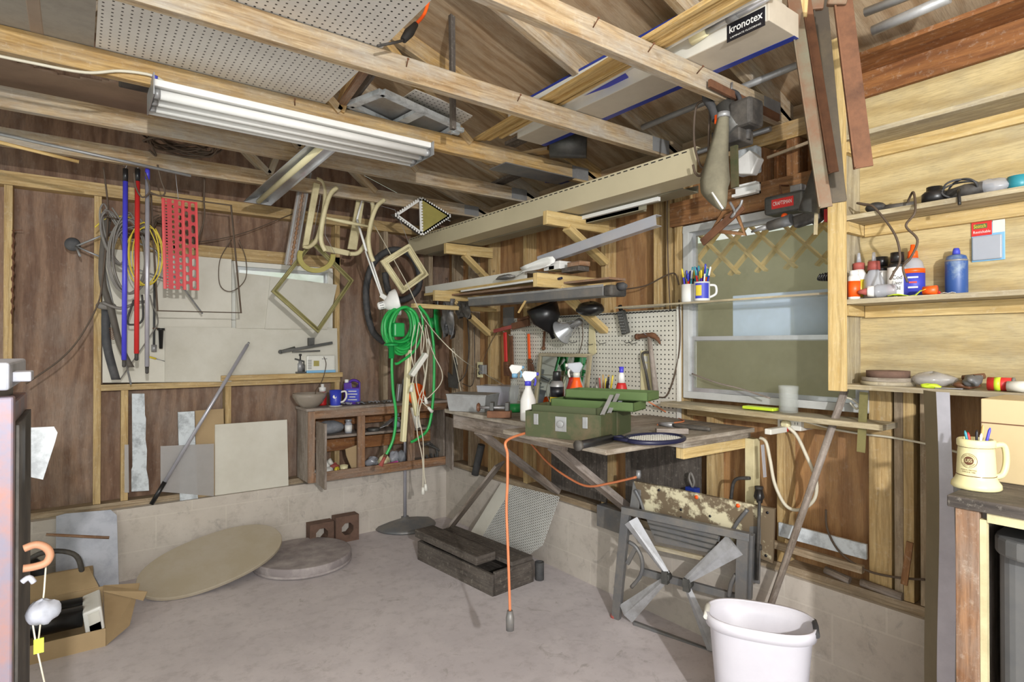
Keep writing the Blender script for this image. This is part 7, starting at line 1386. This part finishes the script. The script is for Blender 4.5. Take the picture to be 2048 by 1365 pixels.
# ---- folding workbench
wp = A(2.293, 2.202, 0); wn = nrm(A(.537, .128, .10)); w2 = nrm(A(.537, .128, 0))
def W1(px, py, off=0): return PP(wp+w2*off, wn, px, py)
t = thing('folding_workbench', 'grey folded portable workbench standing on edge against the wall', 'workbench', W1(1330, 1200)); DG = M('dusty_grey')
def bar(a, b, w_=.028, th=.022, off=0, mat=None, nm='frame_bar', g=None, lab=None):
    a, b = W1(*a, off), W1(*b, off); q = (g or G()).beam(a, b, w_, th, up=w2)
    return q if g else part(nm, q, mat or DG, t, bev=.002, label=lab)
bar((1253, 1022), (1232, 1238), .045, .03, nm='upright'); bar((1487, 1068), (1482, 1215), .05, .03, nm='upright'); bar((1505, 1070), (1500, 1200), .014, .03, .02, nm='upright')
bar((1268, 1248), (1428, 1308), .026, .022, nm='lower_rail'); bar((1286, 1144), (1478, 1197), .035, .022, .03, nm='middle_rail'); bar((1245, 1020), (1500, 1075), .035, .03, nm='top_rail'); bar((1300, 1045), (1440, 1075), .045, .012, .03, nm='panel')
P = [W1(*q, .02) for q in ((1292, 1038), (1438, 1072), (1425, 1108), (1310, 1085))]; rp_ = part('ribbed_panel', G().prism(P, w2*.02), DG, t, bev=.002)
g = G()
for k in range(3): g.beam(W1(1296+6*k, 1048+11*k, .016), W1(1436-5*k, 1081+10*k, .016), .004, .006, up=w2)
part('panel_rib', g, M('dark_metal'), rp_); bar((1310, 1095), (1440, 1125), .02, .02, .02, M('shelf_ply'), nm='pale_edge')
def legx(a, b, w0, w1_, lab=None):
    A0, B0 = W1(*a, -.012), W1(*b, -.012); d = nrm(B0-A0); s_ = nrm(np.cross(d, w2)); P = [A0-s_*w0/2, A0+s_*w0/2, B0+s_*w1_/2, B0-s_*w1_/2]; ridge0, ridge1 = A0-w2*.02, B0-w2*.012
    g = G(); g.face([P[0], ridge0, ridge1, P[3]]); g.face([ridge0, P[1], P[2], ridge1]); g.face([P[0], P[1], ridge0]); g.face([P[3], ridge1, P[2]]); part('folding_leg', g, M('leg_steel'), t, solid=.003, label=lab)
legx((1262, 1042), (1334, 1148), .085, .03, 'pressed steel leg'); legx((1470, 1090), (1372, 1162), .10, .032, 'pressed steel leg'); legx((1252, 1228), (1328, 1162), .10, .03, 'pressed steel leg'); legx((1428, 1300), (1376, 1178), .07, .032, 'pressed steel leg')
for q_ in ((1331, 1155), (1374, 1170)): p = W1(*q_, -.02); part('pivot', G().lathe(p-w2*.012, [(.022, 0), (.022, .04), (0, .041)], axis=w2, n=16).beam(p-A(0, 0, .03), p+A(0, 0, .03), .03, .03, up=w2), M('dark_metal'), t)
g = G(); 
for o_ in (0, 1): part('curved_brace', G().tube(cr([W1(*q_, .0) for q_ in ((1263+3*o_, 1175), (1282, 1150), (1284, 1120), (1272, 1095), (1258, 1085))] if not o_ else [W1(*q_, .0) for q_ in ((1458, 1195), (1462, 1170), (1472, 1150))], 4), .010, 8), DG, t)
part('curved_brace', G().beam(W1(1255, 1128), W1(1272, 1095), .02, .014, up=w2), DG, t)
p = W1(1228, 1237, -.0); part('foot', G().ell(p+A(0, 0, .012), .02, .02, .018), M('brick_red'), t, label='round plastic foot'); 
# jaws
J = [W1(*q_, .065) for q_ in ((1267, 963), (1549, 1019), (1545, 1128), (1288, 1022))]; vj = part('vise_jaw', G().prism(J, w2*.022), M('wb_board'), t, bev=.002, label='paint-splashed wooden jaw')
g = G()
for q_ in ((1318, 981), (1362, 1020), (1420, 1033), (1420, 1050), (1362, 1036), (1535, 1026), (1532, 1112)): g.lathe(W1(*q_, .063), [(.006, 0), (.006, .002), (0, .0021)], axis=-w2, n=12)
part('dog_holes', g, M('ink'), vj); g = G()
for q_ in ((1393, 995), (1476, 1012)): g.lathe(W1(*q_, .063), [(.009, 0), (.009, .002), (0, .0021)], axis=-w2, n=16)
part('orange_dots', g, M('orange'), vj)
a, b = W1(1519, 1002, .03), W1(1514, 1160, .04); part('vise_screw', G().tube([a, b], .007), M('dusty_black'), t); part('screw_channel', G().beam(W1(1512, 1012, .075), W1(1508, 1165, .06), .05, .012, up=w2), DG, t, bev=.002); part('crank_knob', G().lathe(W1(1519, 1006, .05), [(.012, 0), (.015, .02), (.013, .055), (0, .056)]), M('black'), t)
part('screw_nut', G().lathe(W1(1517, 1095, .05), [(.014, -.01), (.014, .01), (0, .011)]), M('dusty_black'), t)
for q_ in ((1535, 1030), (1532, 1100)): p = W1(*q_, .085); part('clamp_bracket', G().beam(p-A(0, 0, .03), p+A(0, 0, .03), .03, .012, up=w2), DG, t, bev=.002)
part('side_link', G().tube(cr([W1(*q_, .06) for q_ in ((1462, 1068), (1475, 1045), (1495, 1020))], 4), .009), DG, t); part('side_link', G().beam(W1(1276, 965, .08), W1(1268, 1025, .04), .05, .012, up=w2), DG, t, bev=.002); part('side_link', G().tube(cr([W1(*q_, .05) for q_ in ((1270, 980), (1280, 1000), (1288, 1025))], 4), .008), DG, t)
p = W1(1277, 945, .1); part('crank_knob', G().lathe(p-A(0, 0, .03), [(.010, 0), (.013, .015), (.011, .04), (0, .041)]), M('galv'), t)
# ---- white bin
c = A(2.02, 1.20, 0); wax = nrm(A(.506, -.862, 0)); dax = A(-wax[1], wax[0], 0); zr = .45
def ov(a_, b_, z, n=56, e=.75): return [c+wax*a_*math.copysign(abs(math.cos(q))**e, math.cos(q))+dax*b_*math.copysign(abs(math.sin(q))**e, math.sin(q))+zz*z for q in [k*2*math.pi/n for k in range(n+1)]]
t = thing('white_bin', 'white oblong plastic bin at the front, the wooden pole behind it', 'bin', c)
rows = [ov(.001, .001, .004), ov(.135, .085, .004), ov(.140, .09, .015), ov(.172, .115, zr-.05), ov(.176, .118, zr-.045), ov(.178, .120, zr)]
part('tub', G().grid(rows), M('bin_white'), t, solid=.003)
part('rolled_rim', G().grid([ov(.178, .12, zr), ov(.186, .128, zr+.003), ov(.188, .130, zr-.008), ov(.187, .129, zr-.035), ov(.183, .125, zr-.035)]), M('bin_white'), t, solid=.003)
for s_ in (-1, 1): part('handle_grip', G().tube([c+wax*s_*.183+dax*d_+zz*(zr-.01+.012*(1-abs(d_)/.06)) for d_ in (-.06, -.03, 0, .03, .06)], .010, 8), M('offwhite' if s_ < 0 else 'rubber'), t, label=None if s_ < 0 else 'dark right handle slot')
# ---- left corner: metal sheet, bag, cardboard box
P = LY(4.27, [(112, 1035), (130, 1030), (222, 1022), (234, 1032), (236, 1160), (112, 1178)]); P = [A(p[0], 4.29-.12*(1-p[2]/.45), max(p[2], .002)) for p in P]
one('metal_sheet', G().prism(P, (0, .003, 0)), M('plate'), 'mottled pale metal sheet with a clipped corner leaning on the block wall', 'sheet')
one('wooden_handle', G().tube([PY(4.12, 92, 1070), PY(4.12, 218, 1076)], .008, 8), M('brown_wood'), 'thin wooden handle lying level in front of the metal sheet', 'handle')
c = PZ(0, 100, 1180); one('black_bag', blob(A(-.25, 4.13, .002), .12, .11, .15, 61, .10), M('black'), 'glossy black plastic bag in the left corner', 'bag')
one('grey_hose_loop', G().tube(cr([A(-.30, 3.98, .25), A(-.16, 3.93, .36), A(-.02, 3.90, .34), A(.02, 3.92, .22), A(.02, 3.95, .02)], 6), .013, 8), M('dusty_black'), 'grey rubber hose arching over the black bag', 'hose')
one('cardboard_carton', G().hexa((-.13, 3.965, .0), ((.20, 0, 0), (0, .10, 0), (.0, 0, .21))), M('cardboard'), 'closed cardboard carton behind the open one', 'carton', bev=.004)
# open carton on the floor
t = thing('open_carton', 'open cardboard carton with splayed flaps on the left floor', 'carton', (-.1, 3.55, 0)); CB = M('cardboard')
bx0, bx1, by0, by1, bh = -.35, .11, 3.44, 3.80, .17
g = G(); g.box(bx0, by0, 0, bx1, by1, .005).box(bx0, by0, .005, bx0+.005, by1, bh).box(bx0, by0, .005, bx1, by0+.005, .085).box(bx0, by1-.005, .005, bx1, by1, bh); part('carton_body', g, CB, t)
part('flap', G().prism([(bx1, by0+.0, .0), (bx1+.10, by0+.12, .02), (bx1+.16, by1-.02, .15), (bx1+.0, by1, .17)], (.004, 0, .003)), CB, t, label='corrugated flap bent outward')
part('flap', G().prism([(bx1, by1, bh), (bx1+.19, by1-.12, .13), (bx1+.17, by1-.15, .10), (bx1, by1-.06, bh-.01)], (0, 0, .004)), CB, t); part('flap', G().prism([(bx0, by1, bh), (bx1-.02, by1, bh), (bx1-.06, by1+.13, bh+.07), (bx0, by1+.14, bh+.07)], (0, 0, .004)), CB, t)
one('black_spindle', G().tube([A(-.30, 3.58, .12), A(.02, 3.60, .11)], .05, 20).tube([A(-.30, 3.70, .14), A(.02, 3.71, .13)], .035, 16), M('black'), 'pair of glossy black tubes lying in the open carton', 'tube')
t = one('white_tray', G().hexa((.035, 3.52, .03), ((.075, .0, .02), (0, .25, 0), (-.015, 0, .12))), M('white'), 'white moulded plastic tray standing in the open carton', 'tray', bev=.008)
for k in (0, 1): part('recess', G().hexa((.052, 3.512+.0, .045+.0), ((.045, 0, .012), (0, .004, 0), (-.005, 0, .04)) if not k else ((.045, 0, .012), (0, .004, 0), (-.012, 0, .095))), M('offwhite'), t)
# ---- old machine cabinet at the left edge, near the camera
my = 1.12
T = thing('steel_cabinet', 'rusty old steel machine cabinet at the left edge of the photo', 'cabinet', (-.4, my, 0)); OS = M('old_steel')
xe = PY(my, 42, 1000)[0]
part('body', G().box(-.75, my+.02, 0, xe-.012, my+.34, 1.36), OS, T, bev=.004)
part('front_flange', G().box(xe-.030, my-.01, .90-.9, xe-.008, my+.02, 1.375), OS, T, bev=.003, label='rust-edged upright flange'); part('edge_strip', G().box(xe-.040, my-.012, 0, xe-.0305, my+.0, 1.36), M('brick_red'), T, label='rusted edge strip')
part('side_recess', G().box(xe-.0115, my+.025, .02, xe-.004, my+.30, 1.33), M('dusty_black'), T)  # dark sheet laid on the side in place of its darker recess
part('top_cap', G().box(-.75, my-.02, 1.385, xe-.012, my+.30, 1.425), M('plate'), T, bev=.004); part('top_tab', G().box(xe-.013, my+.02, 1.395, xe+.010, my+.08, 1.410), M('plate'), T, bev=.002); part('cap_gap', G().box(-.75, my-.0, 1.3605, xe-.03, my+.30, 1.3845), M('ink'), T)
P = LY(my+.16, [(62, 856), (108, 854), (115, 866), (110, 885), (86, 960), (62, 955)]); part('white_bracket', G().prism(P, (0, .004, 0)), M('foam'), T, label='white gusset plate')
part('ring_handle', G().tube(cr(LY(my+.0, [(48, 1098), (72, 1090), (92, 1096), (100, 1110), (92, 1126), (70, 1134), (46, 1138)]), 5), .0055, 10), M('pale_rust'), T, label='rusty looped handle')
part('latch', G().tube(cr(LY(my, [(44, 1165), (58, 1156), (68, 1166)]), 4), .004), M('plate'), T); part('knob', blob(PY(my+.02, 85, 1222)-A(0, 0, .02), .022, .02, .018, 77, .12), M('plate'), T, label='mottled silvery knob')
part('wire', G().tube(LY(my+.03, [(92, 1130), (88, 1185), (76, 1290)]), .0013, 6), M('cable_white'), T); part('wire', G().tube(LY(my+.03, [(60, 1215), (72, 1290), (92, 1380)]), .0013, 6), M('cable_white'), T); part('yellow_tag', G().box(*(PY(my+.028, 67, 1310)), *(PY(my+.031, 88, 1275))), M('lime'), T, label='yellow-green tag')
